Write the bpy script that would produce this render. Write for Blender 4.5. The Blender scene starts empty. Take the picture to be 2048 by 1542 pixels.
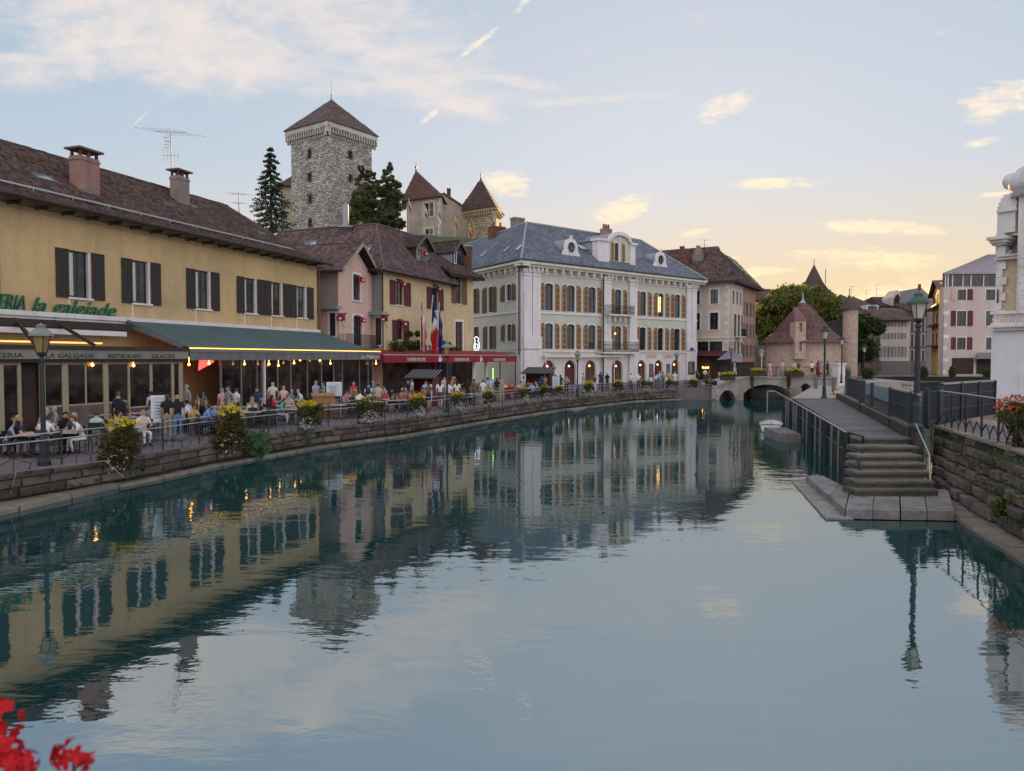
import bpy, math, random
import numpy as np
from mathutils import Vector, Matrix
random.seed(7); RNG = np.random.default_rng(7)
S = bpy.context.scene
COL = S.collection
R = math.radians
# ------------------------------------------------------------------ camera
F = 1490.0; YH = 717.0; CAMZ = 4.1
PIT = math.atan((771 - YH) / F)
cam = bpy.data.objects.new('camera', bpy.data.cameras.new('camera')); COL.objects.link(cam)
cam.data.sensor_width = 36; cam.data.lens = F / 2048 * 36; cam.data.clip_end = 6000; cam.data.clip_start = 0.05
cam.location = (0, 0, CAMZ); cam.rotation_euler = (R(90) - PIT, 0, 0)
cam.data.dof.use_dof = True; cam.data.dof.focus_distance = 60; cam.data.dof.aperture_fstop = 4.5
S.camera = cam
# ------------------------------------------------------------------ sky and sun
SUN_AZ = R(13.0); SUN_EL = R(7.0)          # azimuth to the right of the view direction
S.view_settings.view_transform = 'Standard'; S.view_settings.look = 'None'
S.view_settings.gamma = 1; S.view_settings.use_curve_mapping = False
S.view_settings.exposure = 1.3
W = bpy.data.worlds.new('World'); S.world = W; W.use_nodes = True
nt = W.node_tree; N = nt.nodes; L = nt.links; N.clear()
def wn(t, **k):
    n = N.new(t)
    for a, b in k.items(): setattr(n, a, b)
    return n
def wm(op, a, b=None, c=None, clamp=False):
    n = N.new('ShaderNodeMath'); n.operation = op; n.use_clamp = clamp
    for i, v in enumerate((a, b, c)):
        if v is None: continue
        if isinstance(v, (int, float)): n.inputs[i].default_value = v
        else: L.new(v, n.inputs[i])
    return n.outputs[0]
def wmap(v, a, b, c=0.0, d=1.0):
    n = N.new('ShaderNodeMapRange'); n.interpolation_type = 'SMOOTHSTEP'; L.new(v, n.inputs[0])
    for i, x in enumerate((a, b, c, d)): n.inputs[i + 1].default_value = x
    return n.outputs[0]
def wmix(f, a, b, bt='MIX'):
    n = N.new('ShaderNodeMix'); n.data_type = 'RGBA'; n.blend_type = bt
    if isinstance(f, (int, float)): n.inputs[0].default_value = f
    else: L.new(f, n.inputs[0])
    for i, v in ((6, a), (7, b)):
        if isinstance(v, tuple): n.inputs[i].default_value = v + (1,)
        else: L.new(v, n.inputs[i])
    return n.outputs[2]
sky = wn('ShaderNodeTexSky', sky_type='NISHITA'); sky.sun_disc = False
sky.sun_elevation = SUN_EL; sky.sun_rotation = SUN_AZ; sky.altitude = 450; sky.air_density = 1.0; sky.dust_density = 0.7; sky.ozone_density = 2.0
tc = wn('ShaderNodeTexCoord'); sep = wn('ShaderNodeSeparateXYZ'); L.new(tc.outputs['Generated'], sep.inputs[0])
dx, dy, dz = sep.outputs
ys = wm('MAXIMUM', dy, 0.05)
tx = wm('DIVIDE', dx, ys); tz = wm('DIVIDE', dz, ys)
front = wmap(dy, 0.1, 0.3)
comb = wn('ShaderNodeCombineXYZ'); L.new(tx, comb.inputs[0]); L.new(tz, comb.inputs[1])
def wnoise(vec, sc, rot, scale, det=6, rough=0.6, dist=0.0, loc=(0, 0, 0)):
    mp = wn('ShaderNodeMapping'); L.new(vec, mp.inputs[0]); mp.inputs['Scale'].default_value = sc; mp.inputs['Rotation'].default_value = (0, 0, rot); mp.inputs['Location'].default_value = loc
    n = wn('ShaderNodeTexNoise'); L.new(mp.outputs[0], n.inputs['Vector']); n.inputs['Scale'].default_value = scale
    n.inputs['Detail'].default_value = det; n.inputs['Roughness'].default_value = rough; n.inputs['Distortion'].default_value = dist
    return n.outputs[0]
cir = wnoise(comb.outputs[0], (1.0, 2.2, 1), R(-12), 3.2, 9, 0.62, 1.6)           # wispy cirrus
cir2 = wnoise(comb.outputs[0], (1.6, 3.6, 1), R(25), 9.0, 7, 0.62, 0.9, (3, 1, 0))
strk = wnoise(comb.outputs[0], (1.0, 3.4, 1), R(-20), 17.0, 6, 0.62, 0.7, (1, 5, 0))  # streaky cumulus
fine = wnoise(comb.outputs[0], (1.0, 2.6, 1), R(-14), 42.0, 5, 0.6, 0.4, (7, 2, 0))
def blob(px, py, hx, hy, rot=0.0, soft=0.55):
    """elliptical cloud footprint given by its place in the sky"""
    cx, cz = (px - 1024) / F, (YH - py) / F
    u = wm('SUBTRACT', tx, cx); v = wm('SUBTRACT', tz, cz)
    c, s = math.cos(R(rot)), math.sin(R(rot))
    a = wm('ADD', wm('MULTIPLY', u, c * F / hx), wm('MULTIPLY', v, s * F / hx))
    b = wm('ADD', wm('MULTIPLY', u, -s * F / hy), wm('MULTIPLY', v, c * F / hy))
    d = wm('SQRT', wm('ADD', wm('MULTIPLY', a, a), wm('MULTIPLY', b, b)))
    return wmap(d, 1.15, soft * 0.5)
def addc(lst):
    o = lst[0]
    for x in lst[1:]: o = wm('MAXIMUM', o, x)
    return o
big = addc([blob(470, 60, 620, 165, -4, 0.9), blob(760, 150, 330, 85, -8, 0.8), blob(200, 120, 300, 70, 6, 0.7), blob(1040, 172, 110, 20, -8), blob(20, 128, 110, 26, 8), blob(930, 215, 120, 30, -18), blob(1200, 205, 200, 16, 4, 0.3)])
d_big = wm('MULTIPLY', wmap(wm('ADD', wm('MULTIPLY', big, 1.35), wm('ADD', wm('MULTIPLY', cir, 3.0), wm('MULTIPLY', cir2, 2.0))), 2.75, 4.5), 0.92)
small = addc([blob(1445, 215, 88, 34, 24), blob(1990, 208, 130, 52, 18), blob(1545, 371, 112, 18, 1), blob(1245, 420, 88, 36, 18), blob(1015, 371, 80, 38, -2),
              blob(1760, 456, 180, 21, -3), blob(1385, 467, 52, 11, 10), blob(1500, 546, 110, 15, 4), blob(1740, 520, 240, 28, -4), blob(1850, 575, 330, 34, 6, 0.4),
              blob(1047, 17, 34, 11, 52), blob(860, 240, 40, 10, 40), blob(1985, 392, 60, 9, 6), blob(1950, 290, 60, 14, 12), blob(960, 95, 90, 9, 38, 0.3), blob(1440, 520, 60, 8, 3), blob(1640, 596, 260, 14, 2, 0.3)])
d_small = wmap(wm('ADD', wm('MULTIPLY', small, 1.3), wm('ADD', wm('MULTIPLY', strk, 2.8), wm('MULTIPLY', fine, 1.7))), 2.7, 4.15)
trail = wm('MULTIPLY', blob(290, 243, 30, 2.2, 42, 0.4), 0.5)
# thin high clouds added over the unseen dome, brightened to lift ambient light
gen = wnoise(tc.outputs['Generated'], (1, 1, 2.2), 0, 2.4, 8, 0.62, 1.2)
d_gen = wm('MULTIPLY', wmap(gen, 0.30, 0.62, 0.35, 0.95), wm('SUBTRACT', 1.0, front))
# colours: sky tint + low warm band near the sun, cloud cream lit by the sun
sdir = (math.sin(SUN_AZ), math.cos(SUN_AZ))
cosaz = wm('ADD', wm('MULTIPLY', dx, sdir[0]), wm('MULTIPLY', dy, sdir[1]))
def vop(op, a, b):
    n = N.new('ShaderNodeVectorMath'); n.operation = op
    for i, v in enumerate((a, b)):
        if isinstance(v, tuple): n.inputs[i].default_value = v
        else: L.new(v, n.inputs[i])
    return n.outputs[0]
# thin high haze evens out the sky: a soft shoulder on its radiance
skyc = vop('DIVIDE', vop('MULTIPLY', sky.outputs[0], (3.6, 3.75, 4.1)), vop('ADD', vop('MULTIPLY', sky.outputs[0], (1.12, 1.12, 1.12)), (1.0, 1.0, 1.0)))
nearsun = wmap(cosaz, 0.55, 1.0)
low = wmap(dz, 0.42, 0.02)
ccol = wmix(wm('MULTIPLY', nearsun, low), (4.2, 3.65, 3.2), (5.3, 4.0, 2.3))
skyc = wmix(wm('MULTIPLY', wm('MULTIPLY', wmap(cosaz, 0.5, 0.99), wmap(dz, 0.26, 0.04)), 0.9), skyc, (4.1, 3.0, 1.6))
skyc = wmix(wm('MULTIPLY', front, d_big), skyc, wmix(0.92, skyc, (3.75, 3.3, 3.05)))
skyc = wmix(wm('MULTIPLY', front, wm('MAXIMUM', d_small, trail)), skyc, ccol)
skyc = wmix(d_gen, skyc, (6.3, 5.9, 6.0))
skyc = wmix(wm('MULTIPLY', wm('MULTIPLY', wmap(cosaz, 0.45, 0.98), wmap(dz, 0.20, 0.02)), 0.7), skyc, (4.9, 3.75, 2.2)) if False else skyc
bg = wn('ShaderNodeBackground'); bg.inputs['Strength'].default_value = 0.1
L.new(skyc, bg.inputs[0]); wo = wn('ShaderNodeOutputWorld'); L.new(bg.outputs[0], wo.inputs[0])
sd = bpy.data.lights.new('sun', 'SUN'); sd.energy = 4.5; sd.angle = R(0.6); sd.color = (1.0, 0.58, 0.22)
sun = bpy.data.objects.new('sun', sd); COL.objects.link(sun)
sv = Vector((math.sin(SUN_AZ) * math.cos(SUN_EL), math.cos(SUN_AZ) * math.cos(SUN_EL), math.sin(SUN_EL)))
sun.rotation_euler = sv.to_track_quat('Z', 'Y').to_euler(); sun.location = sv * 300
# ------------------------------------------------------------------ measuring helpers
_c, _s = math.cos(PIT), math.sin(PIT)
def ray(px, py):
    xr = (px - 1024) / F; yr = (771 - py) / F
    d = Vector((xr, _c + yr * _s, -_s + yr * _c)); return d / d.y
def PY(px, py, Y): d = ray(px, py); return Vector((d.x * Y, Y, CAMZ + d.z * Y))
def PZ(px, py, z): d = ray(px, py); return PY(px, py, (z - CAMZ) / d.z)
def xp(px, Y): return (px - 1024) / F * Y
# ------------------------------------------------------------------ materials
MATS = {}
def _new(name):
    m = bpy.data.materials.new(name); m.use_nodes = True; MATS[name] = m
    t = m.node_tree; b = t.nodes['Principled BSDF']; return m, t, b
def _n(t, ty, **k):
    n = t.nodes.new(ty)
    for a, b in k.items(): setattr(n, a, b)
    return n
def _coord(t, space='Object'):
    c = _n(t, 'ShaderNodeTexCoord'); return c.outputs[space]
def _noise(t, vec, scale, det=5, rough=0.6, sc=None):
    if sc:
        mp = _n(t, 'ShaderNodeMapping'); t.links.new(vec, mp.inputs[0]); mp.inputs['Scale'].default_value = sc; vec = mp.outputs[0]
    n = _n(t, 'ShaderNodeTexNoise'); t.links.new(vec, n.inputs['Vector']); n.inputs['Scale'].default_value = scale; n.inputs['Detail'].default_value = det; n.inputs['Roughness'].default_value = rough
    return n.outputs[0]
def _map(t, v, a, b, c=0.0, d=1.0):
    n = _n(t, 'ShaderNodeMapRange'); t.links.new(v, n.inputs[0])
    for i, x in enumerate((a, b, c, d)): n.inputs[i + 1].default_value = x
    return n.outputs[0]
def _mix(t, f, a, b, bt='MIX'):
    n = _n(t, 'ShaderNodeMix', data_type='RGBA', blend_type=bt)
    if isinstance(f, (int, float)): n.inputs[0].default_value = f
    else: t.links.new(f, n.inputs[0])
    for i, v in ((6, a), (7, b)):
        if isinstance(v, (tuple, list)): n.inputs[i].default_value = tuple(v[:3]) + (1,)
        else: t.links.new(v, n.inputs[i])
    return n.outputs[2]
def mat(name, col, rough=0.8, var=0.15, scale=1.5, col2=None, fine=0.1, fscale=25, bump=0.0, bscale=30, metal=0.0, streak=0.0, island=0.0, spec=0.3, emit=None, estr=1.0, objrand=0.0, stretch=None):
    if name in MATS: return MATS[name]
    m, t, b = _new(name)
    co = _coord(t)
    c2 = col2 or tuple(x * (1 - var * 2) for x in col)
    n1 = _noise(t, co, scale, 6, 0.62, stretch)
    c = _mix(t, _map(t, n1, 0.35, 0.7), col, c2)
    if fine:
        n2 = _noise(t, co, fscale, 3, 0.7)
        c = _mix(t, fine, c, _mix(t, _map(t, n2, 0.3, 0.7), tuple(x * 0.3 for x in col), tuple(min(1, x * 1.7) for x in col)))
    if streak:
        n3 = _noise(t, co, 1.0, 5, 0.65, (2.2, 2.2, 0.22))
        c = _mix(t, _map(t, n3, 0.48, 0.75, 0, streak), c, tuple(x * 0.35 for x in col))
    if island:
        g = _n(t, 'ShaderNodeNewGeometry')
        c = _mix(t, 1.0, c, _mix(t, g.outputs['Random Per Island'], (1 - island,) * 3, (1 + island,) * 3), 'MULTIPLY')
    if objrand:
        oi = _n(t, 'ShaderNodeObjectInfo')
        c = _mix(t, 1.0, c, _mix(t, oi.outputs['Random'], (1 - objrand,) * 3, (1 + objrand, 1 + objrand * .9, 1 + objrand * .8)), 'MULTIPLY')
    t.links.new(c, b.inputs['Base Color'])
    b.inputs['Roughness'].default_value = rough; b.inputs['Metallic'].default_value = metal; b.inputs['Specular IOR Level'].default_value = spec
    if bump:
        bp = _n(t, 'ShaderNodeBump'); bp.inputs['Strength'].default_value = bump; bp.inputs['Distance'].default_value = 0.03
        t.links.new(_noise(t, co, bscale, 4, 0.6), bp.inputs['Height']); t.links.new(bp.outputs[0], b.inputs['Normal'])
    if emit:
        b.inputs['Emission Color'].default_value = emit + (1,); b.inputs['Emission Strength'].default_value = estr
    return m
def leafmat(name, col, col2, trans=0.35, island=0.45):
    if name in MATS: return MATS[name]
    m, t, b = _new(name)
    g = _n(t, 'ShaderNodeNewGeometry')
    c = _mix(t, g.outputs['Random Per Island'], col, col2)
    c = _mix(t, _map(t, _noise(t, _coord(t), 0.8, 3), 0.35, 0.65, 0, 0.6), c, tuple(x * 0.55 for x in col2))
    t.links.new(c, b.inputs['Base Color']); b.inputs['Roughness'].default_value = 0.7; b.inputs['Specular IOR Level'].default_value = 0.2
    tr = _n(t, 'ShaderNodeBsdfTranslucent'); t.links.new(c, tr.inputs[0])
    mx = _n(t, 'ShaderNodeMixShader'); mx.inputs[0].default_value = trans
    t.links.new(b.outputs[0], mx.inputs[1]); t.links.new(tr.outputs[0], mx.inputs[2]); t.links.new(mx.outputs[0], t.nodes['Material Output'].inputs[0])
    return m
def glassmat(name, col, rough=0.06, ior=1.5, var=0.5):
    if name in MATS: return MATS[name]
    m, t, b = _new(name)
    oi = _n(t, 'ShaderNodeObjectInfo')
    n = _noise(t, _coord(t), 1.1, 4, 0.6)
    c = _mix(t, _map(t, n, 0.4, 0.65), tuple(x * 0.4 for x in col), tuple(x * 1.8 for x in col))
    c = _mix(t, 1.0, c, _mix(t, oi.outputs['Random'], (0.5,) * 3, (1.6,) * 3), 'MULTIPLY')
    t.links.new(c, b.inputs['Base Color']); b.inputs['Roughness'].default_value = rough; b.inputs['IOR'].default_value = ior
    bp = _n(t, 'ShaderNodeBump'); bp.inputs['Strength'].default_value = 0.08; bp.inputs['Distance'].default_value = 0.02
    t.links.new(_noise(t, _coord(t), 1.6, 2), bp.inputs['Height']); t.links.new(bp.outputs[0], b.inputs['Normal'])
    return m
def emat(name, col, s):
    if name in MATS: return MATS[name]
    m, t, b = _new(name); b.inputs['Base Color'].default_value = col + (1,); b.inputs['Emission Color'].default_value = col + (1,); b.inputs['Emission Strength'].default_value = s
    return m
def water():
    m, t, b = _new('canal_water')
    co = _coord(t)
    n1 = _noise(t, co, 0.55, 4, 0.55, (1.0, 1.9, 1)); n2 = _noise(t, co, 2.6, 3, 0.5, (0.8, 1.6, 1)); n3 = _noise(t, co, 0.13, 3, 0.5)
    add = _n(t, 'ShaderNodeMath', operation='MULTIPLY_ADD'); t.links.new(n2, add.inputs[0]); add.inputs[1].default_value = 0.16; t.links.new(n1, add.inputs[2])
    bp = _n(t, 'ShaderNodeBump'); bp.inputs['Strength'].default_value = 1.0
    t.links.new(_map(t, n3, 0.35, 0.7, 0.004, 0.017), bp.inputs['Distance']); t.links.new(add.outputs[0], bp.inputs['Height'])
    c = _mix(t, _map(t, _noise(t, co, 0.09, 4), 0.35, 0.65), (0.004, 0.034, 0.036), (0.008, 0.050, 0.052))
    df = _n(t, 'ShaderNodeBsdfDiffuse'); t.links.new(c, df.inputs[0])
    gl = _n(t, 'ShaderNodeBsdfGlossy'); gl.inputs['Roughness'].default_value = 0.015; gl.inputs[0].default_value = (0.90, 0.96, 0.99, 1); t.links.new(bp.outputs[0], gl.inputs['Normal'])
    fr = _n(t, 'ShaderNodeFresnel'); fr.inputs['IOR'].default_value = 5.2; t.links.new(bp.outputs[0], fr.inputs['Normal'])
    mx = _n(t, 'ShaderNodeMixShader'); t.links.new(fr.outputs[0], mx.inputs[0]); t.links.new(df.outputs[0], mx.inputs[1]); t.links.new(gl.outputs[0], mx.inputs[2])
    t.links.new(mx.outputs[0], t.nodes['Material Output'].inputs[0]); t.nodes.remove(b)
    return m
# ------------------------------------------------------------------ mesh builder
class Fr:
    """frame of a vertical face: a along it, d outward, z up"""
    def __init__(s, p0, p1, flip=None):
        s.p = Vector((p0[0], p0[1])); q = Vector((p1[0], p1[1])); s.L = (q - s.p).length; s.u = (q - s.p) / s.L
        n = Vector((s.u.y, -s.u.x))
        if flip is None:
            if n.dot(-s.p) < 0: n = -n
        elif flip: n = -n
        s.n = n
    def pt(s, a, d, z): q = s.p + s.u * a + s.n * d; return (q.x, q.y, z)
    def hit(s, px, py, d=0.0):
        r = ray(px, py); o = s.p + s.n * d
        Y = o.dot(s.n) / (r.x * s.n.x + s.n.y); w = Vector((r.x * Y, Y))
        return (w - s.p).dot(s.u), CAMZ + r.z * Y
    def at(s, px, d=0.0): return s.hit(px, 717, d)[0]
    def off(s, d): f = Fr((0, 0), (1, 0)); f.p = s.p + s.n * d; f.u = s.u; f.n = s.n; f.L = s.L; return f
AX = Fr((0, 0), (1, 0)); AX.n = Vector((0, 1))
class MB:
    def __init__(s): s.v = []; s.f = []; s.m = []
    def add(s, vs, fs, mi=0):
        o = len(s.v); s.v += [tuple(v) for v in vs]; s.f += [tuple(i + o for i in f) for f in fs]; s.m += [mi] * len(fs)
    def poly(s, vs, mi=0): s.add(vs, [tuple(range(len(vs)))], mi)
    def box(s, fr, a0, a1, d0, d1, z0, z1, mi=0):
        p = [fr.pt(a, d, z) for z in (z0, z1) for d in (d0, d1) for a in (a0, a1)]
        s.add(p, [(0, 1, 3, 2), (4, 6, 7, 5), (0, 4, 5, 1), (2, 3, 7, 6), (0, 2, 6, 4), (1, 5, 7, 3)], mi)
    def abox(s, x0, x1, y0, y1, z0, z1, mi=0): s.box(AX, x0, x1, y0, y1, z0, z1, mi)
    def prism(s, fr, pts, d0, d1, mi=0):
        n = len(pts); v = [fr.pt(a, d0, z) for a, z in pts] + [fr.pt(a, d1, z) for a, z in pts]
        s.add(v, [tuple(range(n)), tuple(range(2 * n - 1, n - 1, -1))] + [(i, i + n, (i + 1) % n + n, (i + 1) % n) for i in range(n)], mi)
    def hprism(s, pts, z0, z1, mi=0):
        n = len(pts); v = [(p[0], p[1], z0) for p in pts] + [(p[0], p[1], z1) for p in pts]
        s.add(v, [tuple(range(n - 1, -1, -1)), tuple(range(n, 2 * n))] + [(i, (i + 1) % n, (i + 1) % n + n, i + n) for i in range(n)], mi)
    def tube(s, p, q, r0, r1=None, n=6, mi=0, cap=True):
        p = Vector(p); q = Vector(q); r1 = r0 if r1 is None else r1
        w = (q - p).normalized(); u = w.orthogonal().normalized(); v = w.cross(u); vs = []
        for c, r in ((p, r0), (q, r1)):
            for i in range(n):
                a = 2 * math.pi * i / n; vs.append(c + (u * math.cos(a) + v * math.sin(a)) * r)
        fs = [(i, (i + 1) % n, (i + 1) % n + n, i + n) for i in range(n)]
        if cap: fs += [tuple(range(n - 1, -1, -1)), tuple(range(n, 2 * n))]
        s.add(vs, fs, mi)
    def path(s, pts, r, n=5, mi=0):
        for a, b in zip(pts, pts[1:]): s.tube(a, b, r, r, n, mi)
    def lathe(s, c, prof, n=12, mi=0, squash=1.0):
        vs = []; fs = []
        for r, z in prof:
            for i in range(n):
                a = 2 * math.pi * (i + .5) / n; vs.append((c[0] + r * math.cos(a), c[1] + r * math.sin(a) * squash, c[2] + z))
        for k in range(len(prof) - 1):
            for i in range(n): fs.append((k * n + i, k * n + (i + 1) % n, (k + 1) * n + (i + 1) % n, (k + 1) * n + i))
        fs += [tuple(range(n - 1, -1, -1)), tuple(range((len(prof) - 1) * n, len(prof) * n))]
        s.add(vs, fs, mi)
    def mesh(s, name, mats, loc=(0, 0, 0), smooth=False):
        me = bpy.data.meshes.new(name)
        v = [(a - loc[0], b - loc[1], c - loc[2]) for a, b, c in s.v]
        me.from_pydata(v, [], s.f)
        if not isinstance(mats, (list, tuple)): mats = [mats]
        for m in mats: me.materials.append(m)
        if len(mats) > 1: me.polygons.foreach_set('material_index', s.m)
        if smooth: me.polygons.foreach_set('use_smooth', [True] * len(me.polygons))
        me.update(); return me
def thing(name, label, cat, loc=(0, 0, 0), rz=0.0, group=None, kind=None):
    o = bpy.data.objects.new(name, None); COL.objects.link(o); o.location = loc; o.rotation_euler = (0, 0, rz); o.empty_display_size = 0.3
    o['label'] = label; o['category'] = cat
    if group: o['group'] = group
    if kind: o['kind'] = kind
    return o
def part(name, mb, mats, root=None, smooth=False, label=None, kind=None):
    """mesh vertices are in world coordinates unless the root stands at the origin"""
    loc = (0, 0, 0); p = root
    while p is not None: loc = tuple(a + b for a, b in zip(loc, p.location)); p = p.parent
    me = mb if isinstance(mb, bpy.types.Mesh) else mb.mesh(name, mats, loc, smooth)
    o = bpy.data.objects.new(name, me); COL.objects.link(o)
    if root is not None: o.parent = root
    if label: o['label'] = label
    if kind: o['kind'] = kind
    return o
def struct(name, mb, mats, smooth=False, kind='structure', label=None, cat=None):
    o = part(name, mb, mats, None, smooth); o['kind'] = kind
    if label: o['label'] = label
    if cat: o['category'] = cat
    return o
def solo(name, mb, mats, label, cat, group=None, smooth=False, kind=None):
    o = part(name, mb, mats, None, smooth); o['label'] = label; o['category'] = cat
    if group: o['group'] = group
    if kind: o['kind'] = kind
    return o
def dup(root, loc, rz=0.0, label=None, scale=None, group=None):
    def rec(o, par):
        c = o.copy(); COL.objects.link(c); c.parent = par
        for ch in CH.get(o.name, []): rec(ch, c)
        return c
    r = rec(root, None); r.location = loc; r.rotation_euler = (0, 0, rz)
    if scale: r.scale = (scale,) * 3 if isinstance(scale, (int, float)) else scale
    if label: r['label'] = label
    if group: r['group'] = group
    return r
CH = {}
def remember(root):
    """note the children of a prototype once, so copying does not walk the whole scene"""
    def rec(o):
        k = list(o.children); CH[o.name] = k
        for c in k: rec(c)
    rec(root)
def text_mesh(txt, size, ext=0.01, shear=0.0, align='LEFT', spacing=1.0, xs=1.0):
    cu = bpy.data.curves.new('lettering', 'FONT'); cu.body = txt; cu.size = size; cu.extrude = ext; cu.shear = shear; cu.align_x = align; cu.space_character = spacing; cu.resolution_u = 3
    o = bpy.data.objects.new('lettering_tmp', cu); COL.objects.link(o); dg = bpy.context.evaluated_depsgraph_get()
    me = bpy.data.meshes.new_from_object(o.evaluated_get(dg)); bpy.data.objects.remove(o)
    if xs != 1.0:
        for v in me.vertices: v.co.x *= xs
    return me
def text(txt, fr, a, z, d, size, m, root, ext=0.012, shear=0.0, width=None, align='LEFT', name='lettering', spacing=1.0):
    me = text_mesh(txt, size, ext, shear, 'LEFT', spacing)
    xs = [v.co.x for v in me.vertices]; w = max(xs) - min(xs); k = (width / w) if width else 1.0
    sg = 1.0
    if fr.u.x * fr.n.y - fr.u.y * fr.n.x > 0: sg = -1.0     # keep letters readable from the outside
    x0 = min(xs)
    loc = Vector((0, 0, 0)); p = root
    while p is not None: loc += Vector(p.location); p = p.parent
    for v in me.vertices:
        aa = (v.co.x - x0) * k
        if align == 'CENTER': aa -= w * k / 2
        q = fr.pt(a + sg * aa, d + v.co.z, z + v.co.y); v.co = Vector(q) - loc
    me.materials.clear(); me.materials.append(m)
    if sg < 0: me.flip_normals()
    return part(name, me, None, root)
# ------------------------------------------------------------------ roofs and tiles
def fast_mesh(name, verts, faces4, mats, loc=(0, 0, 0), mi=None):
    me = bpy.data.meshes.new(name); nv = len(verts); nf = len(faces4)
    me.vertices.add(nv); me.vertices.foreach_set('co', (verts - np.array(loc)).astype(np.float32).ravel())
    me.loops.add(nf * 4); me.loops.foreach_set('vertex_index', faces4.astype(np.int32).ravel())
    me.polygons.add(nf); me.polygons.foreach_set('loop_start', np.arange(nf, dtype=np.int32) * 4); me.polygons.foreach_set('loop_total', np.full(nf, 4, dtype=np.int32))
    for m in (mats if isinstance(mats, (list, tuple)) else [mats]): me.materials.append(m)
    if mi is not None: me.polygons.foreach_set('material_index', mi.astype(np.int32))
    me.update(calc_edges=True); return me
def inpoly(px, py, poly):
    ins = np.zeros(len(px), bool); n = len(poly); j = n - 1
    for i in range(n):
        xi, yi = poly[i]; xj, yj = poly[j]
        with np.errstate(divide='ignore', invalid='ignore'):
            c = ((yi > py) != (yj > py)) & (px < (xj - xi) * (py - yi) / (yj - yi + 1e-12) + xi)
        ins ^= c; j = i
    return ins
def tiles(polys, w, h, th, m, root, name='roof_tile', holes=()):
    """lay small overlapping tiles over planar roof polygons (first edge = eave); one part, real geometry"""
    V = []; Fc = []; off = 0
    loc = np.array([0.0, 0, 0]); p = root
    while p is not None: loc += np.array(p.location); p = p.parent
    for poly in polys:
        P = [Vector(q) for q in poly]; u = (P[1] - P[0]).normalized(); nrm = Vector((0, 0, 0))
        for i in range(1, len(P) - 1): nrm += (P[i] - P[0]).cross(P[i + 1] - P[0])
        nrm.normalize()
        if nrm.z < 0: nrm = -nrm
        u = Vector((u.x, u.y, u.z)); up = nrm.cross(u)
        if up.z < 0: up = -up
        q2 = [((q - P[0]).dot(u), (q - P[0]).dot(up)) for q in P]
        a0, a1 = min(q[0] for q in q2), max(q[0] for q in q2); b0, b1 = min(q[1] for q in q2), max(q[1] for q in q2)
        nb = int((b1 - b0) / h) + 2; na = int((a1 - a0) / w) + 2
        A, B = np.meshgrid(np.arange(na), np.arange(nb)); A = A.ravel(); B = B.ravel()
        ca = a0 + (A + 0.5 * (B % 2)) * w; cb = b0 + B * h
        k = inpoly(ca + w / 2 * 0, cb + h / 2, q2)
        for hp in holes:
            hq = [((Vector(q) - P[0]).dot(u), (Vector(q) - P[0]).dot(up)) for q in hp]; k &= ~inpoly(ca, cb + h / 2, hq)
        ca, cb = ca[k], cb[k]; n = len(ca)
        if not n: continue
        j1 = RNG.uniform(-.08, .08, n) * w; j2 = RNG.uniform(-.12, .12, n) * h; jt = RNG.uniform(.7, 1.5, n) * th; js = RNG.uniform(-.3, .3, n) * th
        ww = w * 0.47
        def P3(a, b, t): return np.outer(a, np.array(u)) + np.outer(b, np.array(up)) + np.outer(t, np.array(nrm)) + np.array(P[0])
        lo = cb + j2; hi = cb + h * 1.15
        vs = np.stack([P3(ca - ww + j1, lo, jt + js), P3(ca + ww + j1, lo, jt - js), P3(ca + ww + j1, hi, th * .25 + 0 * jt), P3(ca - ww + j1, hi, th * .25 + 0 * jt),
                       P3(ca - ww + j1, lo, -.5 * jt), P3(ca + ww + j1, lo, -.5 * jt)], 1).reshape(-1, 3)
        i0 = np.arange(n) * 6 + off
        f = np.stack([np.stack([i0, i0 + 1, i0 + 2, i0 + 3], 1), np.stack([i0 + 4, i0 + 5, i0 + 1, i0], 1)], 1).reshape(-1, 4)
        V.append(vs); Fc.append(f); off += n * 6
    if not V: return None
    me = fast_mesh(name, np.concatenate(V), np.concatenate(Fc), m, loc)
    return part(name, me, None, root, kind='stuff')
def roof_shell(mb, polys, th=0.12, mi=0):
    for poly in polys:
        n = len(poly); top = [(p[0], p[1], p[2] - 0.02) for p in poly]; bot = [(p[0], p[1], p[2] - th) for p in poly]
        mb.add(top + bot, [tuple(range(n)), tuple(range(2 * n - 1, n - 1, -1))] + [(i, i + n, (i + 1) % n + n, (i + 1) % n) for i in range(n)], mi)
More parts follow.
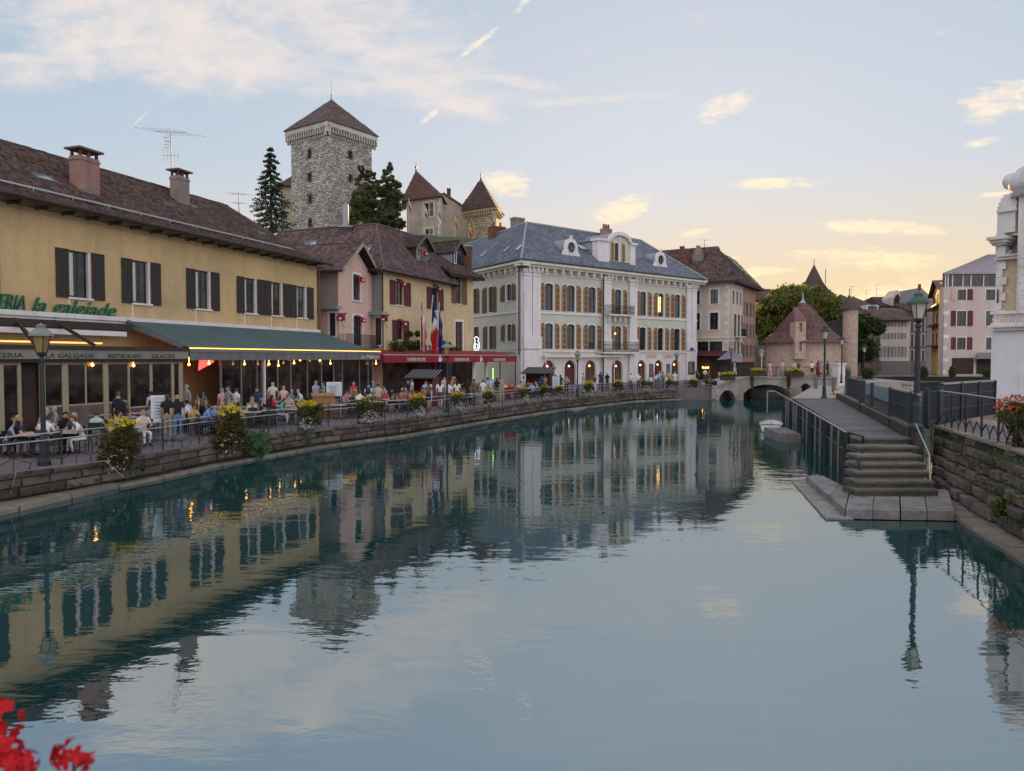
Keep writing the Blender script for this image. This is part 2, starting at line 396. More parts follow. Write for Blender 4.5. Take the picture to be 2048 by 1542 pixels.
# ------------------------------------------------------------------ walls with openings
def arch_pts(a0, a1, zs, zt, n=8):
    ca = (a0 + a1) / 2; ra = (a1 - a0) / 2; rz = zt - zs
    return [(ca - ra * math.cos(math.pi * i / n), zs + rz * math.sin(math.pi * i / n)) for i in range(n + 1)]
def wall(mb, fr, a0, a1, z0, z1, holes, depth=0.25, mi=0, mr=None):
    """holes: (a0, a1, z0, z1, arch_rise)"""
    mr = mi if mr is None else mr
    As = sorted({a0, a1} | {h[0] for h in holes} | {h[1] for h in holes}); Zs = sorted({z0, z1} | {h[2] for h in holes} | {h[3] for h in holes})
    for i in range(len(As) - 1):
        for j in range(len(Zs) - 1):
            am = (As[i] + As[i + 1]) / 2; zm = (Zs[j] + Zs[j + 1]) / 2
            if any(h[0] < am < h[1] and h[2] < zm < h[3] for h in holes): continue
            mb.poly([fr.pt(As[i], 0, Zs[j]), fr.pt(As[i + 1], 0, Zs[j]), fr.pt(As[i + 1], 0, Zs[j + 1]), fr.pt(As[i], 0, Zs[j + 1])], mi)
    for h in holes:
        b0, b1, y0, y1, r = h; zs = y1 - r
        q = [(b0, y0)] + (arch_pts(b0, b1, zs, y1) if r > 0 else [(b0, y1), (b1, y1)]) + [(b1, y0)]
        for k in range(len(q)):
            (p1, r1), (p2, r2) = q[k], q[(k + 1) % len(q)]
            mb.poly([fr.pt(p1, 0, r1), fr.pt(p1, -depth, r1), fr.pt(p2, -depth, r2), fr.pt(p2, 0, r2)], mr)
        if r > 0:
            ap = arch_pts(b0, b1, zs, y1); nn = len(ap) // 2
            for k in range(nn): mb.poly([fr.pt(b0, 0, y1), fr.pt(*(ap[k][0], 0, ap[k][1])), fr.pt(*(ap[k + 1][0], 0, ap[k + 1][1]))], mi)
            for k in range(nn, len(ap) - 1): mb.poly([fr.pt(b1, 0, y1), fr.pt(*(ap[k][0], 0, ap[k][1])), fr.pt(*(ap[k + 1][0], 0, ap[k + 1][1]))], mi)
def window(root, fr, a0, a1, z0, z1, rise, depth, mframe, mpane, bars=(1, 3), fw=0.07, name='window', sur=None, msur=None, sill=None):
    """frame (part) > pane (sub-part); bars = (mullions, transoms)"""
    d = -depth
    fm = MB(); zs = z1 - rise
    fm.box(fr, a0, a0 + fw, d, d + .06, z0, zs); fm.box(fr, a1 - fw, a1, d, d + .06, z0, zs); fm.box(fr, a0 + fw, a1 - fw, d, d + .06, z0, z0 + fw)
    if rise > 0:
        o = arch_pts(a0, a1, zs, z1); i = arch_pts(a0 + fw, a1 - fw, zs, z1 - fw)
        for k in range(len(o) - 1): fm.prism(fr, [o[k], o[k + 1], i[k + 1], i[k]], d, d + .06)
    else: fm.box(fr, a0 + fw, a1 - fw, d, d + .06, z1 - fw, z1)
    for k in range(bars[0]):
        c = a0 + (a1 - a0) * (k + 1) / (bars[0] + 1); fm.box(fr, c - fw * .55, c + fw * .55, d + .002, d + .05, z0 + fw, z1 - fw * 1.1)
    for k in range(bars[1]):
        c = z0 + (z1 - z0) * (k + 1) / (bars[1] + 1); fm.box(fr, a0 + fw, a1 - fw, d + .004, d + .045, c - fw * .28, c + fw * .28)
    w = part(name, fm, mframe, root)
    pm = MB(); q = [(a0 + .01, z0)] + (arch_pts(a0 + .01, a1 - .01, zs, z1 - .01) if rise > 0 else [(a0 + .01, z1), (a1 - .01, z1)]) + [(a1 - .01, z0)]
    pm.prism(fr, q, d + .012, d + .028); part('pane', pm, mpane, w)
    if sur:
        sm = MB(); so = 0.02
        if rise > 0:
            o = arch_pts(a0 - sur, a1 + sur, zs, z1 + sur); i = arch_pts(a0, a1, zs, z1)
            for k in range(len(o) - 1): sm.prism(fr, [o[k], o[k + 1], i[k + 1], i[k]], .003, .003 + so)
            sm.box(fr, a0 - sur, a0, .003, .003 + so, z0, zs); sm.box(fr, a1, a1 + sur, .003, .003 + so, z0, zs)
        else:
            sm.box(fr, a0 - sur, a0, .003, .003 + so, z0, z1 + sur); sm.box(fr, a1, a1 + sur, .003, .003 + so, z0, z1 + sur); sm.box(fr, a0, a1, .003, .003 + so, z1, z1 + sur)
        part('surround', sm, msur, w)
    if sill:
        sm = MB(); sm.box(fr, a0 - sill, a1 + sill, -.1, .09, z0 - .1, z0 - .002); part('sill', sm, msur, w)
    return w
def shutter(root, fr, a0, a1, z0, z1, m, d=0.04, panels=1, mslat=None, top=None, rnd=0.0):
    """top: 'l' or 'r' gives a quarter-arch head leaning that way; panels > 1 gives framed louvre panels"""
    mb = MB(); t = 0.05; w = a1 - a0
    def head(x): return z1 if not top else z1 - rnd + rnd * math.sqrt(max(0, 1 - (1 - (x - a0) / w if top == 'r' else (x - a0) / w) ** 2))
    if panels <= 1 and not top:
        n = max(2, int(w / .16))
        for k in range(n): mb.box(fr, a0 + w * k / n + .006, a0 + w * (k + 1) / n - .006, d, d + .03, z0, z1)
        mb.box(fr, a0 + .02, a1 - .02, d + .03, d + .05, z0 + .25, z0 + .35); mb.box(fr, a0 + .02, a1 - .02, d + .03, d + .05, z1 - .35, z1 - .25)
        return part('shutter', mb, m, root)
    fw = min(.09, w * .18); n = 5
    xs = [a0 + w * k / n for k in range(n + 1)]
    mb.prism(fr, [(a0, z0)] + [(x, head(x)) for x in xs] + [(a1, z0)], d, d + .02, 1)
    mb.box(fr, a0, a0 + fw, d + .02, d + t, z0, min(head(a0), head(a0 + fw)), 0); mb.box(fr, a1 - fw, a1, d + .02, d + t, z0, min(head(a1), head(a1 - fw)), 0)
    zz = min(head(a0), head(a1))
    for k in range(panels + 1):
        z = z0 + (zz - z0) * k / panels; mb.box(fr, a0 + fw, a1 - fw, d + .02, d + t, max(z0, z - fw * .5), z + fw * .5, 0)
    ns = int((zz - z0) / .12)
    for k in range(ns):
        z = z0 + .06 + (zz - z0 - .1) * k / ns; mb.poly([fr.pt(a0 + fw, d + .022, z + .07), fr.pt(a1 - fw, d + .022, z + .07), fr.pt(a1 - fw, d + .045, z), fr.pt(a0 + fw, d + .045, z)], 1)
    return part('shutter', mb, [m, mslat or m], root)
# ================================================================== materials used all over
M = {}
M['water'] = water()
M['yellow'] = mat('yellow_render', (0.63, 0.445, 0.225), 0.9, 0.10, 0.3, (0.38, 0.285, 0.17), 0.2, 14, 0.2, 12, streak=0.22)
M['yellow2'] = mat('pale_yellow_render', (0.62, 0.49, 0.29), 0.9, 0.10, 0.5, (0.52, 0.41, 0.26), 0.08, 18, 0.15, 12, streak=0.3)
M['pink'] = mat('pink_render', (0.64, 0.44, 0.36), 0.9, 0.08, 0.5, (0.56, 0.39, 0.33), 0.06, 18, 0.1, 12, streak=0.2)
M['pink2'] = mat('rose_render', (0.54, 0.43, 0.41), 0.9, 0.08, 0.3, (0.46, 0.375, 0.36), 0.06, 12, 0.1, 12, streak=0.25)
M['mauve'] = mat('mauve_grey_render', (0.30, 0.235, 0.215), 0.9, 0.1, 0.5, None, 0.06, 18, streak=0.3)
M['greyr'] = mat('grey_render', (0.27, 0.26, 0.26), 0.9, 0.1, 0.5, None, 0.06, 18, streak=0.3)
M['sage'] = mat('sage_green_render', (0.55, 0.56, 0.49), 0.88, 0.07, 0.35, (0.48, 0.49, 0.43), 0.05, 16, 0.08, 12, streak=0.18)
M['beige'] = mat('beige_render', (0.60, 0.52, 0.44), 0.9, 0.08, 0.4, (0.52, 0.45, 0.39), 0.06, 14, streak=0.25)
M['white_st'] = mat('white_limestone', (0.74, 0.71, 0.71), 0.8, 0.10, 0.9, (0.62, 0.60, 0.61), 0.07, 14, 0.12, 10, streak=0.3)
M['cream_st'] = mat('cream_cornice_stone', (0.72, 0.69, 0.60), 0.8, 0.08, 0.9, None, 0.07, 14, streak=0.25)
M['church_st'] = mat('weathered_white_stone', (0.68, 0.66, 0.65), 0.85, 0.16, 0.8, (0.46, 0.44, 0.43), 0.12, 12, 0.3, 8, streak=0.6)
M['church_wall'] = mat('smooth_pale_wall', (0.66, 0.66, 0.69), 0.85, 0.08, 0.5, None, 0.06, 10, 0.1, 8, streak=0.2)
M['palais_st'] = mat('pink_beige_rubble', (0.50, 0.38, 0.31), 0.92, 0.18, 2.5, (0.26, 0.20, 0.17), 0.28, 9, 0.6, 5, streak=0.2)
M['castle_st'] = mat('castle_stone', (0.50, 0.48, 0.45), 0.9, 0.2, 0.35, (0.33, 0.30, 0.26), 0.2, 4, 0.4, 4, streak=0.25, island=0.35)
M['castle_joint'] = mat('castle_mortar', (0.15, 0.13, 0.115), 0.95, 0.15, 0.5, None, 0.1, 6)
M['castle_rn'] = mat('castle_render', (0.46, 0.40, 0.33), 0.95, 0.15, 0.25, (0.27, 0.235, 0.20), 0.1, 3, streak=0.35)
M['castle_yel'] = mat('castle_sandstone', (0.52, 0.43, 0.29), 0.9, 0.15, 0.4, (0.32, 0.27, 0.20), 0.18, 4, 0.4, 4, streak=0.25, island=0.25)
M['tile_brown'] = mat('brown_clay_tile', (0.115, 0.070, 0.062), 0.85, 0.22, 0.9, (0.062, 0.048, 0.047), 0.2, 8, island=0.55)
M['tile_purple'] = mat('mauve_clay_tile', (0.135, 0.088, 0.086), 0.85, 0.2, 0.5, (0.082, 0.062, 0.064), 0.2, 6, island=0.45)
M['tile_red'] = mat('wine_red_tile', (0.165, 0.085, 0.082), 0.82, 0.15, 0.4, (0.12, 0.07, 0.068), 0.1, 5, island=0.3)
M['tile_dark'] = mat('dark_tile', (0.085, 0.06, 0.055), 0.85, 0.2, 0.5, (0.05, 0.04, 0.04), 0.2, 6, island=0.45)
M['slate'] = mat('blue_grey_slate', (0.14, 0.16, 0.215), 0.55, 0.15, 0.5, (0.075, 0.08, 0.10), 0.12, 6, island=0.3, spec=0.5)
M['under'] = mat('roof_underlay', (0.035, 0.028, 0.026), 0.95)
M['wood_d'] = mat('dark_weathered_timber', (0.055, 0.042, 0.036), 0.85, 0.15, 2, None, 0.2, 20)
M['wood_g'] = mat('grey_timber', (0.17, 0.155, 0.15), 0.85, 0.2, 1.5, (0.10, 0.09, 0.09), 0.2, 14, stretch=(1, 6, 6))
M['plank'] = mat('grey_deck_plank', (0.125, 0.12, 0.125), 0.6, 0.2, 1.5, (0.06, 0.06, 0.064), 0.2, 20, 0.3, 20, spec=0.4, objrand=0.35)
M['sh_dark'] = mat('charcoal_brown_shutter', (0.042, 0.038, 0.036), 0.7, 0.15, 3, None, 0.1, 20)
M['sh_ochre'] = mat('ochre_shutter_frame', (0.42, 0.27, 0.14), 0.7, 0.1, 2, None, 0.08, 20)
M['sh_slat'] = mat('rust_brown_louvre', (0.20, 0.10, 0.052), 0.75, 0.1, 2, None, 0.08, 20)
M['sh_olive'] = mat('olive_brown_shutter', (0.16, 0.105, 0.055), 0.75, 0.1, 2, None, 0.1, 20)
M['sh_wine'] = mat('wine_red_shutter', (0.12, 0.028, 0.036), 0.65, 0.1, 2, None, 0.06, 20)
M['sh_grey'] = mat('grey_shutter', (0.22, 0.23, 0.24), 0.75, 0.1, 2)
M['frame_w'] = mat('white_window_frame', (0.62, 0.62, 0.62), 0.5, 0.05)
M['frame_d'] = mat('dark_window_frame', (0.05, 0.045, 0.045), 0.5, 0.05)
M['frame_c'] = mat('cream_timber_frame', (0.36, 0.305, 0.215), 0.65, 0.12, 2, None, 0.1, 16, streak=0.2)
M['frame_g'] = mat('grey_aluminium', (0.22, 0.225, 0.23), 0.4, 0.08, metal=0.4)
M['pane'] = glassmat('window_glass', (0.020, 0.024, 0.030), 0.05, 1.55)
M['pane_b'] = glassmat('dark_veranda_glass', (0.022, 0.018, 0.016), 0.06, 1.5)
M['pane_p'] = glassmat('curtained_glass', (0.11, 0.105, 0.10), 0.12, 1.5)
M['iron'] = mat('dark_iron', (0.028, 0.032, 0.036), 0.5, 0.15, 3, None, 0.1, 20, metal=0.3, spec=0.5)
M['iron_b'] = mat('blue_black_iron', (0.022, 0.032, 0.042), 0.45, 0.15, 3, None, 0.1, 20, metal=0.3, spec=0.5)
M['steel'] = mat('galvanised_steel', (0.42, 0.42, 0.42), 0.4, 0.1, 3, metal=0.7)
M['zinc'] = mat('zinc_sheet', (0.30, 0.33, 0.37), 0.45, 0.1, 1, metal=0.35, spec=0.5)
M['lampgreen'] = mat('green_lamp_cap', (0.05, 0.105, 0.085), 0.5, 0.15, 3, None, 0.1, 20)
M['lampgrey'] = mat('grey_lamp_cap', (0.20, 0.235, 0.23), 0.5, 0.12, 3, None, 0.1, 20)
M['lampglass'] = mat('frosted_lamp_glass', (0.50, 0.48, 0.42), 0.25, 0.1, 3, spec=0.6)
M['lampglass_y'] = mat('yellowed_lamp_glass', (0.30, 0.22, 0.085), 0.25, 0.15, 3, spec=0.6)
M['mauve_metal'] = mat('mauve_grey_metal', (0.30, 0.27, 0.30), 0.5, 0.08, 1)
M['pale_house'] = mat('pale_cream_render', (0.66, 0.61, 0.54), 0.9, 0.08, 0.4, None, 0.06, 10, streak=0.2)
M['sun_glow_wall'] = mat('orange_sun_glow_wall', (0.64, 0.38, 0.11), 0.9, 0.1, 0.6)  # low sun's orange glow put into the wall colour
M['brick'] = mat('brown_brick', (0.16, 0.075, 0.055), 0.9, 0.2, 2.5, None, 0.3, 9, 0.4, 9, island=0.3)
M['chimney'] = mat('rosy_chimney_render', (0.34, 0.20, 0.165), 0.92, 0.15, 0.8, (0.24, 0.15, 0.13), 0.1, 10, streak=0.5)
M['chimney_g'] = mat('grey_chimney_render', (0.27, 0.225, 0.205), 0.92, 0.15, 0.8, None, 0.1, 10, streak=0.5)
M['quay_st'] = mat('damp_quay_stone', (0.125, 0.098, 0.092), 0.85, 0.25, 1.3, (0.035, 0.038, 0.028), 0.25, 8, 0.7, 7, streak=0.5, objrand=0.45)
M['ledge_st'] = mat('pale_ledge_stone', (0.21, 0.18, 0.155), 0.85, 0.25, 1.2, (0.07, 0.068, 0.05), 0.22, 9, 0.6, 7, objrand=0.18)
M['slab_st'] = mat('grey_landing_slab', (0.26, 0.24, 0.235), 0.75, 0.25, 1.3, (0.06, 0.055, 0.045), 0.32, 7, 0.5, 7, objrand=0.15, spec=0.4)
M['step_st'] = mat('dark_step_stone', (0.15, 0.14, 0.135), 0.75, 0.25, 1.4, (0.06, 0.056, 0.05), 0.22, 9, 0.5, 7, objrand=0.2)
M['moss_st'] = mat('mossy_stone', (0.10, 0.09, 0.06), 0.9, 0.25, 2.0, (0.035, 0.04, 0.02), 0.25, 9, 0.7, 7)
M['joint'] = mat('dark_joint', (0.030, 0.030, 0.026), 0.95, 0.2, 2, (0.02, 0.028, 0.015))
M['bridge_st'] = mat('grey_bridge_stone', (0.34, 0.31, 0.285), 0.88, 0.18, 0.8, (0.22, 0.20, 0.185), 0.15, 7, 0.4, 6, streak=0.35)
M['paving'] = mat('grey_paving', (0.15, 0.125, 0.135), 0.8, 0.15, 0.7, (0.095, 0.085, 0.09), 0.22, 10, 0.3, 9)
M['earth'] = mat('hillside_grass', (0.06, 0.075, 0.03), 0.95, 0.2, 0.05, (0.08, 0.07, 0.045), 0.2, 1)
M['awn_green'] = mat('blue_green_awning_cloth', (0.085, 0.125, 0.13), 0.85, 0.12, 0.5, (0.065, 0.10, 0.105), 0.06, 20, 0.25, 2)
M['awn_grey'] = mat('grey_awning_valance', (0.17, 0.17, 0.175), 0.85, 0.12, 1.0, (0.12, 0.12, 0.125), 0.08, 20, 0.4, 5)
M['awn_red'] = mat('red_awning_cloth', (0.27, 0.022, 0.032), 0.8, 0.1, 1.0, (0.20, 0.017, 0.026), 0.05, 20, 0.3, 4)
M['val_beige'] = mat('faded_beige_valance', (0.24, 0.235, 0.20), 0.85, 0.15, 1.2, (0.15, 0.155, 0.135), 0.1, 16)
M['black'] = mat('black_paint', (0.015, 0.015, 0.017), 0.6)
M['inside'] = mat('dim_interior', (0.055, 0.038, 0.030), 0.9, 0.25, 0.5, (0.02, 0.015, 0.013))
M['inside_b'] = mat('warm_brown_interior', (0.16, 0.095, 0.06), 0.9, 0.25, 0.6, (0.06, 0.04, 0.03))
M['white'] = mat('white_paint', (0.72, 0.72, 0.72), 0.6, 0.04)
M['cream'] = mat('cream_cloth', (0.62, 0.58, 0.48), 0.85, 0.08)
M['green_let'] = mat('green_letter', (0.012, 0.16, 0.095), 0.5)
M['dark_let'] = mat('dark_letter', (0.045, 0.06, 0.05), 0.7)
M['white_let'] = mat('white_letter', (0.75, 0.73, 0.70), 0.6)
M['gold_let'] = mat('pale_gold_letter', (0.62, 0.56, 0.42), 0.5)
M['led'] = emat('warm_light_strip', (1.0, 0.50, 0.08), 1.2)
M['led_o'] = emat('orange_light_strip', (1.0, 0.32, 0.08), 1.0)
M['bulb'] = emat('warm_bulb', (1.0, 0.42, 0.08), 4.5)
M['bulb_y'] = emat('yellow_bulb', (1.0, 0.68, 0.28), 6.0)
M['bulb_p'] = emat('pink_bulb', (1.0, 0.25, 0.42), 5.0)
M['glow_g'] = emat('green_light_tube', (0.35, 1.0, 0.12), 1.2)
M['glow_w'] = emat('white_light_tube', (0.9, 0.95, 1.0), .7)
M['red_l'] = emat('red_lit_sign', (1.0, 0.05, 0.04), 1.6)
M['woodtan'] = mat('tan_timber', (0.30, 0.165, 0.075), 0.7, 0.15, 3, None, 0.1, 16)
M['pale_table'] = mat('pale_table_top', (0.36, 0.36, 0.37), 0.4, 0.08, 3, spec=0.5, objrand=0.25)
M['chair_m'] = mat('dark_chair', (0.035, 0.032, 0.034), 0.6, 0.1, 3, objrand=0.4)
M['leaf'] = leafmat('planter_leaf', (0.055, 0.085, 0.022), (0.12, 0.145, 0.04))
M['leaf_rust'] = leafmat('rusty_leaf', (0.085, 0.05, 0.028), (0.13, 0.10, 0.04))
M['leaf_pale'] = leafmat('silvery_trailing_leaf', (0.12, 0.15, 0.10), (0.20, 0.23, 0.16))
M['leaf_sq'] = leafmat('broad_green_leaf', (0.04, 0.095, 0.045), (0.075, 0.14, 0.06))
M['fl_yel'] = leafmat('yellow_flower', (0.60, 0.42, 0.015), (0.72, 0.60, 0.04), 0.3)
M['fl_wht'] = leafmat('white_flower', (0.66, 0.64, 0.58), (0.80, 0.80, 0.74), 0.3)
M['fl_red'] = leafmat('red_flower', (0.50, 0.008, 0.015), (0.62, 0.02, 0.03), 0.25)
M['fl_ora'] = leafmat('orange_flower', (0.60, 0.10, 0.02), (0.66, 0.17, 0.04), 0.3)
M['fl_lil'] = leafmat('lilac_flower', (0.34, 0.24, 0.50), (0.45, 0.36, 0.62), 0.3)
M['tree'] = leafmat('tree_leaf', (0.13, 0.155, 0.04), (0.25, 0.26, 0.07), 0.5)
M['conifer'] = leafmat('conifer_needle', (0.05, 0.075, 0.05), (0.11, 0.14, 0.085), 0.3)
M['pine'] = leafmat('pine_needle', (0.085, 0.10, 0.05), (0.18, 0.19, 0.09), 0.35)
M['ivy'] = leafmat('ivy_leaf', (0.035, 0.06, 0.022), (0.085, 0.115, 0.04), 0.3)
M['bark'] = mat('bark', (0.075, 0.058, 0.045), 0.95, 0.2, 4)
# ================================================================== quay geometry
HW = 0.9                                         # street level at the edge of the left quay
_wl = [(307, 958), (420, 933), (503, 918), (626, 896), (800, 873), (944, 848), (1108, 822), (1263, 803.5), (1393, 797)]
E = [PZ(x, y, 0) for x, y in _wl]; E = [Vector((p.x, p.y)) for p in E]
_p0 = PZ(0, 1000, .2); E = [Vector((-19, -6)), Vector((-16.0, 12.0)), Vector((_p0.x, _p0.y))] + E + [Vector((xp(1432, 74), 74.0))]
def edge_at(px, shift=0.0):
    """where the sight line of a picture column crosses the quay edge"""
    k = (px - 1024) / F
    for a, b in zip(E, E[1:]):
        fa = a.x - k * a.y; fb = b.x - k * b.y
        if fa <= 0 <= fb or fb <= 0 <= fa:
            t = fa / (fa - fb) if fa != fb else 0; return a + (b - a) * t
    return E[-1]
def edist(x, y):
    p = Vector((x, y)); best = 1e9
    for a, b in zip(E, E[1:]):
        d = b - a; t = max(0, min(1, (p - a).dot(d) / d.length_squared)); best = min(best, (p - a - d * t).length)
    return best
def gz(x, y): return HW + 0.03 * max(0.0, min(10.0, edist(x, y)))
def street(px, d):
    """a spot on the left street: picture column, metres beyond the edge along the sight line"""
    e = edge_at(px); q = e + e.normalized() * d; return Vector((q.x, q.y, gz(q.x, q.y)))
def offset(pts, d):
    o = []
    for i, p in enumerate(pts):
        a = pts[max(0, i - 1)]; b = pts[min(len(pts) - 1, i + 1)]; t = (b - a).normalized(); o.append(p + Vector((-t.y, t.x)) * d)
    return o
# ---- terrain and water
mb = MB(); mb.abox(-400, 700, -300, 160, -0.5, 0.0)
struct('canal_water', MB(), M['water']) if False else None
wm_ = MB(); wm_.poly([(-60, -80, 0), (160, -80, 0), (160, 108, 0), (-60, 108, 0)]); struct('water', wm_, M['water'])
def hill(x, y):
    d = math.hypot((x + 32) / 1.25, y - 195); k = max(0.0, min(1.0, (84 - d) / 46)); k = k * k * (3 - 2 * k); return 29.0 * k
xs = list(np.linspace(-3000, -200, 8)) + list(np.arange(-180, 181, 6.0)) + list(np.linspace(200, 3000, 8))
ysl = list(np.linspace(-1500, -100, 5)) + list(np.arange(-84, 300, 6.0)) + list(np.linspace(320, 3500, 10))
def land(x, y):
    if y < 106 and -78 < y and -55 < x < 150:
        # inside the canal the bed lies below water; banks are built as slabs on top
        return -1.6
    if -90 < y < 112 and -62 < x < 160: return 0.3
    return 1.0 + hill(x, y) + (0 if abs(x) < 250 and y < 400 else 0.0)
vs = [(x, y, land(x, y)) for y in ysl for x in xs]; nx = len(xs)
fs = [(j * nx + i, j * nx + i + 1, (j + 1) * nx + i + 1, (j + 1) * nx + i) for j in range(len(ysl) - 1) for i in range(nx - 1)]
mb = MB(); mb.add(vs, fs); struct('terrain', mb, M['earth'], smooth=True)
# ---- left street slab
lv = []; Eo = E
far = offset(E, 3.0), offset(E, 8.0), offset(E, 40.0)
def rowz(pts, z): return [(p.x, p.y, z) for p in pts]
rows = [rowz(Eo, HW), rowz(far[0], HW + .09), rowz(far[1], HW + .24), rowz(far[2], HW + .3)]
mb = MB(); n = len(E)
for r in range(3):
    for i in range(n - 1): mb.poly([rows[r][i], rows[r][i + 1], rows[r + 1][i + 1], rows[r + 1][i]])
for i in range(n - 1): mb.poly([(E[i].x, E[i].y, -1.5), (E[i + 1].x, E[i + 1].y, -1.5), (E[i + 1].x, E[i + 1].y, HW), (E[i].x, E[i].y, HW)])
mb.poly([(E[-1].x, E[-1].y, HW), (60, 74, HW), (60, 160, HW), (-60, 160, HW), (-60, 90, HW), (rows[2][-1][0], rows[2][-1][1], HW)]) if False else None
struct('quay_street', mb, M['paving'])
mb = MB(); mb.hprism([(E[-1].x - 14, E[-1].y + .4), (E[-1].x + .2, E[-1].y + .4), (27, 81.3), (31, 81.3), (44, 110), (60, 150), (-40, 150), (-20, 96)], -1.5, HW + .06); struct('square_paving', mb, M['paving'])
# ---- quay wall: coping, block courses, ledge; each block its own object
def along(pts, s):
    for a, b in zip(pts, pts[1:]):
        l = (b - a).length
        if s <= l: return a + (b - a) * (s / l), (b - a).normalized()
        s -= l
    return pts[-1], (pts[-1] - pts[-2]).normalized()
def plen(pts): return sum((b - a).length for a, b in zip(pts, pts[1:]))
def blockmesh(name, l, d, h, m, j=0.02, seed=0):
    """a rough stone block, 6 faces with chipped edges"""
    r = random.Random(seed); bm = MB(); c = .03
    v = []
    for z in (0, h):
        for y in (0, d):
            for x in (-l / 2, l / 2): v.append((x + r.uniform(-j, j), y + r.uniform(-j, j), z + r.uniform(-j, j) * .5))
    # bevelled front: inset quad
    f = [(-l / 2 + c, -c * .8, c), (l / 2 - c, -c * .8, c), (l / 2 - c, -c * .8, h - c), (-l / 2 + c, -c * .8, h - c)]
    f = [(x + r.uniform(-j, j) * .6, y + r.uniform(-j, j) * .6, z) for x, y, z in f]
    v += f
    bm.add(v, [(0, 2, 3, 1), (4, 5, 7, 6), (2, 6, 7, 3), (0, 4, 6, 2), (1, 3, 7, 5), (8, 9, 10, 11), (0, 1, 9, 8), (1, 5, 10, 9), (5, 4, 11, 10), (4, 0, 8, 11)])
    return bm.mesh(name, m)
def blocks(root, pts, z0, h, ln, d, m, out, s0=0.0, s1=None, name='stone', proto=None, jit=0.03, lim=None, flipn=1):
    """a course of separate stones along a plan polyline; shares 4 meshes"""
    L_ = plen(pts); s1 = min(L_, s1 or L_); s = s0; k = 0; base = [blockmesh(name, ln - .045, d, h - .03, m, .028, seed=i) for i in range(4)]
    rl = Vector(root.location)
    while s < s1 - .05:
        w = ln * random.uniform(.72, 1.28); w = min(w, s1 - s); p, t = along(pts, s + w / 2); nrm = Vector((t.y, -t.x)) * flipn
        o = bpy.data.objects.new(name, base[k % 4]); COL.objects.link(o); o.parent = root
        q = p + nrm * (out + random.uniform(-jit, jit)); o.location = Vector((q.x, q.y, z0)) - rl
        o.rotation_euler = (0, 0, math.atan2(t.y, t.x) + (math.pi if flipn < 0 else 0)); o.scale = (w / ln, 1, 1); s += w; k += 1
    return k
qw = thing('quay_wall', 'long damp stone quay wall with pale ledge below the flower railing', 'wall', (E[2].x, E[2].y, 0))
LE = plen(E); sA = plen(E[:3]) - 1.5
bk = MB()
for a, b in zip(E, E[1:]):
    f = Fr(a, b, False)
    bk.box(f, 0, f.L, -.02, .02, -.6, HW - .16)
part('wall_core', bk, M['joint'], qw)
cnt = 0
cnt += blocks(qw, E, HW - .17, .17, 1.5, .5, M['quay_st'], .10, sA, LE, 'coping_stone', jit=.015)
cnt += blocks(qw, E, .47, .27, 1.0, .3, M['quay_st'], .045, sA, sA + 62, 'stone')
cnt += blocks(qw, E, .20, .27, 1.15, .3, M['quay_st'], .06, sA, sA + 62, 'stone')
cnt += blocks(qw, E, -.25, .37, 1.7, .7, M['ledge_st'], .38, sA, LE, 'ledge_stone', jit=.02)
fm = MB()
for i in range(40):
    for k, z in enumerate((.47, .20)):
        s = sA + 62 + i * .9
        if s + .9 < LE:
            p, t = along(E, s + .45); f = Fr(p - t * .42, p + t * .42, False); fm.box(f, 0, .84, .02, .09, z + .01, z + .25)
part('far_stones', fm, M['quay_st'], qw, kind='stuff')
# lower step along the water at the left
st = thing('water_step', 'pale stone step at water level along the left quay', 'step', (_p0.x, _p0.y, 0))
a_ = PZ(0, 1022, .12); b_ = PZ(236, 968, .12); A2 = Vector((a_.x, a_.y)); B2 = Vector((b_.x, b_.y)); t_ = (B2 - A2).normalized()
pts_ = [A2 - t_ * 9, B2]
blocks(st, pts_, -.35, .52, 1.6, .95, M['ledge_st'], .0, 0, None, 'step_stone', jit=.02)
# ---- right bank
RB = [Vector((5.5, -8)), Vector((8.6, 9)), Vector((PZ(2028, 1114, 0).x, PZ(2028, 1114, 0).y)), Vector((PZ(1925, 1052, 0).x, PZ(1925, 1052, 0).y)), Vector((12.45, 22.2)), Vector((13.3, 24.6))]
RT = [Vector((7.5, -8)), Vector((9.6, 8)), Vector((12.4, 17.6)), Vector((PZ(1977, 881, 1.8).x, PZ(1977, 881, 1.8).y)), Vector((PZ(1869, 850, 1.8).x, PZ(1869, 850, 1.8).y))]
rl_ = [(p.x, p.y) for p in RT] + [(19.5, 30.5), (22.3, 36.2), (70, 37), (70, -60), (4, -60)]
mb = MB(); mb.hprism(rl_, -1.4, 1.78); struct('right_bank', mb, M['paving'])
rw = thing('retaining_wall', 'stained stone retaining wall beside the landing steps on the right', 'wall', (RT[3].x, RT[3].y, 0))
for k in range(6):
    f = k / 5.0; z = .12 + k * .275
    pl = [RB[i].lerp(RT[i], .42 + .58 * f) for i in range(4)] + [RB[4].lerp(RT[4], .42 + .58 * f)]
    pl = list(reversed(pl))
    blocks(rw, pl, z, .275, .55 + .12 * (k % 3), .45, M['quay_st'], -.02, 0, 15.5, 'stone', jit=.06)
cp = list(reversed(RT)); blocks(rw, cp, 1.70, .14, 1.1, .5, M['ledge_st'], .06, 0, 16, 'coping_stone', jit=.01)
mb = MB()
cr = list(reversed([RB[i].lerp(RT[i], .55) for i in range(4)] + [RB[4].lerp(RT[4], .55)])); cr2 = list(reversed(RT))
for i in range(4): mb.poly([(cr[i].x, cr[i].y, -.3), (cr[i + 1].x, cr[i + 1].y, -.3), (cr2[i + 1].x, cr2[i + 1].y, 1.7), (cr2[i].x, cr2[i].y, 1.7)])
part('wall_core', mb, M['joint'], rw)
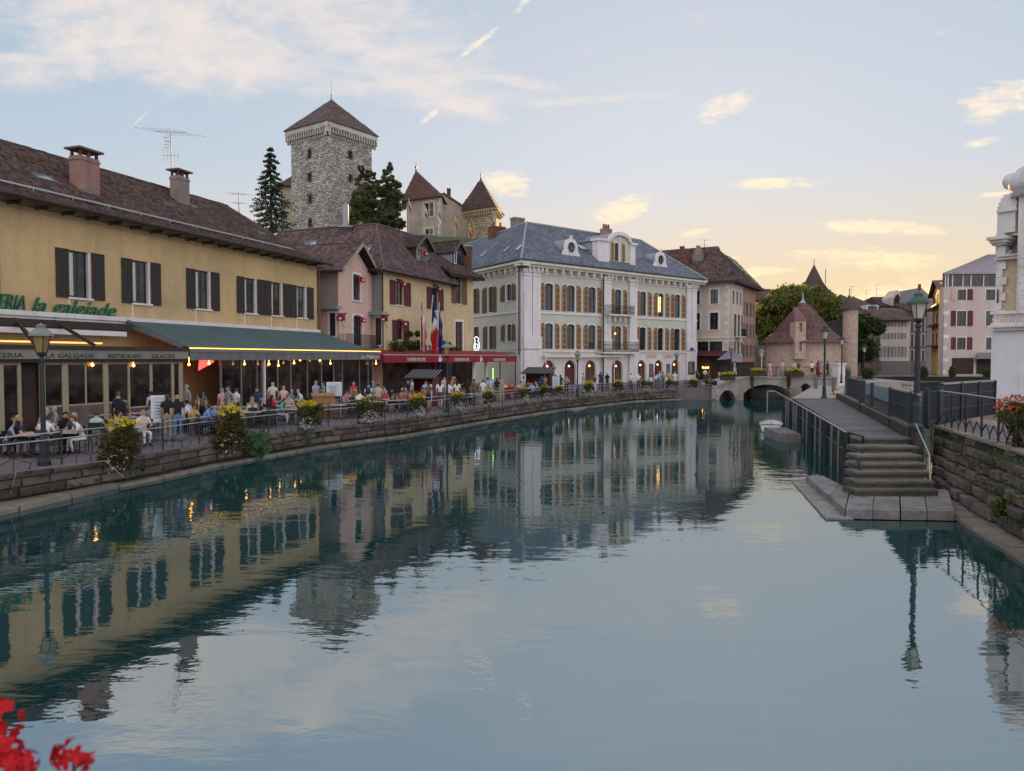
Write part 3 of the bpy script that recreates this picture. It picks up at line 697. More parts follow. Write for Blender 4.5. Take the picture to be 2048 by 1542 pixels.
lg = thing('bank_ledge', 'rough pale ledge at the foot of the right retaining wall', 'ledge', (RB[3].x, RB[3].y, 0))
blocks(lg, list(reversed(RB)), -.4, .52, 1.0, 1.0, M['ledge_st'], -.02, 1.5, 24, 'ledge_stone', jit=.05)
# ---- landing, steps, gangway
ld = thing('stone_landing', 'two-tier grey stone landing platform beside the water', 'landing', (9, 20, 0))
mb = MB(); q = [PZ(1652, 1037, .04), PZ(1925, 1050, .04), PZ(1890, 985, .04), PZ(1584, 962, .04)]
P4 = [(p.x, p.y) for p in q]; mb.hprism([(8.05, 19.05), (11.3, 18.7), (12.6, 24.5), (9.55, 24.9)], -.8, -.02)
part('base', mb, M['moss_st'], ld)
lo0, lo1 = Vector(P4[0]), Vector(P4[3])
for k in range(5):                                    # lower slabs along the left side
    a = lo0.lerp(lo1, k / 5 + .006); b = lo0.lerp(lo1, (k + 1) / 5 - .006); w = Vector((.62, -.05))
    m_ = MB(); dz_ = random.uniform(-.012, .012); m_.hprism([a, a + w * (1.0 if k else 1.1), b + w * .9, b], -.12, .04 + dz_); part('lower_slab', m_, M['slab_st'], ld)
m_ = MB(); m_.hprism([lo0 + Vector((.02, -.0)), Vector((11.2, 18.55)), Vector((11.2, 19.4)), lo0 + Vector((.3, .3))], -.5, .0); part('front_sill', m_, M['moss_st'], ld)
u0 = PZ(1691, 1018, .25); u1 = PZ(1612, 950, .25); u2 = PZ(1879, 1022, .25)
for k in range(4):                                    # upper slabs with worn joints
    a, b = Vector((u0.x, u0.y)), Vector((u2.x + .4, u2.y)); c, d = Vector((10.0, 21.9)), Vector((12.9, 21.9)); g_ = .006; m_ = MB(); hz_ = random.uniform(-.014, .004); m_.hprism([a.lerp(b, k / 4 + g_) + Vector((0, random.uniform(-.03, .03))), a.lerp(b, (k + 1) / 4 - g_) + Vector((0, random.uniform(-.03, .03))), c.lerp(d, (k + 1) / 4 - g_), c.lerp(d, k / 4 + g_)], -.3, .25 + hz_); part('upper_slab', m_, M['slab_st'], ld)
for k in range(3):
    a, b = Vector((u0.x, u0.y)), Vector((u1.x, u1.y)); c, d = Vector((9.98, 21.88)), Vector((u1.x + .55, u1.y)); t0 = k / 3 + .006; t1 = (k + 1) / 3 - .006; m_ = MB(); m_.hprism([a.lerp(b, t0), c.lerp(d, t0), c.lerp(d, t1), a.lerp(b, t1)] if k else [a + Vector((-.01, .02)), c + Vector((-.02, -.02)), c.lerp(d, t1), a.lerp(b, t1)], -.3, .245 - .006 * k); part('upper_slab', m_, M['slab_st'], ld)
sr = thing('stone_steps', 'flight of seven dark stone steps climbing to the gangway', 'steps', (10.8, 22.5, 0))
ypx = [979.5, 963, 944, 927, 911, 893, 876]
for k in range(7):
    zt = .25 + (k + 1) * 1.25 / 7; y0 = PZ(1720, ypx[k], zt).y; y1 = 25.4
    xl = xp(1717 + k * .6, y0); xr = xp(1868 - k * 8.0, y0)
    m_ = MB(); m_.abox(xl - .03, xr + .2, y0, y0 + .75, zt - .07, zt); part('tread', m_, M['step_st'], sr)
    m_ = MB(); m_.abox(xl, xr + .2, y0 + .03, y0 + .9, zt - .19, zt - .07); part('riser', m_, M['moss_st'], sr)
gl0 = Vector((11.35, 24.35)); gl1 = Vector((18.4, 48.7)); gr0 = Vector((12.95, 24.35)); gr1 = Vector((21.2, 48.7))
gw = thing('gangway', 'grey plank gangway running along the canal from the steps', 'walkway', (gl0.x, gl0.y, 1.4))
nplk = 132; pm_ = None
for k in range(nplk):
    t = (k + .5) / nplk; a = gl0.lerp(gl1, t); b = gr0.lerp(gr1, t)
    if pm_ is None:
        m_ = MB(); m_.abox(-.5, .5, -.083, .083, 0, .05); pm_ = m_.mesh('plank', M['plank'])
    o = bpy.data.objects.new('plank', pm_); COL.objects.link(o); o.parent = gw
    o.location = Vector(((a.x + b.x) / 2, a.y, 1.45 + random.uniform(-.006, .006))) - Vector(gw.location); o.scale = ((b - a).length + random.uniform(-.03, .03), 1, 1); o.rotation_euler = (0, 0, random.uniform(-.003, .003))
m_ = MB()
for s in (0.0, 1.0):
    a = gl0.lerp(gr0, s); b = gl1.lerp(gr1, s); f = Fr(a, b, False); m_.box(f, 0, f.L, -.08, .08, 1.2, 1.449)
m_.hprism([(gl0.x + .2, gl0.y + .8), (gr0.x, gr0.y + .8), (gr1.x, gr1.y), (gl1.x + .2, gl1.y)], -1.0, 1.1)
part('beam', m_, M['joint'], gw)
# platform between gangway and bridge
mb = MB(); mb.hprism([(18.2, 48.72), (22.0, 48.72), (33.5, 74.0), (30.0, 74.0)], -1.2, 1.42); struct('platform', mb, M['bridge_st'])
# low wall right of the gangway
lw = thing('low_wall', 'low stained wall with pale coping along the right side of the gangway', 'wall', (13, 25, 0))
a = Vector((12.95, 23.9)); b = Vector((21.35, 48.9)); c = Vector((24.6, 57))
f = Fr(a, b, True); f.n = Vector((f.u.y, -f.u.x)) * -1
m_ = MB(); m_.box(f, 0, f.L, -.28, -.02, -1, 1.78); f2 = Fr(b, c, True); m_.box(f2, 0, f2.L, -.3, .0, -1, 1.75); part('wall_body', m_, M['quay_st'], lw)
for k in range(18):
    m_ = MB(); m_.box(f, f.L * k / 18 + .01, f.L * (k + 1) / 18 - .01, -.32, .02, 1.78, 1.86); part('coping_stone', m_, M['ledge_st'], lw)
# block and post in the water left of the gangway
m_ = MB(); p = PZ(1578, 884, 0); m_.hprism([(p.x - .5, p.y), (p.x + .5, p.y - .2), (p.x + 1.0, p.y + 3.2), (p.x - .1, p.y + 3.4)], -.5, .42); solo('mooring_block', m_, M['step_st'], 'pale stone block in the water beside the small white boat', 'stone block')
# ================================================================== LEFT ROW
def g(px, Y): return Vector((xp(px, Y), Y))
def lineL(a, Y): return Vector((a + .3295 * Y, Y))
def pframe(F_, px0, py0, px1, py1, d=0.0):
    """rectangle on a facade from two opposite corners -> (a0, a1, z0, z1)"""
    a0, z1 = F_.hit(px0, py0, d); a1, z0 = F_.hit(px1, py1, d); return (min(a0, a1), max(a0, a1), min(z0, z1), max(z0, z1))
def chimney(root, x, y, z0, z1, w, d, m, rz=0.0, cap='slab', name='chimney', pots=0):
    u = Vector((math.cos(rz), math.sin(rz))); f = Fr((x, y), (x + u.x, y + u.y)); f.n = Vector((-u.y, u.x))
    b = MB(); b.box(f, -w / 2, w / 2, -d / 2, d / 2, z0, z1); b.box(f, -w / 2 - .04, w / 2 + .04, -d / 2 - .04, d / 2 + .04, z1 - .22, z1 - .12)
    c = part(name, b, m, root)
    t = MB()
    if cap == 'slab':
        for sx in (-1, 0, 1):
            for sy in (-1, 1): t.box(f, sx * (w / 2 - .1) - .06, sx * (w / 2 - .1) + .06, sy * (d / 2 - .1) - .06, sy * (d / 2 - .1) + .06, z1, z1 + .32)
        t.box(f, -w / 2 - .16, w / 2 + .16, -d / 2 - .16, d / 2 + .16, z1 + .32, z1 + .42); part('chimney_cap', t, M['tile_brown'], c)
    elif cap == 'pots':
        for k in range(pots or 2): 
            a = -w / 2 + w * (k + .5) / (pots or 2); q = f.pt(a, 0, z1); t.tube(q, (q[0], q[1], z1 + .6), .16, .12, 8)
        part('chimney_pot', t, M['tile_red'], c)
    elif cap == 'step':
        t.box(f, -w * .32, w * .32, -d * .4, d * .4, z1, z1 + w * .45); t.box(f, -w * .16, w * .16, -d * .3, d * .3, z1 + w * .45, z1 + w * .8); part('chimney_cap', t, m, c)
    else:
        t.box(f, -w / 2 - .08, w / 2 + .08, -d / 2 - .08, d / 2 + .08, z1, z1 + .12); part('chimney_cap', t, M['zinc'], c)
    return c
def skylight(root, P0, U, V, w, h, m=None):
    """roof window lying on a slope: P0 corner, U along, V up the slope"""
    U = Vector(U).normalized(); V = Vector(V).normalized(); Nn = U.cross(V)
    if Nn.z < 0: Nn = -Nn
    P0 = Vector(P0); b = MB()
    def bx(a0, a1, c0, c1, t0, t1, mi):
        p = [P0 + U * a + V * c + Nn * t for t in (t0, t1) for c in (c0, c1) for a in (a0, a1)]
        b.add(p, [(0, 1, 3, 2), (4, 6, 7, 5), (0, 4, 5, 1), (2, 3, 7, 6), (0, 2, 6, 4), (1, 5, 7, 3)], mi)
    bx(0, w, 0, .07, 0, .14, 0); bx(0, w, h - .07, h, 0, .14, 0); bx(0, .07, .07, h - .07, 0, .14, 0); bx(w - .07, w, .07, h - .07, 0, .14, 0); bx(.07, w - .07, .07, h - .07, .04, .10, 1)
    return part('skylight', b, [M['frame_g'], m or M['skyglass']], root)
M['skyglass'] = glassmat('roof_window_glass', (0.35, 0.38, 0.42), 0.08, 1.6)
def gable_dormer(root, f, a0, a1, d0, zb, zw, zr, back, mwall, mroof, over=.35, m_side=None, win=True, wname='dormer'):
    """f: facade frame; front plane at d0; wall from zb to zw, ridge at zr; runs back"""
    ac = (a0 + a1) / 2; b = MB()
    b.prism(f, [(a0, zb), (a1, zb), (a1, zw), (ac, zr - .12), (a0, zw)], d0 - .06, d0, 0)
    b.box(f, a0, a0 + .08, d0 - back, d0 - .06, zb, zw, 1); b.box(f, a1 - .08, a1, d0 - back, d0 - .06, zb, zw, 1)
    dm = part(wname, b, [mwall, m_side or mwall], root)
    rb = MB(); k = (zr - zw) / (ac - a0); eo = .22
    for s in (0, 1):
        ae = a0 - eo if s == 0 else a1 + eo; ze = zw - eo * k
        q = [f.pt(ae, d0 + over, ze), f.pt(ac, d0 + over, zr), f.pt(ac, d0 - back, zr), f.pt(ae, d0 - back, ze)]
        lo_ = [(x, y, z - .1) for x, y, z in q]
        rb.add(q + lo_, [(0, 1, 2, 3), (4, 7, 6, 5), (0, 4, 5, 1), (1, 5, 6, 2), (2, 6, 7, 3), (3, 7, 4, 0)])
        tiles([[f.pt(ae, d0 - back, ze + .02), f.pt(ae, d0 + over, ze + .02), f.pt(ac, d0 + over, zr + .02), f.pt(ac, d0 - back, zr + .02)]], .3, .26, .03, mroof, dm)
    part('dormer_roof', rb, M['wood_d'], dm)
    bb = MB()
    for s in (0, 1):
        ae = a0 - eo if s == 0 else a1 + eo; ze = zw - eo * k
        bb.prism(f, [(ae, ze - .18), (ae, ze + .03), (ac, zr + .03), (ac, zr - .22)], d0 + over, d0 + over + .04)
    part('bargeboard', bb, M['wood_g'], dm)
    return dm
# ------------------------------------------------------------------ long yellow house
FY = Fr(lineL(-33, 14), lineL(-33, 55.9)); LY = FY.L
YH_ = thing('yellow_house', 'long yellow rendered house with dark shutters above the awnings at the left', 'house', (FY.p.x, FY.p.y, 0))
zE = FY.hit(380, 470, .9)[1]; zLedge = FY.hit(500, 654, .1)[1]
wins = [((-95, -51), (-94, -24), (-23, -1)), ((140.5, 185), (114, 140), (185.5, 211)), ((267, 303), (245, 266.5), (303.5, 323)), ((392.5, 423), (374, 392), (423.5, 440)), ((490, 515), (474.5, 489.5), (515.5, 529.3)),
        ((543.3, 566.5), (530, 543), (567, 580)), ((593.6, 614.3), (580.6, 593.3), (614.6, 627.3))]
z0w = sum(FY.hit(x, y)[1] for x, y in ((150, 598), (285, 609), (405, 618), (600, 631))) / 4
z1w = sum(FY.hit(x, y)[1] for x, y in ((150, 507), (285, 525), (405, 543), (600, 566))) / 4
mb = MB(); holes = []
for (o, l, r) in wins[1:]: holes.append((FY.at(o[0]), FY.at(o[1]), z0w, z1w, 0))
ao = FY.at(0) - 1.9; holes.append((ao - 1.3, ao, z0w, z1w, 0))
wall(mb, FY, 0, LY, .8, zE + .25, holes, .22)
ex = FY.off(0)
mb.box(FY, LY - .3, LY, -11, -.001, .8, zE); mb.box(FY, 0, LY - .3, -11, -10.7, .8, zE); mb.box(FY, 0, .3, -10.7, -.3, .8, zE)
part('wall', mb, M['yellow'], YH_)
def ywindow(a0, a1, sl, sr_):
    w = window(YH_, FY, a0, a1, z0w, z1w, 0, .2, M['frame_d'], M['pane'] , (1, 3), .06, sill=.08, msur=M['white_st'])
    b = MB(); b.box(FY, a0 - .06, a0 - .003, .0, .02, z0w, z1w); part('edge_strip', b, M['white_st'], w); b = MB(); b.box(FY, a1 - .12, a1 - .002, -.2, -.02, z0w, z1w); part('jamb', b, M['white_st'], w)
    c = MB(); c.box(FY, a0 + .15 + .0, a0 + (a1 - a0) * .3, -.195 + .04, -.19 + .045, z0w + .1, z1w - .1); part('curtain', c, M['cream'], w)
    if sl: shutter(YH_, FY, sl[0], sl[1], z0w - .05, z1w + .02, M['sh_dark'])
    if sr_: shutter(YH_, FY, sr_[0], sr_[1], z0w - .05, z1w + .02, M['sh_dark'])
    b = MB(); b.box(FY, a0 - .07, a0 + .0, .002, .05, zLedge + .1, z0w - .1); part('pipe', b, M['white'], YH_)
for (o, l, r) in wins[1:]:
    ywindow(FY.at(o[0]), FY.at(o[1]), (FY.at(l[0]), FY.at(l[1])), (FY.at(r[0]), FY.at(r[1])))
ywindow(ao - 1.3, ao, (ao - 2.3, ao - 1.36), (ao + .1, FY.at(2)))
mb = MB(); mb.box(FY, 0, LY, .002, .28, zLedge - .12, zLedge + .1); mb.box(FY, 0, LY, .002, .18, zLedge - .25, zLedge - .125); part('string_course', mb, M['white_st'], YH_)
# roof: main slope, flatter foot, hip at the far end, back slope
ze = zE + .12; aE = LY + .5
rz_ = FY.hit(355, 383, -5.5)[1]; aR = FY.hit(455, 412, -5.5)[0]
kz = ze + (rz_ - ze) * .18; kd = -.75
def rp(a, d, z): return FY.pt(a, d, z)
t_k = (aE - aR)
slopeA = [rp(0, .95, ze), rp(aE, .95, ze), rp(aE - t_k * .2, kd, kz), rp(0, kd, kz)]
slopeB = [rp(0, kd, kz), rp(aE - t_k * .2, kd, kz), rp(aR, -5.5, rz_), rp(0, -5.5, rz_)]
slopeC = [rp(0, -11.9, ze), rp(aE, -11.9, ze), rp(aR, -5.5, rz_), rp(0, -5.5, rz_)]
hip = [rp(aE, .95, ze), rp(aE, -11.9, ze), rp(aR, -5.5, rz_), rp(aE - t_k * .2, kd, kz)]
mb = MB(); roof_shell(mb, [slopeA, slopeB, slopeC]); mb.poly([(x, y, z - .02) for x, y, z in hip]); part('roof', mb, M['under'], YH_)
tiles([slopeA, slopeB], .20, .21, .03, M['tile_brown'], YH_)
mb = MB()
for a in np.arange(1, LY, 1.35): mb.box(FY, a, a + .12, .002, .9, ze - .3, ze - .14)
mb.box(FY, 0, LY + .4, .5, .56, ze - .34, ze - .29); part('rafter_tail', mb, M['wood_d'], YH_)
mb = MB(); mb.path([rp(0, 1.03, ze - .03), rp(aE, 1.03, ze - .06)], .085, 8); part('gutter', mb, M['wood_d'], YH_)
mb = MB()
for k, t in enumerate((.84, .92, 1.0)):
    d = .95 + (kd - .95) * t; z = ze + (kz - ze) * t + .16; mb.path([rp(0, d, z), rp(aE - 2.6, d, z)], .022, 5)
for a in np.arange(.6, aE - 2.6, 2.1):
    for t in (.84, 1.0):
        d = .95 + (kd - .95) * t; z = ze + (kz - ze) * t; mb.tube(rp(a, d, z), rp(a, d, z + .18), .02)
part('snow_rail', mb, M['steel'], YH_)
mb = MB()
for k in range(90):
    a = aR * k / 90; mb.box(FY, a, a + aR / 90 - .02, -5.6, -5.4, rz_ - .04, rz_ + .05 + random.uniform(0, .03))
part('ridge_tile', mb, M['tile_brown'], YH_, kind='stuff')
# chimneys and roof windows
def onslope(px, py):
    P0 = Vector(slopeB[0]); nn = (Vector(slopeB[1]) - P0).cross(Vector(slopeB[2]) - P0); r = ray(px, py); o = Vector((0, 0, CAMZ)); t = (P0 - o).dot(nn) / r.dot(nn); return o + r * t
ang = math.atan2(FY.u.y, FY.u.x)
for (pb, pt, w, m_) in (((170, 378), (158, 313), 1.2, M['chimney']), ((360, 402), (350, 352), 1.0, M['chimney_g'])):
    q = onslope(*pb); Yc = q.y - .3; zt = PY(pt[0], pt[1], Yc).z
    chimney(YH_, q.x, q.y, q.z - 1.0, zt, w, .75 if w > 1.1 else .65, m_, ang)
    CH2 = (q.x, q.y, zt)
V_ = Vector(slopeB[3]) - Vector(slopeB[0])
for px, py, w, h in ((76, 360, 1.0, .55), (166, 388, .7, .35), (332, 413, .7, .3), (384, 417, .5, .3), (520, 470, .6, .3)):
    q = onslope(px, py); skylight(YH_, q, FY.u.to_3d(), V_, w, h)
# downpipe at the far corner
mb = MB(); mb.path([FY.pt(LY + .1, .12, ze - .3), FY.pt(LY + .1, .12, zLedge + .4), FY.pt(LY + .3, .1, zLedge - .6)], .07, 8); part('downpipe', mb, M['sh_olive'], YH_)
# green lettering on the wall
a1_ = FY.hit(235, 630, .15)[0]; zt = FY.hit(150, 622, .15)[1]
a0_ = FY.hit(48, 612, .15)[0]
text('la galejade', FY, FY.at(67, .15), FY.hit(150, 628, .15)[1] - .03, .15, 1.0, M['green_let'], YH_, .05, .35, FY.at(234, .15) - FY.at(67, .15))
text('PIZZERIA', FY, FY.at(-60, .15), FY.hit(20, 617, .15)[1] - .03, .15, .95, M['green_let'], YH_, .05, .35, FY.at(52, .15) - FY.at(-60, .15))
# ------------------------------------------------------------------ glazed verandas with awnings
FV = Fr(lineL(-29.4, 14), lineL(-29.4, 57.8)); zF = 1.12
dback = -(FV.p - FY.p).dot(FV.n)                                # wall behind the veranda
zVb = FV.hit(200, 718)[1]; zVt = FV.hit(200, 700)[1]
aS = FV.at(377)
V1 = thing('restaurant_veranda', 'cream timber glazed restaurant front with faded valance under the yellow house', 'restaurant front', (FV.p.x, FV.p.y, 0))
mb = MB(); mb.box(FV, 0, aS, -.06, .0, zVb, zVt); part('valance', mb, M['val_beige'], V1)
mb = MB(); mb.box(FV, 0, aS, -.25, .05, zVt + .002, zVt + .17); mb.box(FV, 0, aS, -.2, -.08, zVb - .14, zVb - .002); part('fascia_beam', mb, M['wood_d'], V1)
tw = lambda p: FV.at(p, .02)
for s_, x0, x1, y, h in (('PIZZERIA', -38, 47, 713.5, .27), ('LA GALEJADE', 92, 188, 714, .27), ('RESTAURANT', 217, 284, 714.5, .27), ('GLACES', 304, 350, 715, .27)):
    text(s_, FV, tw(x0), FV.hit((x0 + x1) / 2, y, .02)[1] - .03, .012, h, M['dark_let'], V1, .008, 0, tw(x1) - tw(x0))
zg = FV.hit(64, 817)[1] if False else 1.12
low = 2.0
posts = [(-40, -32), (4, 14), (42, 49), (88, 97), (131, 143), (213, 223), (262, 266), (306, 311), (349, 354), (364, 371)]
for k, (x0, x1) in enumerate(posts):
    mb = MB(); mb.box(FV, FV.at(x0), FV.at(x1), -.32, -.2, zF, zVb - .14); part('post', mb, M['frame_c'], V1)
for k in range(len(posts) - 1):
    x0 = FV.at(posts[k][1]); x1 = FV.at(posts[k + 1][0])
    if posts[k][1] == 49:
        mb = MB(); mb.box(FV, x0, x1, -.5, -.45, zF, zVb - .14); part('open_door', mb, M['inside'], V1); continue
    mb = MB(); lw_ = low if k not in (1,) else zF + .1
    if k >= 3: lw_ = zF + 1.0 if k < 6 else zF + .7
    mb.box(FV, x0, x1, -.31, -.22, zF, lw_ - .08); part('apron_panel', mb, M['quay_st'] if k >= 3 else M['frame_c'], V1)
    mb = MB(); mb.box(FV, x0, x1, -.29, -.23, lw_ - .08, lw_); mb.box(FV, x0, x1, -.29, -.23, zVb - .24, zVb - .142)
    if x1 - x0 > 1.5: mb.box(FV, (x0 + x1) / 2 - .04, (x0 + x1) / 2 + .04, -.29, -.23, lw_, zVb - .24)
    w_ = part('glazed_panel', mb, M['frame_c'], V1)
    mb = MB(); mb.box(FV, x0, x1, -.27, -.255, lw_, zVb - .24); part('pane', mb, M['pane_b'], w_)
mb = MB(); mb.box(FV, 0, aS, -dback + .05 if dback > 0 else -3, -.3, zVt + .1, zVt + .16); part('flat_roof', mb, M['wood_d'], V1)
# folded awning arms rising to the wall
zW = zLedge - .3
for x0, x1 in ((-60, -10), (22, 75), (100, 192), (245, 366)):
    p0 = Vector(FY.pt(FY.at(x0), .3, zW)); p1 = Vector(FV.pt(FV.at(x1), -.1, zVt + .22)); b = MB(); b.tube(p0, p1, .09, .09, 4); part('awning_arm', b, M['wood_d'] if x0 != 245 else M['awn_grey'], V1)
mb = MB(); mb.box(FY, 0, FY.at(243), .3, .75, zW - .32, zW + .02); part('awning_cassette', mb, M['wood_d'], V1)
mb = MB(); mb.box(FY, 0, FY.at(230), .76, .80, zW - .62, zW - .38); part('white_trim', mb, M['white'], V1)
mb = MB(); mb.box(FV, 0, FV.at(225), -.62, -.58, zVt + .28, zVt + .35); part('light_strip', mb, M['led_o'], V1)
mb = MB(); mb.poly([FY.pt(FY.at(246), .32, zW + .1), FV.pt(FV.at(372), -.1, zVt + .2), FV.pt(FV.at(372), -.1, zVt + .35), FY.pt(FY.at(246), .32, zW + .3)]); part('side_cloth', mb, M['awn_grey'], V1)
# second restaurant: green awning
V2 = thing('green_awning_terrace', 'blue green sloping awning with yellow light strip over a glazed terrace', 'awning', (FV.pt(aS, 0, 0)[0], FV.pt(aS, 0, 0)[1], 0))
aE2 = FV.at(761); zL = FV.hit(570, 700)[1]; zA = FV.hit(570, 705)[1]; zB = FV.hit(570, 720)[1]
q0 = FY.pt(FY.at(243), .3, zLedge - .1); q1 = FY.pt(FY.at(640), .3, zLedge - .1); q2 = FV.pt(aE2, .0, zL + .05); q3 = FV.pt(aS + .1, .0, zL + .05)
mb = MB(); nn_ = 14
for i in range(nn_):
    t0, t1 = i / nn_, (i + 1) / nn_
    for j in range(6):
        s0, s1 = j / 6, (j + 1) / 6
        def bl(t, s): a = Vector(q0).lerp(Vector(q1), t); b = Vector(q3).lerp(Vector(q2), t); p = a.lerp(b, s); p.z -= .10 * math.sin(math.pi * s) * (1 + .3 * math.sin(t * 40)); return p
        mb.poly([bl(t0, s0), bl(t1, s0), bl(t1, s1), bl(t0, s1)])
part('awning_cloth', mb, M['awn_green'], V2, smooth=True)
mb = MB(); mb.box(FV, aS + .1, aE2, -.03, .03, zL - .01, zL + .04); part('light_strip', mb, M['led'], V2)
mb = MB(); mb.box(FV, aS + .1, aE2, -.14, .03, zA - .02, zL - .024); part('front_bar', mb, M['frame_g'], V2)
mb = MB(); n_ = 120
for i in range(n_):
    a0 = aS + .1 + (aE2 - aS - .1) * i / n_; a1 = aS + .1 + (aE2 - aS - .1) * (i + 1) / n_; w0 = .03 * math.sin(i * 1.3); w1 = .03 * math.sin((i + 1) * 1.3)
    mb.poly([FV.pt(a0, w0, zB), FV.pt(a1, w1, zB), FV.pt(a1, 0, zA - .02), FV.pt(a0, 0, zA - .02)])
part('valance', mb, M['awn_grey'], V2)
text('La Maison', FV, FV.at(722, .06), FV.hit(740, 717, .06)[1], .05, .42, M['white_let'], V2, .008, .4, FV.at(757, .06) - FV.at(722, .06))
fr2 = [380, 457, 497, 528, 538, 569, 595, 628, 656, 680, 697, 731, 748, 757]
for x in fr2:
    mb = MB(); a = FV.at(x); wd = .11 if x not in (528,) else .07; mb.box(FV, a - wd / 2, a + wd / 2, -.6, -.5, zF, zB + .35); part('post', mb, M['frame_g'], V2)
mb = MB(); mb.box(FV, FV.at(530) - .05, FV.at(530) + .05, -.1, .0, zF, zB + .1); part('pole', mb, M['white'], V2)
for k in range(len(fr2) - 1):
    if fr2[k] in (380,): continue
    x0 = FV.at(fr2[k]) + .05; x1 = FV.at(fr2[k + 1]) - .05
    b = MB(); b.box(FV, x0, x1, -.58, -.52, zB + .22, zB + .32); b.box(FV, x0, x1, -.58, -.52, zF, zF + .12); w_ = part('glazed_panel', b, M['frame_g'], V2)
    b = MB(); b.box(FV, x0, x1, -.56, -.545, zF + .12, zB + .22); part('pane', b, M['pane_b'], w_)
mb = MB(); mb.box(FV, aS + .2, FV.at(457), -3.2, -3.1, zF, zB + .6); part('inner_wall', mb, M['inside_b'], V2)
mb = MB(); a = FV.at(434); mb.prism(FV, [(a - .3, zB - .55), (a + .9, zB - .1), (a + .7, zB + .1), (a - .2, zB + .1)], -1.0, -.95); part('red_sign', mb, M['red_l'], V2)
bulbs = [(185, 730, 0), (267, 731, 0), (378, 729, 0), (418, 727, 1), (489, 728, 1), (538, 728, 1), (557, 731, 1), (588, 726, 1), (661, 727, 1), (752, 727, 1), (600, 720, 1), (640, 721, 1)]
for x, y, w in bulbs:
    a, z = FV.hit(x, y, -.15); b = MB(); q = FV.pt(a, -.15, z); b.lathe(q, [(.01, -.07), (.06, -.03), (.06, .03), (.01, .08)], 8); b.tube((q[0], q[1], q[2] + .08), (q[0], q[1], zVb + .1), .01, n=4)
    part('hanging_bulb', b, M['bulb'], V2 if w else V1)
# ------------------------------------------------------------------ pink gabled house
B0, B1, C0, C1, D1 = g(678, 57.6), g(745, 62.9), g(765, 62.6), g(905, 74.6), g(947, 77.7)
FP = Fr(B0, B1); PK = thing('pink_house', 'narrow pink gabled house with white window surrounds between the two yellow houses', 'house', (B0.x, B0.y, 0))
zPe = FP.hit(745, 552)[1]; apA, apZ = FP.hit(718, 487, .5); zPe0 = zPe
ac = FP.L / 2
def redbox(root, f, px, py, d=.5):
    a, z = f.hit(px, py, d); b = MB(); b.box(f, a - .32, a + .32, d - .1, d + .12, z - .17, z + .17); b.poly([f.pt(a - .5, .03, z + .45), f.pt(a + .3, .03, z + .45), f.pt(a + .3, d, z + .17), f.pt(a - .3, d, z + .17)]); b.tube(f.pt(a, .02, z - .7), f.pt(a, d, z - .15), .02, n=4)
    w = part('window_awning', b, M['awn_red'], root); b = MB(); b.box(f, a - .13, a + .13, d + .122, d + .13, z - .07, z + .07); b.box(f, a - .03, a + .03, d + .13, d + .135, z - .1, z + .1); part('emblem', b, M['white_let'], w)
pw = [pframe(FP, 706, 548, 720.5, 602), pframe(FP, 706.5, 632, 724, 692)]
mb = MB(); zc = zPe
wall(mb, FP, 0, FP.L, .8, zc, [w + (0,) for w in pw], .22)
mb.prism(FP, [(0, zc), (FP.L, zc), (ac, apZ - .35)], -.3, 0)
FPs = Fr(FP.pt(0, -1.75, 0)[:2], B0); FPs = Fr(FP.pt(0, -3.0, 0)[:2], B0)
ps = [pframe(FPs, 659, 626, 671, 672)]
wall(mb, FPs, 0, FPs.L, .8, zPe, [ps[0] + (0,)], .15)
mb.box(FP, FP.L - .3, FP.L, -9, -.3, .8, zc); part('wall', mb, M['pink'], PK)
mb = MB(); f3 = FPs.off(.02); mb.box(FPs, 0, FPs.L - .02, .004, .03, FPs.hit(660, 622)[1] + .1, zPe - .1); part('shade_tint_panel', mb, M['mauve'], PK, label='side wall with shade put into its mauve grey colour')  # panel puts the shade of the pink side wall into colour
for w in pw: window(PK, FP, *w, 0, .2, M['frame_d'], M['pane'], (1, 2), .07, sur=.2, msur=M['white'], sill=.2)
window(PK, FPs, *ps[0], 0, .13, M['frame_d'], M['pane'], (1, 2), .07, sur=.16, msur=M['white'], sill=.15)
for x, y, f in ((724, 560, FP), (726, 641, FP), (682, 637, FPs)): redbox(PK, f, x, y)
mb = MB(); mb.box(FPs, -.2, FPs.L + .3, .0, .7, FPs.hit(670, 618)[1] - .05, FPs.hit(670, 614)[1] + .05); part('pent_roof', mb, M['zinc'], PK)
ovr = .7; er = .55; kk = (apZ - zPe) / ac * .95; zR = apZ + .1
sl = [[FP.pt(-er, -9, zR - (ac + er) * kk), FP.pt(-er, ovr, zR - (ac + er) * kk), FP.pt(ac, ovr, zR), FP.pt(ac, -9, zR)],
      [FP.pt(FP.L + er, -9, zR - (ac + er) * kk), FP.pt(FP.L + er, ovr, zR - (ac + er) * kk), FP.pt(ac, ovr, zR), FP.pt(ac, -9, zR)]]
mb = MB(); roof_shell(mb, sl, .14); part('roof', mb, M['under'], PK); tiles(sl, .22, .28, .03, M['tile_purple'], PK)
for s in (0, 1):
    ae = -er if s == 0 else FP.L + er; zz = zR - (ac + er) * kk; mb = MB(); mb.prism(FP, [(ae, zz - .22), (ae, zz + .05), (ac, zR + .05), (ac, zR - .25)], ovr, ovr + .06); part('bargeboard', mb, M['frame_c'], PK)
mb = MB(); a0, z0 = FP.hit(693, 697, .7); a1, _ = FP.hit(757, 697, .7); zt = FP.hit(725, 669, .7)[1]
mb.box(FP, a0, a1, -.0, .75, z0 - .12, z0); part('balcony_slab', mb, M['white_st'], PK)
mb = MB(); mb.box(FP, a0, a1, .68, .72, zt - .04, zt); mb.box(FP, a0, a1, .68, .72, z0 + .06, z0 + .1)
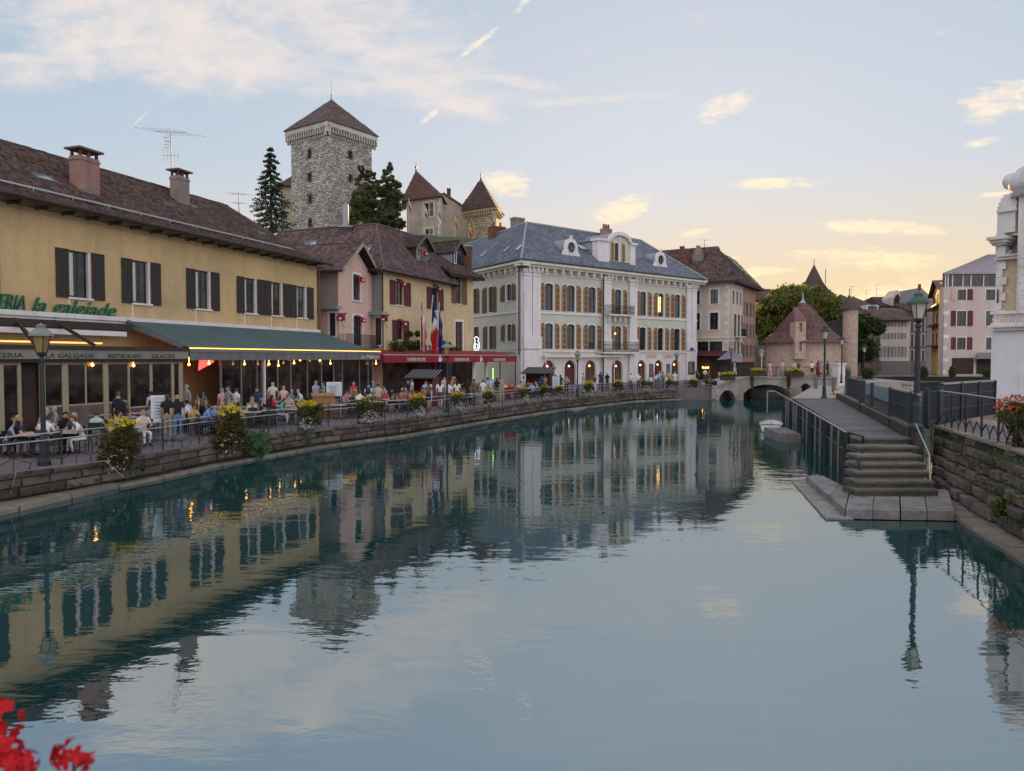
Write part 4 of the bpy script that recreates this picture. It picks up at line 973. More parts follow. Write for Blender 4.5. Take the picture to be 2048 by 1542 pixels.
for a in np.arange(a0, a1, .14): mb.box(FP, a, a + .025, .69, .715, z0, zt)
for aa in (a0, a1):
    for d in np.arange(.02, .7, .14): mb.box(FP, aa - .012, aa + .012, d, d + .025, z0, zt)
part('balcony_railing', mb, M['iron'], PK)
# ------------------------------------------------------------------ yellow tavern house (two roof heights)
FC = Fr(C0, C1); FD = Fr(C1, D1)
TV = thing('tavern_house', 'yellow tavern house with wine red shutters, dormers and a red awning', 'house', (C0.x, C0.y, 0))
zCe = FC.hit(835, 555, .7)[1]; zDe = FD.hit(928, 553, .6)[1]
cw = [pframe(FC, 790, 562, 806, 611), pframe(FC, 863, 575, 876, 622), pframe(FC, 793, 641, 806, 680)]
mb = MB(); wall(mb, FC, 0, FC.L, .8, zCe + .1, [w + (0,) for w in cw], .2)
dw = [pframe(FD, 911.5, 549, 922, 608), pframe(FD, 910.5, 643, 925, 707)]
wall(mb, FD, 0, FD.L, .8, zDe + .1, [w + (0,) for w in dw], .2)
mb.box(FD, FD.L - .3, FD.L, -9, -.01, .8, zDe); part('wall', mb, M['yellow2'], TV)
FCs = Fr(FC.pt(0, -2.6, 0)[:2], C0)
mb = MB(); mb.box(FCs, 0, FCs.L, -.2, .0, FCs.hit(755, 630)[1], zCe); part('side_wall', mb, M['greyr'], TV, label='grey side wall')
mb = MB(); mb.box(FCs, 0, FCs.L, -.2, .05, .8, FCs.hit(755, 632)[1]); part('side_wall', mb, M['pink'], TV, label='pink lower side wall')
mb = MB(); mb.box(FCs, -.1, FCs.L + .5, .0, .75, FCs.hit(757, 631)[1], FCs.hit(757, 624)[1]); part('pent_roof', mb, M['zinc'], TV)
fs_ = FCs.off(.06); wq = pframe(fs_, 752, 636, 763, 690); window(TV, fs_, *wq, 0, -.02, M['frame_d'], M['pane'], (1, 2), .07, sur=.14, msur=M['white'], sill=.1)
redbox(TV, fs_, 768, 639)
for w in cw: window(TV, FC, *w, 0, .18, M['frame_d'], M['pane'], (1, 2), .08, sill=.06, msur=M['white_st'])
window(TV, FD, *dw[0], 0, .18, M['frame_d'], M['pane_p'], (1, 3), .07, sur=.16, msur=M['white_st'], sill=.1)
for f, x0, y0, x1, y1 in ((FC, 779, 556, 789.4, 612), (FC, 807, 560, 820.5, 613), (FC, 853, 566, 862.6, 617), (FC, 876.4, 572, 886, 622), (FC, 784, 637, 793, 680), (FC, 806.4, 640, 817, 681)):
    r_ = pframe(f, x0, y0, x1, y1); zz = [c for c in cw if abs(c[2] - r_[2]) < 1.4 and abs(c[3] - r_[3]) < 1.4]
    z0, z1 = (zz[0][2], zz[0][3]) if zz else (r_[2], r_[3]); shutter(TV, f, r_[0], r_[1], z0, z1, M['sh_wine'], panels=3)
for x0, x1 in ((902, 911), (922.4, 933)): r_ = pframe(FD, x0, 548, x1, 608); shutter(TV, FD, r_[0], r_[1], dw[0][2], dw[0][3], M['sh_olive'], panels=3)
r_ = dw[1]; am = (r_[0] + r_[1]) / 2
for a, b in ((r_[0] + .02, am - .01), (am + .01, r_[1] - .02)): shutter(TV, FD, a, b, r_[2], r_[3], M['sh_olive'], d=-.1, panels=4, mslat=M['sh_dark'])
mb = MB(); mb.box(FD, r_[0] - .18, r_[0], .003, .03, r_[2], r_[3] + .25); mb.box(FD, r_[1], r_[1] + .18, .003, .03, r_[2], r_[3] + .25); mb.box(FD, r_[0], r_[1], .003, .03, r_[3], r_[3] + .25); part('surround', mb, M['white_st'], TV)
for x, y in ((807, 568), (878, 578), (809, 648)): redbox(TV, FC, x, y, .45)
T1 = PY(753, 449, 68.0); T2 = T1 + FC.u.to_3d() * 7.4; RL = Vector((T1.x - FC.n.x * 11, T1.y - FC.n.y * 11, T1.z))
zc_ = zCe + .1; er = .7
sf = [FC.pt(-.8, er, zc_), FC.pt(FC.L + .3, er, zc_), tuple(T2), tuple(T1)]
sn = [FC.pt(-.8, er, zc_), FC.pt(-.8, -14, zc_), tuple(RL), tuple(T1)]
sb = [FC.pt(FC.L + .3, er, zc_), FC.pt(FC.L + .3, -9, zc_), tuple(T2)]
mb = MB(); roof_shell(mb, [sf, sn, sb], .16); part('roof', mb, M['under'], TV); tiles([sf, sn], .24, .28, .035, M['tile_purple'], TV)
mb = MB(); mb.path([FC.pt(-.8, er + .06, zc_ - .04), FC.pt(FC.L + .3, er + .06, zc_ - .04)], .08, 6); mb.path([FC.pt(-.05, .1, zc_ - .1), FC.pt(-.05, .1, 4.6)], .06, 6); part('gutter', mb, M['wood_d'], TV)
mb = MB(); mb.path([tuple(T1 + Vector((0, 0, .06))), tuple(RL + Vector((0, 0, .06)))], .1, 5); mb.path([tuple(T1 + Vector((0, 0, .06))), tuple(T2 + Vector((0, 0, .06)))], .1, 5); mb.path([tuple(T1), FC.pt(-.8, er, zc_)], .09, 5); part('ridge_cap', mb, M['tile_purple'], TV)
# right part roof
zd_ = zDe + .12; rd = PY(880, 478, 82).z
sd_ = [FD.pt(-1.2, .75, zd_), FD.pt(FD.L + 1.0, .75, zd_), FD.pt(FD.L - 1.5, -7, zd_ + 4.6), FD.pt(-1.8, -7, zd_ + 4.6)]
sd2 = [FD.pt(FD.L + 1.0, .75, zd_), FD.pt(FD.L + 1.0, -12, zd_), FD.pt(FD.L - 1.5, -7, zd_ + 4.6)]
mb = MB(); roof_shell(mb, [sd_, sd2], .2); mb.prism(FD, [(0, 0)] * 0 + [(-1.2, zd_), (-1.2, zd_ - .3), (FD.L + 1, zd_ - .3), (FD.L + 1, zd_)], .70, .76); part('roof', mb, M['under'], TV); tiles([sd_, sd2], .24, .28, .035, M['tile_dark'], TV)
# gable wall seen between the two roofs
mb = MB(); mb.prism(FD.off(0), [(-.6, zd_ - .4), (-.6, zd_ + .2), (-.5, zd_ + .2), (-.5, zd_ - .4)], -.3, .6); part('barge_end', mb, M['wood_d'], TV)
# dormers
def dorm(f, d0, L_, R_, apex, base, wallz, mw, mr, back, **k):
    a0, _ = f.hit(L_, 500, d0); a1, _ = f.hit(R_, 500, d0); zr = f.hit((L_ + R_) / 2, apex, d0 + .35)[1]; zb = f.hit((L_ + R_) / 2, base, d0)[1]; zw = f.hit((L_ + R_) / 2, wallz, d0)[1]
    return gable_dormer(TV, f, a0, a1, d0, zb, zw, zr, back, mw, mr, **k), (a0, a1, zb, zw)
dm, q_ = dorm(FC, -.9, 831, 862, 467, 534, 494, M['wood_d'], M['tile_dark'], 5.0)
fo = FC.off(-.9); window(dm, fo, q_[0] + .3, q_[1] - .35, q_[2] + .4, q_[3] - .15, 0, -.05, M['frame_w'], M['pane'], (1, 3), .06) if False else None
wm2 = MB(); a0, a1, zb, zw = q_; wm2.box(fo, a0 + .15, a0 + .21, .0, .07, zb + .35, zw); wm2.box(fo, a0 + .55, a0 + .62, .0, .07, zb + .35, zw)
for t in (.0, .33, .66, 1): wm2.box(fo, a0 + .15, a0 + .6, .0, .06, zb + .35 + (zw - zb - .4) * t, zb + .4 + (zw - zb - .4) * t)
part('dormer_casement', wm2, M['frame_w'], dm); wm2 = MB(); wm2.box(fo, a0 + .12, a1 - .2, .005, .03, zb + .35, zw); part('dormer_pane', wm2, M['pane'], dm)
redbox(TV, fo, 851, 508, .6)
dm, q_ = dorm(FD, -1.6, 906, 928, 481, 533, 502, M['wood_d'], M['tile_dark'], 4.4, m_side=M['zinc'])
fo = FD.off(-1.6); a0, a1, zb, zw = q_; wm2 = MB(); wm2.box(fo, a0 + .1, a0 + .2, .0, .07, zb + .2, zw); wm2.box(fo, a0 + .45, a0 + .55, .0, .07, zb + .2, zw); wm2.box(fo, a0 + .1, a0 + .55, 0, .06, zb + .2, zb + .3)
part('dormer_casement', wm2, M['frame_w'], dm); wm2 = MB(); wm2.box(fo, a0 + .1, a1 - .1, .005, .03, zb + .2, zw); part('dormer_pane', wm2, M['pane'], dm)
def onplane(poly, px, py):
    P0 = Vector(poly[0]); nn = (Vector(poly[1]) - P0).cross(Vector(poly[2]) - P0); r = ray(px, py); o = Vector((0, 0, CAMZ)); t = (P0 - o).dot(nn) / r.dot(nn); return o + r * t
q = onplane(sn, 634, 491); skylight(TV, q, -FC.n.to_3d(), Vector(T1) - Vector(sn[0]), 1.3, .8)
q = onplane(sf, 737, 512); skylight(PK, onplane(sn, 735, 511), FC.n.to_3d() * -1, Vector(RL) - Vector(sn[1]), 1.5, 1.3)
q = onplane(sn, 692, 462); chimney(TV, q.x, q.y, q.z - .6, q.z + .3, 1.2, .8, M['tile_dark'], 0, 'plain'); mb = MB(); mb.tube((q.x, q.y, q.z + .3), (q.x, q.y, q.z + 2.4), .28, .25, 10); part('flue', mb, M['zinc'], TV)
# brick stack behind the right dormer
q = PY(934, 520, 80.5); chimney(TV, q.x, q.y, q.z - 2, PY(934, 494, 80.5).z, 1.0, .9, M['brick'], 0, 'plain')
# ------------------------------------------------------------------ red tavern awning
FR = Fr(g(768, 59.5), g(1034, 77.0))
TA = thing('red_awning', 'long red awning lettered with the tavern name along the quay', 'awning', (FR.p.x, FR.p.y, 0))
z1_ = FR.hit(900, 711.5)[1]; z0_ = FR.hit(900, 724.5)[1]
n_ = 90; mb = MB()
for i in range(n_):
    a0, a1 = FR.L * i / n_, FR.L * (i + 1) / n_; w0, w1 = .03 * math.sin(i * 1.1), .03 * math.sin((i + 1) * 1.1)
    mb.poly([FR.pt(a0, w0, z0_), FR.pt(a1, w1, z0_), FR.pt(a1, 0, z1_), FR.pt(a0, 0, z1_)])
part('valance', mb, M['awn_red'], TA)
mb = MB(); mb.poly([FR.pt(0, 0, z1_), FR.pt(FR.L, 0, z1_), FR.pt(FR.L - .5, -2.4, z1_ + .5), FR.pt(0, -2.4, z1_ + .5)]); mb.poly([FR.pt(0, 0, z0_), FR.pt(0, 0, z1_), FR.pt(0, -2.4, z1_ + .5), FR.pt(0, -2.4, z1_)]); part('awning_cloth', mb, M['awn_red'], TA)
mb = MB(); mb.box(FR, 0, FR.L, -.08, .04, z1_ + .002, z1_ + .1); part('front_bar', mb, M['steel'], TA)
for x0, x1 in ((814, 851), (909, 938.5), (987, 1011)): text('TAVERNE FISCHER', FR, FR.at(x0, .06), FR.hit((x0 + x1) / 2, 722.3, .06)[1], .05, .42, M['white_let'], TA, .006, 0, FR.at(x1, .06) - FR.at(x0, .06))
for x in (880, 962):
    a, z = FR.hit(x, 721, .05); mb = MB(); mb.box(FR, a - .18, a + .18, .045, .06, z - .1, z + .25); mb.lathe(FR.pt(a, .05, z + .33), [(.02, -.09), (.1, 0), (.02, .09)], 8); mb.box(FR, a + .2, a + .3, .045, .06, z, z + .2); part('emblem', mb, M['white_let'], TA)
for x in (947, 972, 1000, 1031):
    mb = MB(); a = FR.at(x, -1.2); mb.tube(FR.pt(a, -1.2, .9), FR.pt(a, -1.2, z1_ + .2), .16 if x < 980 else .06, n=10); part('column', mb, M['white_st'] if x < 980 else M['iron'], TA)
mb = MB(); mb.box(FC, 0, FC.L, .03, .08, .9, z1_ - .1); mb.box(FD, 0, FD.L, .03, .08, .9, z1_ - .1); part('dark_front', mb, M['inside'], TV)
for k in range(9):
    f = FC if k < 7 else FD; a = (k + .5) * (FC.L / 7) if k < 7 else (k - 7 + .5) * FD.L / 2; b = MB(); b.box(f, a - .7, a + .7, .09, .13, 1.3, z1_ - .5); w_ = part('glazed_panel', b, M['sh_wine'], TV); b = MB(); b.box(f, a - .6, a + .6, .131, .14, 1.4, z1_ - .6); part('pane', b, M['pane_b'], w_)
# board with script lettering
mb = MB(); a0, z0 = FC.hit(818, 706, .5); a1, z1 = FC.hit(893, 694, .5); mb.box(FC, a0, a1, .42, .5, z0 - .1, z1 + .1); sb_ = part('sign_board', mb, M['black'], TV)
text('Taverne Fischer', FC, FC.at(840, .52), FC.hit(858, 701, .52)[1], .505, .72, M['white_let'], TV, .01, .3, FC.at(878, .52) - FC.at(840, .52))
# neon outline sign on the alley side
FN = Fr(g(944, 77), g(962, 77.2)); FN.n = Vector((0, -1)); NS = thing('neon_sign', 'white outlined neon tavern sign hanging beside the yellow wall corner', 'sign', (FN.p.x, FN.p.y, 0))
def fpx(pts): return [FN.pt(*(lambda h: (h[0], .0, h[1]))(FN.hit(x, y))) for x, y in pts]
out = [(949, 676), (953, 673), (958, 677), (956, 682), (959, 686), (959, 694), (957, 700), (949, 700), (948, 693), (950, 686), (951, 682), (949, 676)]
mb = MB(); mb.path(fpx(out), .035, 5); mb.path(fpx([(951, 688), (956, 688), (956, 696), (951, 696), (951, 688)]), .03, 5); part('tube', mb, M['glow_w'], NS)
mb = MB(); mb.poly([(p[0], p[1] + .05, p[2]) for p in fpx(out[:-1])]); part('back_plate', mb, M['black'], NS)
# ================================================================== PALE GREEN HOTEL BUILDING
def w2(x, y): return (900 + x / 3.856, 420 + y / 3.856)
A_ = g(1046, 80.0)
FWd = Vector((.766, .643)).normalized(); 
FW = Fr(A_, A_ + FWd * 30.3, None)
_t = (0.2475 * A_.y - A_.x) / (FW.u.x - .2475 * FW.u.y); FW = Fr(A_, A_ + FW.u * _t); LWf = FW.L
lfd = Vector((-.514, .858)).normalized(); FL = Fr(A_, A_ + lfd * 27)
GH = thing('green_hotel', 'grand pale green building with white pilasters, arched shuttered windows and slate roof', 'building', (A_.x, A_.y, 0))
zS1 = FW.hit(1050, 701)[1]; zS2 = FW.hit(1050, 623)[1]; zCo = FW.hit(1053, 519, .9)[1]; zAr = FW.hit(1060, 536)[1]
W2 = [((728, 795), (690, 724), (808, 842)), ((898, 962), (860, 895), (973, 1007)), ((1063, 1123), (1027, 1060), (1133, 1166)), ((1267, 1320), (1237, 1264), (1333, 1362)), ((1460, 1510), (1432, 1459), (1522, 1551)), ((1600, 1645), (1567, 1595), (1658, 1686)), ((1728, 1773), (1698, 1725), (1782, 1810))]
def wa(x): return FW.at(w2(x, 0)[0])
z2b = FW.hit(*w2(761, 775))[1]; z2t = FW.hit(*w2(761, 565))[1]; z1b = FW.hit(*w2(761, 1080))[1]; z1t = FW.hit(*w2(761, 873))[1]
if z1b < zS1 + .05: z1b = zS1 + .05
up = []; lo = []
for (o, l, r) in W2:
    a0, a1 = wa(o[0]), wa(o[1]); w_ = a1 - a0; rise = .32
    up.append((a0, a1, z2b, z2t, rise)); lo.append((a0, a1, z1b, z1t, rise))
G0 = [(710, 805), (880, 970), (1040, 1125), (1245, 1330), (1440, 1510), (1575, 1640), (1705, 1768)]
zd = FW.hit(*w2(757, 1158))[1]; gd = [(wa(a), wa(b), HW + .1, zd, (wa(b) - wa(a)) / 2) for a, b in G0]
mb = MB(); wall(mb, FW, 0, LWf, zS1, zCo - .2, up + lo, .28); mb.box(FW, 0, LWf, -16, -15.8, .8, zCo - .3); mb.box(FW, LWf - .2, LWf, -15.7, -.3, .8, zCo - .3); part('wall', mb, M['sage'], GH)
mb = MB(); wall(mb, FW, 0, LWf, .8, zS1, gd, .35)
for z in np.arange(1.5, zd - .6, .42):                              # rusticated joints as thin grooves between proud courses
    pass
part('ground_floor_wall', mb, M['white_st'], GH)
mb = MB()
for k, h in enumerate(gd):                                        # archivolts round the ground floor doors
    o = arch_pts(h[0] - .28, h[1] + .28, h[3] - h[4], h[3] + .28, 12); i = arch_pts(h[0], h[1], h[3] - h[4], h[3], 12)
    for j in range(12): mb.prism(FW, [o[j], o[j + 1], i[j + 1], i[j]], .003, .07)
    mb.box(FW, h[0] - .28, h[0], .003, .07, HW + .1, h[3] - h[4]); mb.box(FW, h[1], h[1] + .28, .003, .07, HW + .1, h[3] - h[4])
part('arch_moulding', mb, M['white_st'], GH, kind='stuff')
for k, h in enumerate(gd):
    fm = MB(); d = -.3; fm.box(FW, h[0], h[0] + .12, d, d + .08, h[2], h[3] - h[4]); fm.box(FW, h[1] - .12, h[1], d, d + .08, h[2], h[3] - h[4]); fm.box(FW, h[0], h[1], d, d + .08, h[3] - h[4] - .06, h[3] - h[4] + .06); c = (h[0] + h[1]) / 2; fm.box(FW, c - .05, c + .05, d, d + .08, h[2], h[3] - h[4])
    o = arch_pts(h[0], h[1], h[3] - h[4], h[3]); i = arch_pts(h[0] + .12, h[1] - .12, h[3] - h[4], h[3] - .12)
    for j in range(8): fm.prism(FW, [o[j], o[j + 1], i[j + 1], i[j]], d, d + .08)
    if k in (1, 5): fm.box(FW, h[0] + .12, h[1] - .12, d + .01, d + .05, h[2], h[3] - h[4] - .06)
    dr = part('door', fm, M['sh_wine'], GH); pm = MB(); pm.prism(FW, [(h[0], h[2])] + arch_pts(h[0], h[1], h[3] - h[4], h[3] - .01) + [(h[1], h[2])], d + .01, d + .03); part('pane', pm, M['inside_b'] if k not in (1, 5) else M['inside'], dr)
    b = MB(); b.lathe(FW.pt(c, -.15, h[3] - h[4] + .25), [(.01, -.09), (.09, 0), (.01, .09)], 8); part('door_light', b, (M['bulb_p'] if k in (0, 3) else M['bulb_y']), GH)
for i, (o, l, r) in enumerate(W2):
    for h, flr in ((up[i], 2), (lo[i], 1)):
        window(GH, FW, *h, .24, M['frame_d'], M['pane'], (1, 3), .07, sur=.13, msur=M['white'], sill=.1)
        shutter(GH, FW, wa(l[0]), wa(l[1]), h[2] + .03, h[3] + .0, M['sh_ochre'], panels=4, mslat=M['sh_slat'], top='r', rnd=.38)
        shutter(GH, FW, wa(r[0]), wa(r[1]), h[2] + .03, h[3] + .0, M['sh_ochre'], panels=4, mslat=M['sh_slat'], top='l', rnd=.38)
# lit window on the upper floor
h = up[5]; b = MB(); b.box(FW, h[0] + .1, (h[0] + h[1]) / 2 + .25, -.205, -.2, h[2] + .6, h[3] - .45); part('lit_pane', b, emat('lit_room', (1, .55, .22), .75), GH)
h = lo[3]; b = MB(); b.lathe(FW.pt(h[0] + .25, -.1, h[3] - .9), [(.01, -.12), (.1, 0), (.01, .12)], 8); part('wall_lamp', b, M['bulb'], GH)
# left face
def w3(x): return FL.at(w2(x, 0)[0])
LF = []
def lz(x, y): return FL.hit(*w2(x, y))[1]
for (x0, x1, yt, yb) in ((436, 475, 572, 700), (297, 335, 590, 790), (180, 205, 606, 800), (438, 476, 880, 1010), (300, 340, 893, 1090), (184, 207, 900, 1010)):
    LF.append((w3(x1), w3(x0), lz((x0 + x1) / 2, yb), lz((x0 + x1) / 2, yt), .3))
mb = MB(); wall(mb, FL, 0, FL.L, .8, zCo - .2, LF, .25); part('side_wall', mb, M['sage'], GH)
sh = [((393, 423), (480, 507)), ((252, 285), (338, 360)), ((150, 178), (205, 228)), ((396, 424), (482, 505)), ((258, 288), (342, 357)), ((155, 182), (208, 222))]
for h, (l, r) in zip(LF, sh):
    window(GH, FL, *h, .2, M['frame_d'], M['pane'], (1, 3), .07, sur=.13, msur=M['white'], sill=.12)
    for q, tp in ((l, 'l'), (r, 'r')):
        a, b = sorted((w3(q[0]), w3(q[1]))); shutter(GH, FL, a, b, h[2], h[3], M['sh_olive'], panels=3, top=tp, rnd=.3)
# string courses, pilasters, cornice
mb = MB()
for f, L_ in ((FW, LWf), (FL, FL.L)):
    mb.box(f, .0, L_, .004, .16, zS1 - .12, zS1 + .12); mb.box(f, .0, L_, .004, .22, zS1 + .121, zS1 + .19); mb.box(f, 0, L_, .004, .10, zS2 - .12, zS2 + .12); mb.box(f, 0, L_, .004, .10, zAr - .55, zAr - .42)
part('string_course', mb, M['white_st'], GH)
pil = [(555, 622), (628, 690), (1170, 1232), (1375, 1432), (1815, 1849), (1853, 1888)]
for x0, x1 in pil:
    a0, a1 = max(-.02, wa(x0)), min(LWf + .1, wa(x1)); b = MB(); b.box(FW, a0, a1, .02, .24, zS1 + .195, zAr - .5); b.box(FW, a0 - .08, a1 + .08, .02, .34, zS1 + .195, zS1 + 1.5); b.box(FW, a0 - .08, a1 + .08, .02, .32, zAr - .85, zAr - .7); b.box(FW, a0 - .12, a1 + .12, .02, .38, zAr - .5, zAr - .1); b.box(FW, a0 - .05, a1 + .05, .02, .3, HW, zS1 - .125); part('pilaster', b, M['white_st'], GH)
b = MB(); b.box(FL, .0, 1.0, .02, .2, zS1 + .195, zAr - .4); b.box(FL, -.05, 1.1, .02, .3, HW, zS1 - .13); b.box(FL, 0, 1.1, .02, .3, zAr - .85, zAr - .7); part('pilaster', b, M['white_st'], GH)
mb = MB()
for f, L_, e in ((FW, LWf, .95), (FL, FL.L, .95)):
    mb.box(f, -e, L_ + (e if f is FW else 0), -.3, .62, zCo - .62, zCo - .38); mb.box(f, -e - .0, L_ + (e if f is FW else 0), -.3, .95, zCo - .379, zCo - .06)
part('cornice', mb, M['cream_st'], GH)
cor = MB(); 
for f, L_ in ((FW, LWf), (FL, FL.L)):
    a = .5
    while a < L_:
        near = any(wa(x0) - .3 < a < wa(x1) + .3 for x0, x1 in pil) if f is FW else False
        b = MB(); b.prism(FW if f is FW else FL, [(a - .13, zCo - .63), (a + .13, zCo - .63), (a + .13, zCo - .98), (a + .05, zCo - 1.12), (a - .05, zCo - 1.12), (a - .13, zCo - .98)], .04, .55); part('bracket', b, M['cream_st'], GH); a += .62 if near else 1.24
mb = MB()
for f, L_ in ((FW, LWf), (FL, FL.L)): mb.path([f.pt(-.9, 1.0, zCo - .02), f.pt(L_ + .5, 1.0, zCo - .02)], .09, 6)
for x in (1167,): mb.path([FW.pt(wa(x), .32, HW), FW.pt(wa(x), .32, zCo - .6)], .08, 6)
mb.path([FL.pt(.1, .45, HW + 3.6), FL.pt(.1, .45, zCo - .6)], .08, 6); part('gutter', mb, M['iron_b'], GH)
# roof
R1 = PY(1053, 446, 88.5); R2 = R1 + FW.u.to_3d() * 20.5
e = .9; zc_ = zCo - .02
pA = Vector(FW.pt(-e * 1.15, e, zc_)); pB = Vector(FW.pt(LWf + e, e, zc_)); pC = Vector(FW.pt(LWf + e, -17.5, zc_)); pD = Vector(FL.pt(FL.L, e, zc_)); pD2 = Vector(FL.pt(FL.L, -14, zc_))
RLk = R1 + lfd.to_3d() * 0; rb1 = Vector((R1.x, R1.y, R1.z))
r_front = [pA, pB, R2, R1]; _q = (pD - pA) * .66; _dn = (pA - R1); _dn = _dn - (pD - pA).normalized() * _dn.dot((pD - pA).normalized()); r_left = [pD, pA, R1, R1 + _q + _dn * .22]; r_right = [pB, pC, R2]; r_back = [pC, pD2, r_left[3], R1, R2]
mb = MB(); roof_shell(mb, [[tuple(p) for p in q] for q in (r_front, r_left, r_right)], .15); part('roof', mb, M['under'], GH)
tiles([r_front, r_left, r_right], .34, .30, .022, M['slate'], GH, 'slate')
mb = MB()
for p, q in ((R1, pA), (R1, R2), (R2, pB)): mb.path([p + Vector((0, 0, .07)), q + Vector((0, 0, .07))], .13, 6)
mb.path([r_left[3] + Vector((0, 0, .06)), R1 + Vector((0, 0, .06))], .12, 6); part('lead_ridge', mb, M['zinc'], GH)
for px, py, pl, w, h in ((1029, 503, 0, .9, 1.3), (1003, 507, 0, .9, 1.3), (958, 516, 0, .9, 1.3), (1163, 500, 1, 1.1, 1.2)):
    pol = r_left if pl == 0 else r_front; q = onplane(pol, px, py); U = (pol[1] - pol[0]); n_ = U.cross(pol[2] - pol[0]); V = n_.cross(U); V = V if V.z > 0 else -V; skylight(GH, q, U, V, w, h)
# round dormers
def oeil(px, py, d):
    ac_, zc0 = FW.hit(px, py, d); r = .62; f = FW.off(d); dm = MB()
    ring = [(ac_ + (r + .42) * math.cos(t), zc0 + (r + .42) * math.sin(t)) for t in np.linspace(-.6, math.pi + .6, 15)]
    prof = [(ac_ + 1.5, zc0 - 1.35), (ac_ + 1.42, zc0 - .95)] + ring + [(ac_ - 1.42, zc0 - .95), (ac_ - 1.5, zc0 - 1.35)]
    inn = [(ac_ + r * math.cos(t), zc0 + r * math.sin(t)) for t in np.linspace(0, 2 * math.pi, 25)[:-1]]
    n = 24                                                          # front plate with a round hole, built as a fan of quads
    outr = []
    for k in range(n):
        t = 2 * math.pi * k / n; c, s = math.cos(t), math.sin(t)
        if s < -.45: k_ = 1.35 / -s; outr.append((ac_ + max(-1.45, min(1.45, c * k_)), zc0 - 1.35 if abs(c * k_) < 1.45 else zc0 + s * 1.45 / abs(c)))
        else: outr.append((ac_ + (r + .42) * c, zc0 + (r + .42) * s))
    for k in range(n):
        k2 = (k + 1) % n; dm.prism(f, [inn[k], inn[k2], outr[k2], outr[k]], -.12, .1)
    for k in range(n):
        k2 = (k + 1) % n; dm.prism(f, [(ac_ + (inn[k][0] - ac_) * 1.0, zc0 + (inn[k][1] - zc0)), (inn[k2][0], inn[k2][1]), (ac_ + (inn[k2][0] - ac_) * 1.18, zc0 + (inn[k2][1] - zc0) * 1.18), (ac_ + (inn[k][0] - ac_) * 1.18, zc0 + (inn[k][1] - zc0) * 1.18)], .1, .16)
    dm.prism(f, [(ac_ - .12, zc0 + r + .3), (ac_ + .12, zc0 + r + .3), (ac_ + .05, zc0 + r + .75), (ac_ - .05, zc0 + r + .75)], -.1, .14)
    o = part('round_dormer', dm, M['white_st'], GH)
    b = MB(); b.prism(f, [(ac_ + r * .99 * math.cos(t), zc0 + r * .99 * math.sin(t)) for t in np.linspace(0, 2 * math.pi, 21)[:-1]], -.12, -.1); b.box(f, ac_ - .03, ac_ + .03, -.1, -.06, zc0 - r, zc0 + r); part('pane', b, M['pane'], o)
    b = MB(); m_ = 10; back = 4.2
    for k in range(m_):
        t0, t1 = math.pi * k / m_, math.pi * (k + 1) / m_; R_ = r + .36
        p = [(ac_ + R_ * math.cos(t0), zc0 + R_ * math.sin(t0)), (ac_ + R_ * math.cos(t1), zc0 + R_ * math.sin(t1))]
        b.poly([f.pt(p[0][0], -.1, p[0][1]), f.pt(p[1][0], -.1, p[1][1]), f.pt(p[1][0], -back, p[1][1]), f.pt(p[0][0], -back, p[0][1])])
    for s in (-1, 1): b.poly([f.pt(ac_ + s * (r + .36), -.1, zc0), f.pt(ac_ + s * (r + .36), -back, zc0), f.pt(ac_ + s * (r + .36), -back * .5, zc0 - 1.3), f.pt(ac_ + s * (r + .36), -.1, zc0 - 1.3)])
    for d_ in (.9, 1.7, 2.5, 3.3):
        q = [f.pt(ac_ + (r + .38) * math.cos(t), -d_, zc0 + (r + .38) * math.sin(t)) for t in np.linspace(0, math.pi, 9)]; b.path(q, .03, 4)
    part('dormer_roof', b, M['zinc'], o)
oeil(*w2(932, 290), -.9); oeil(*w2(1622, 386), -.9)
# central dormer
d = -.55; f = FW.off(d)
def ca(x): return FW.hit(*w2(x, 300), d)[0]
def cz(x, y): return FW.hit(*w2(x, y), d)[1]
a0, a1, b0, b1 = ca(1140), ca(1425), ca(1222), ca(1385); zb = cz(1280, 398); zc1 = cz(1180, 240); zt = cz(1310, 172); ac_ = (b0 + b1) / 2
mb = MB(); hw = (ca(1268), ca(1300), cz(1284, 393), cz(1284, 252), .3)
wall(mb, f, b0, b1, zb, zc1 + .3, [hw], .2); ar = arch_pts(b0, b1, zc1 + .3, zt - .25, 12); mb.prism(f, ar, -.2, 0); dmr = part('dormer', mb, M['sage'], GH)
mb = MB(); mb.box(f, a0, b0, -.9, .12, zb - .3, zc1); mb.box(f, b1, a1, -.9, .12, zb - .3, zc1); mb.box(f, a0 - .2, b0 + .02, -1, .3, zc1 + .001, zc1 + .28); mb.box(f, b1 - .02, a1 + .2, -1, .3, zc1 + .001, zc1 + .28)
o = arch_pts(b0 - .1, b1 + .1, zc1 + .28, zt, 14); i = arch_pts(b0 + .35, b1 - .35, zc1 + .28, zt - .42, 14)
for k in range(14): mb.prism(f, [o[k], o[k + 1], i[k + 1], i[k]], .0, .32)
mb.box(f, ac_ - .12, ac_ + .12, .0, .1, hw[3] + .15, zt - .4); part('dormer_stone', mb, M['white_st'], dmr)
window(dmr, f, *hw, .18, M['frame_d'], M['pane'], (1, 3), .06, sur=.16, msur=M['white']); shutter(dmr, f, ca(1240), ca(1262), hw[2], hw[3], M['sh_ochre'], panels=4, mslat=M['sh_slat'], top='r', rnd=.2); shutter(dmr, f, ca(1325), ca(1347), hw[2], hw[3], M['sh_ochre'], panels=4, mslat=M['sh_slat'], top='l', rnd=.2)
b = MB()
ap = arch_pts(b0 - .06, b1 + .06, zc1 + .28, zt - .03, 12)
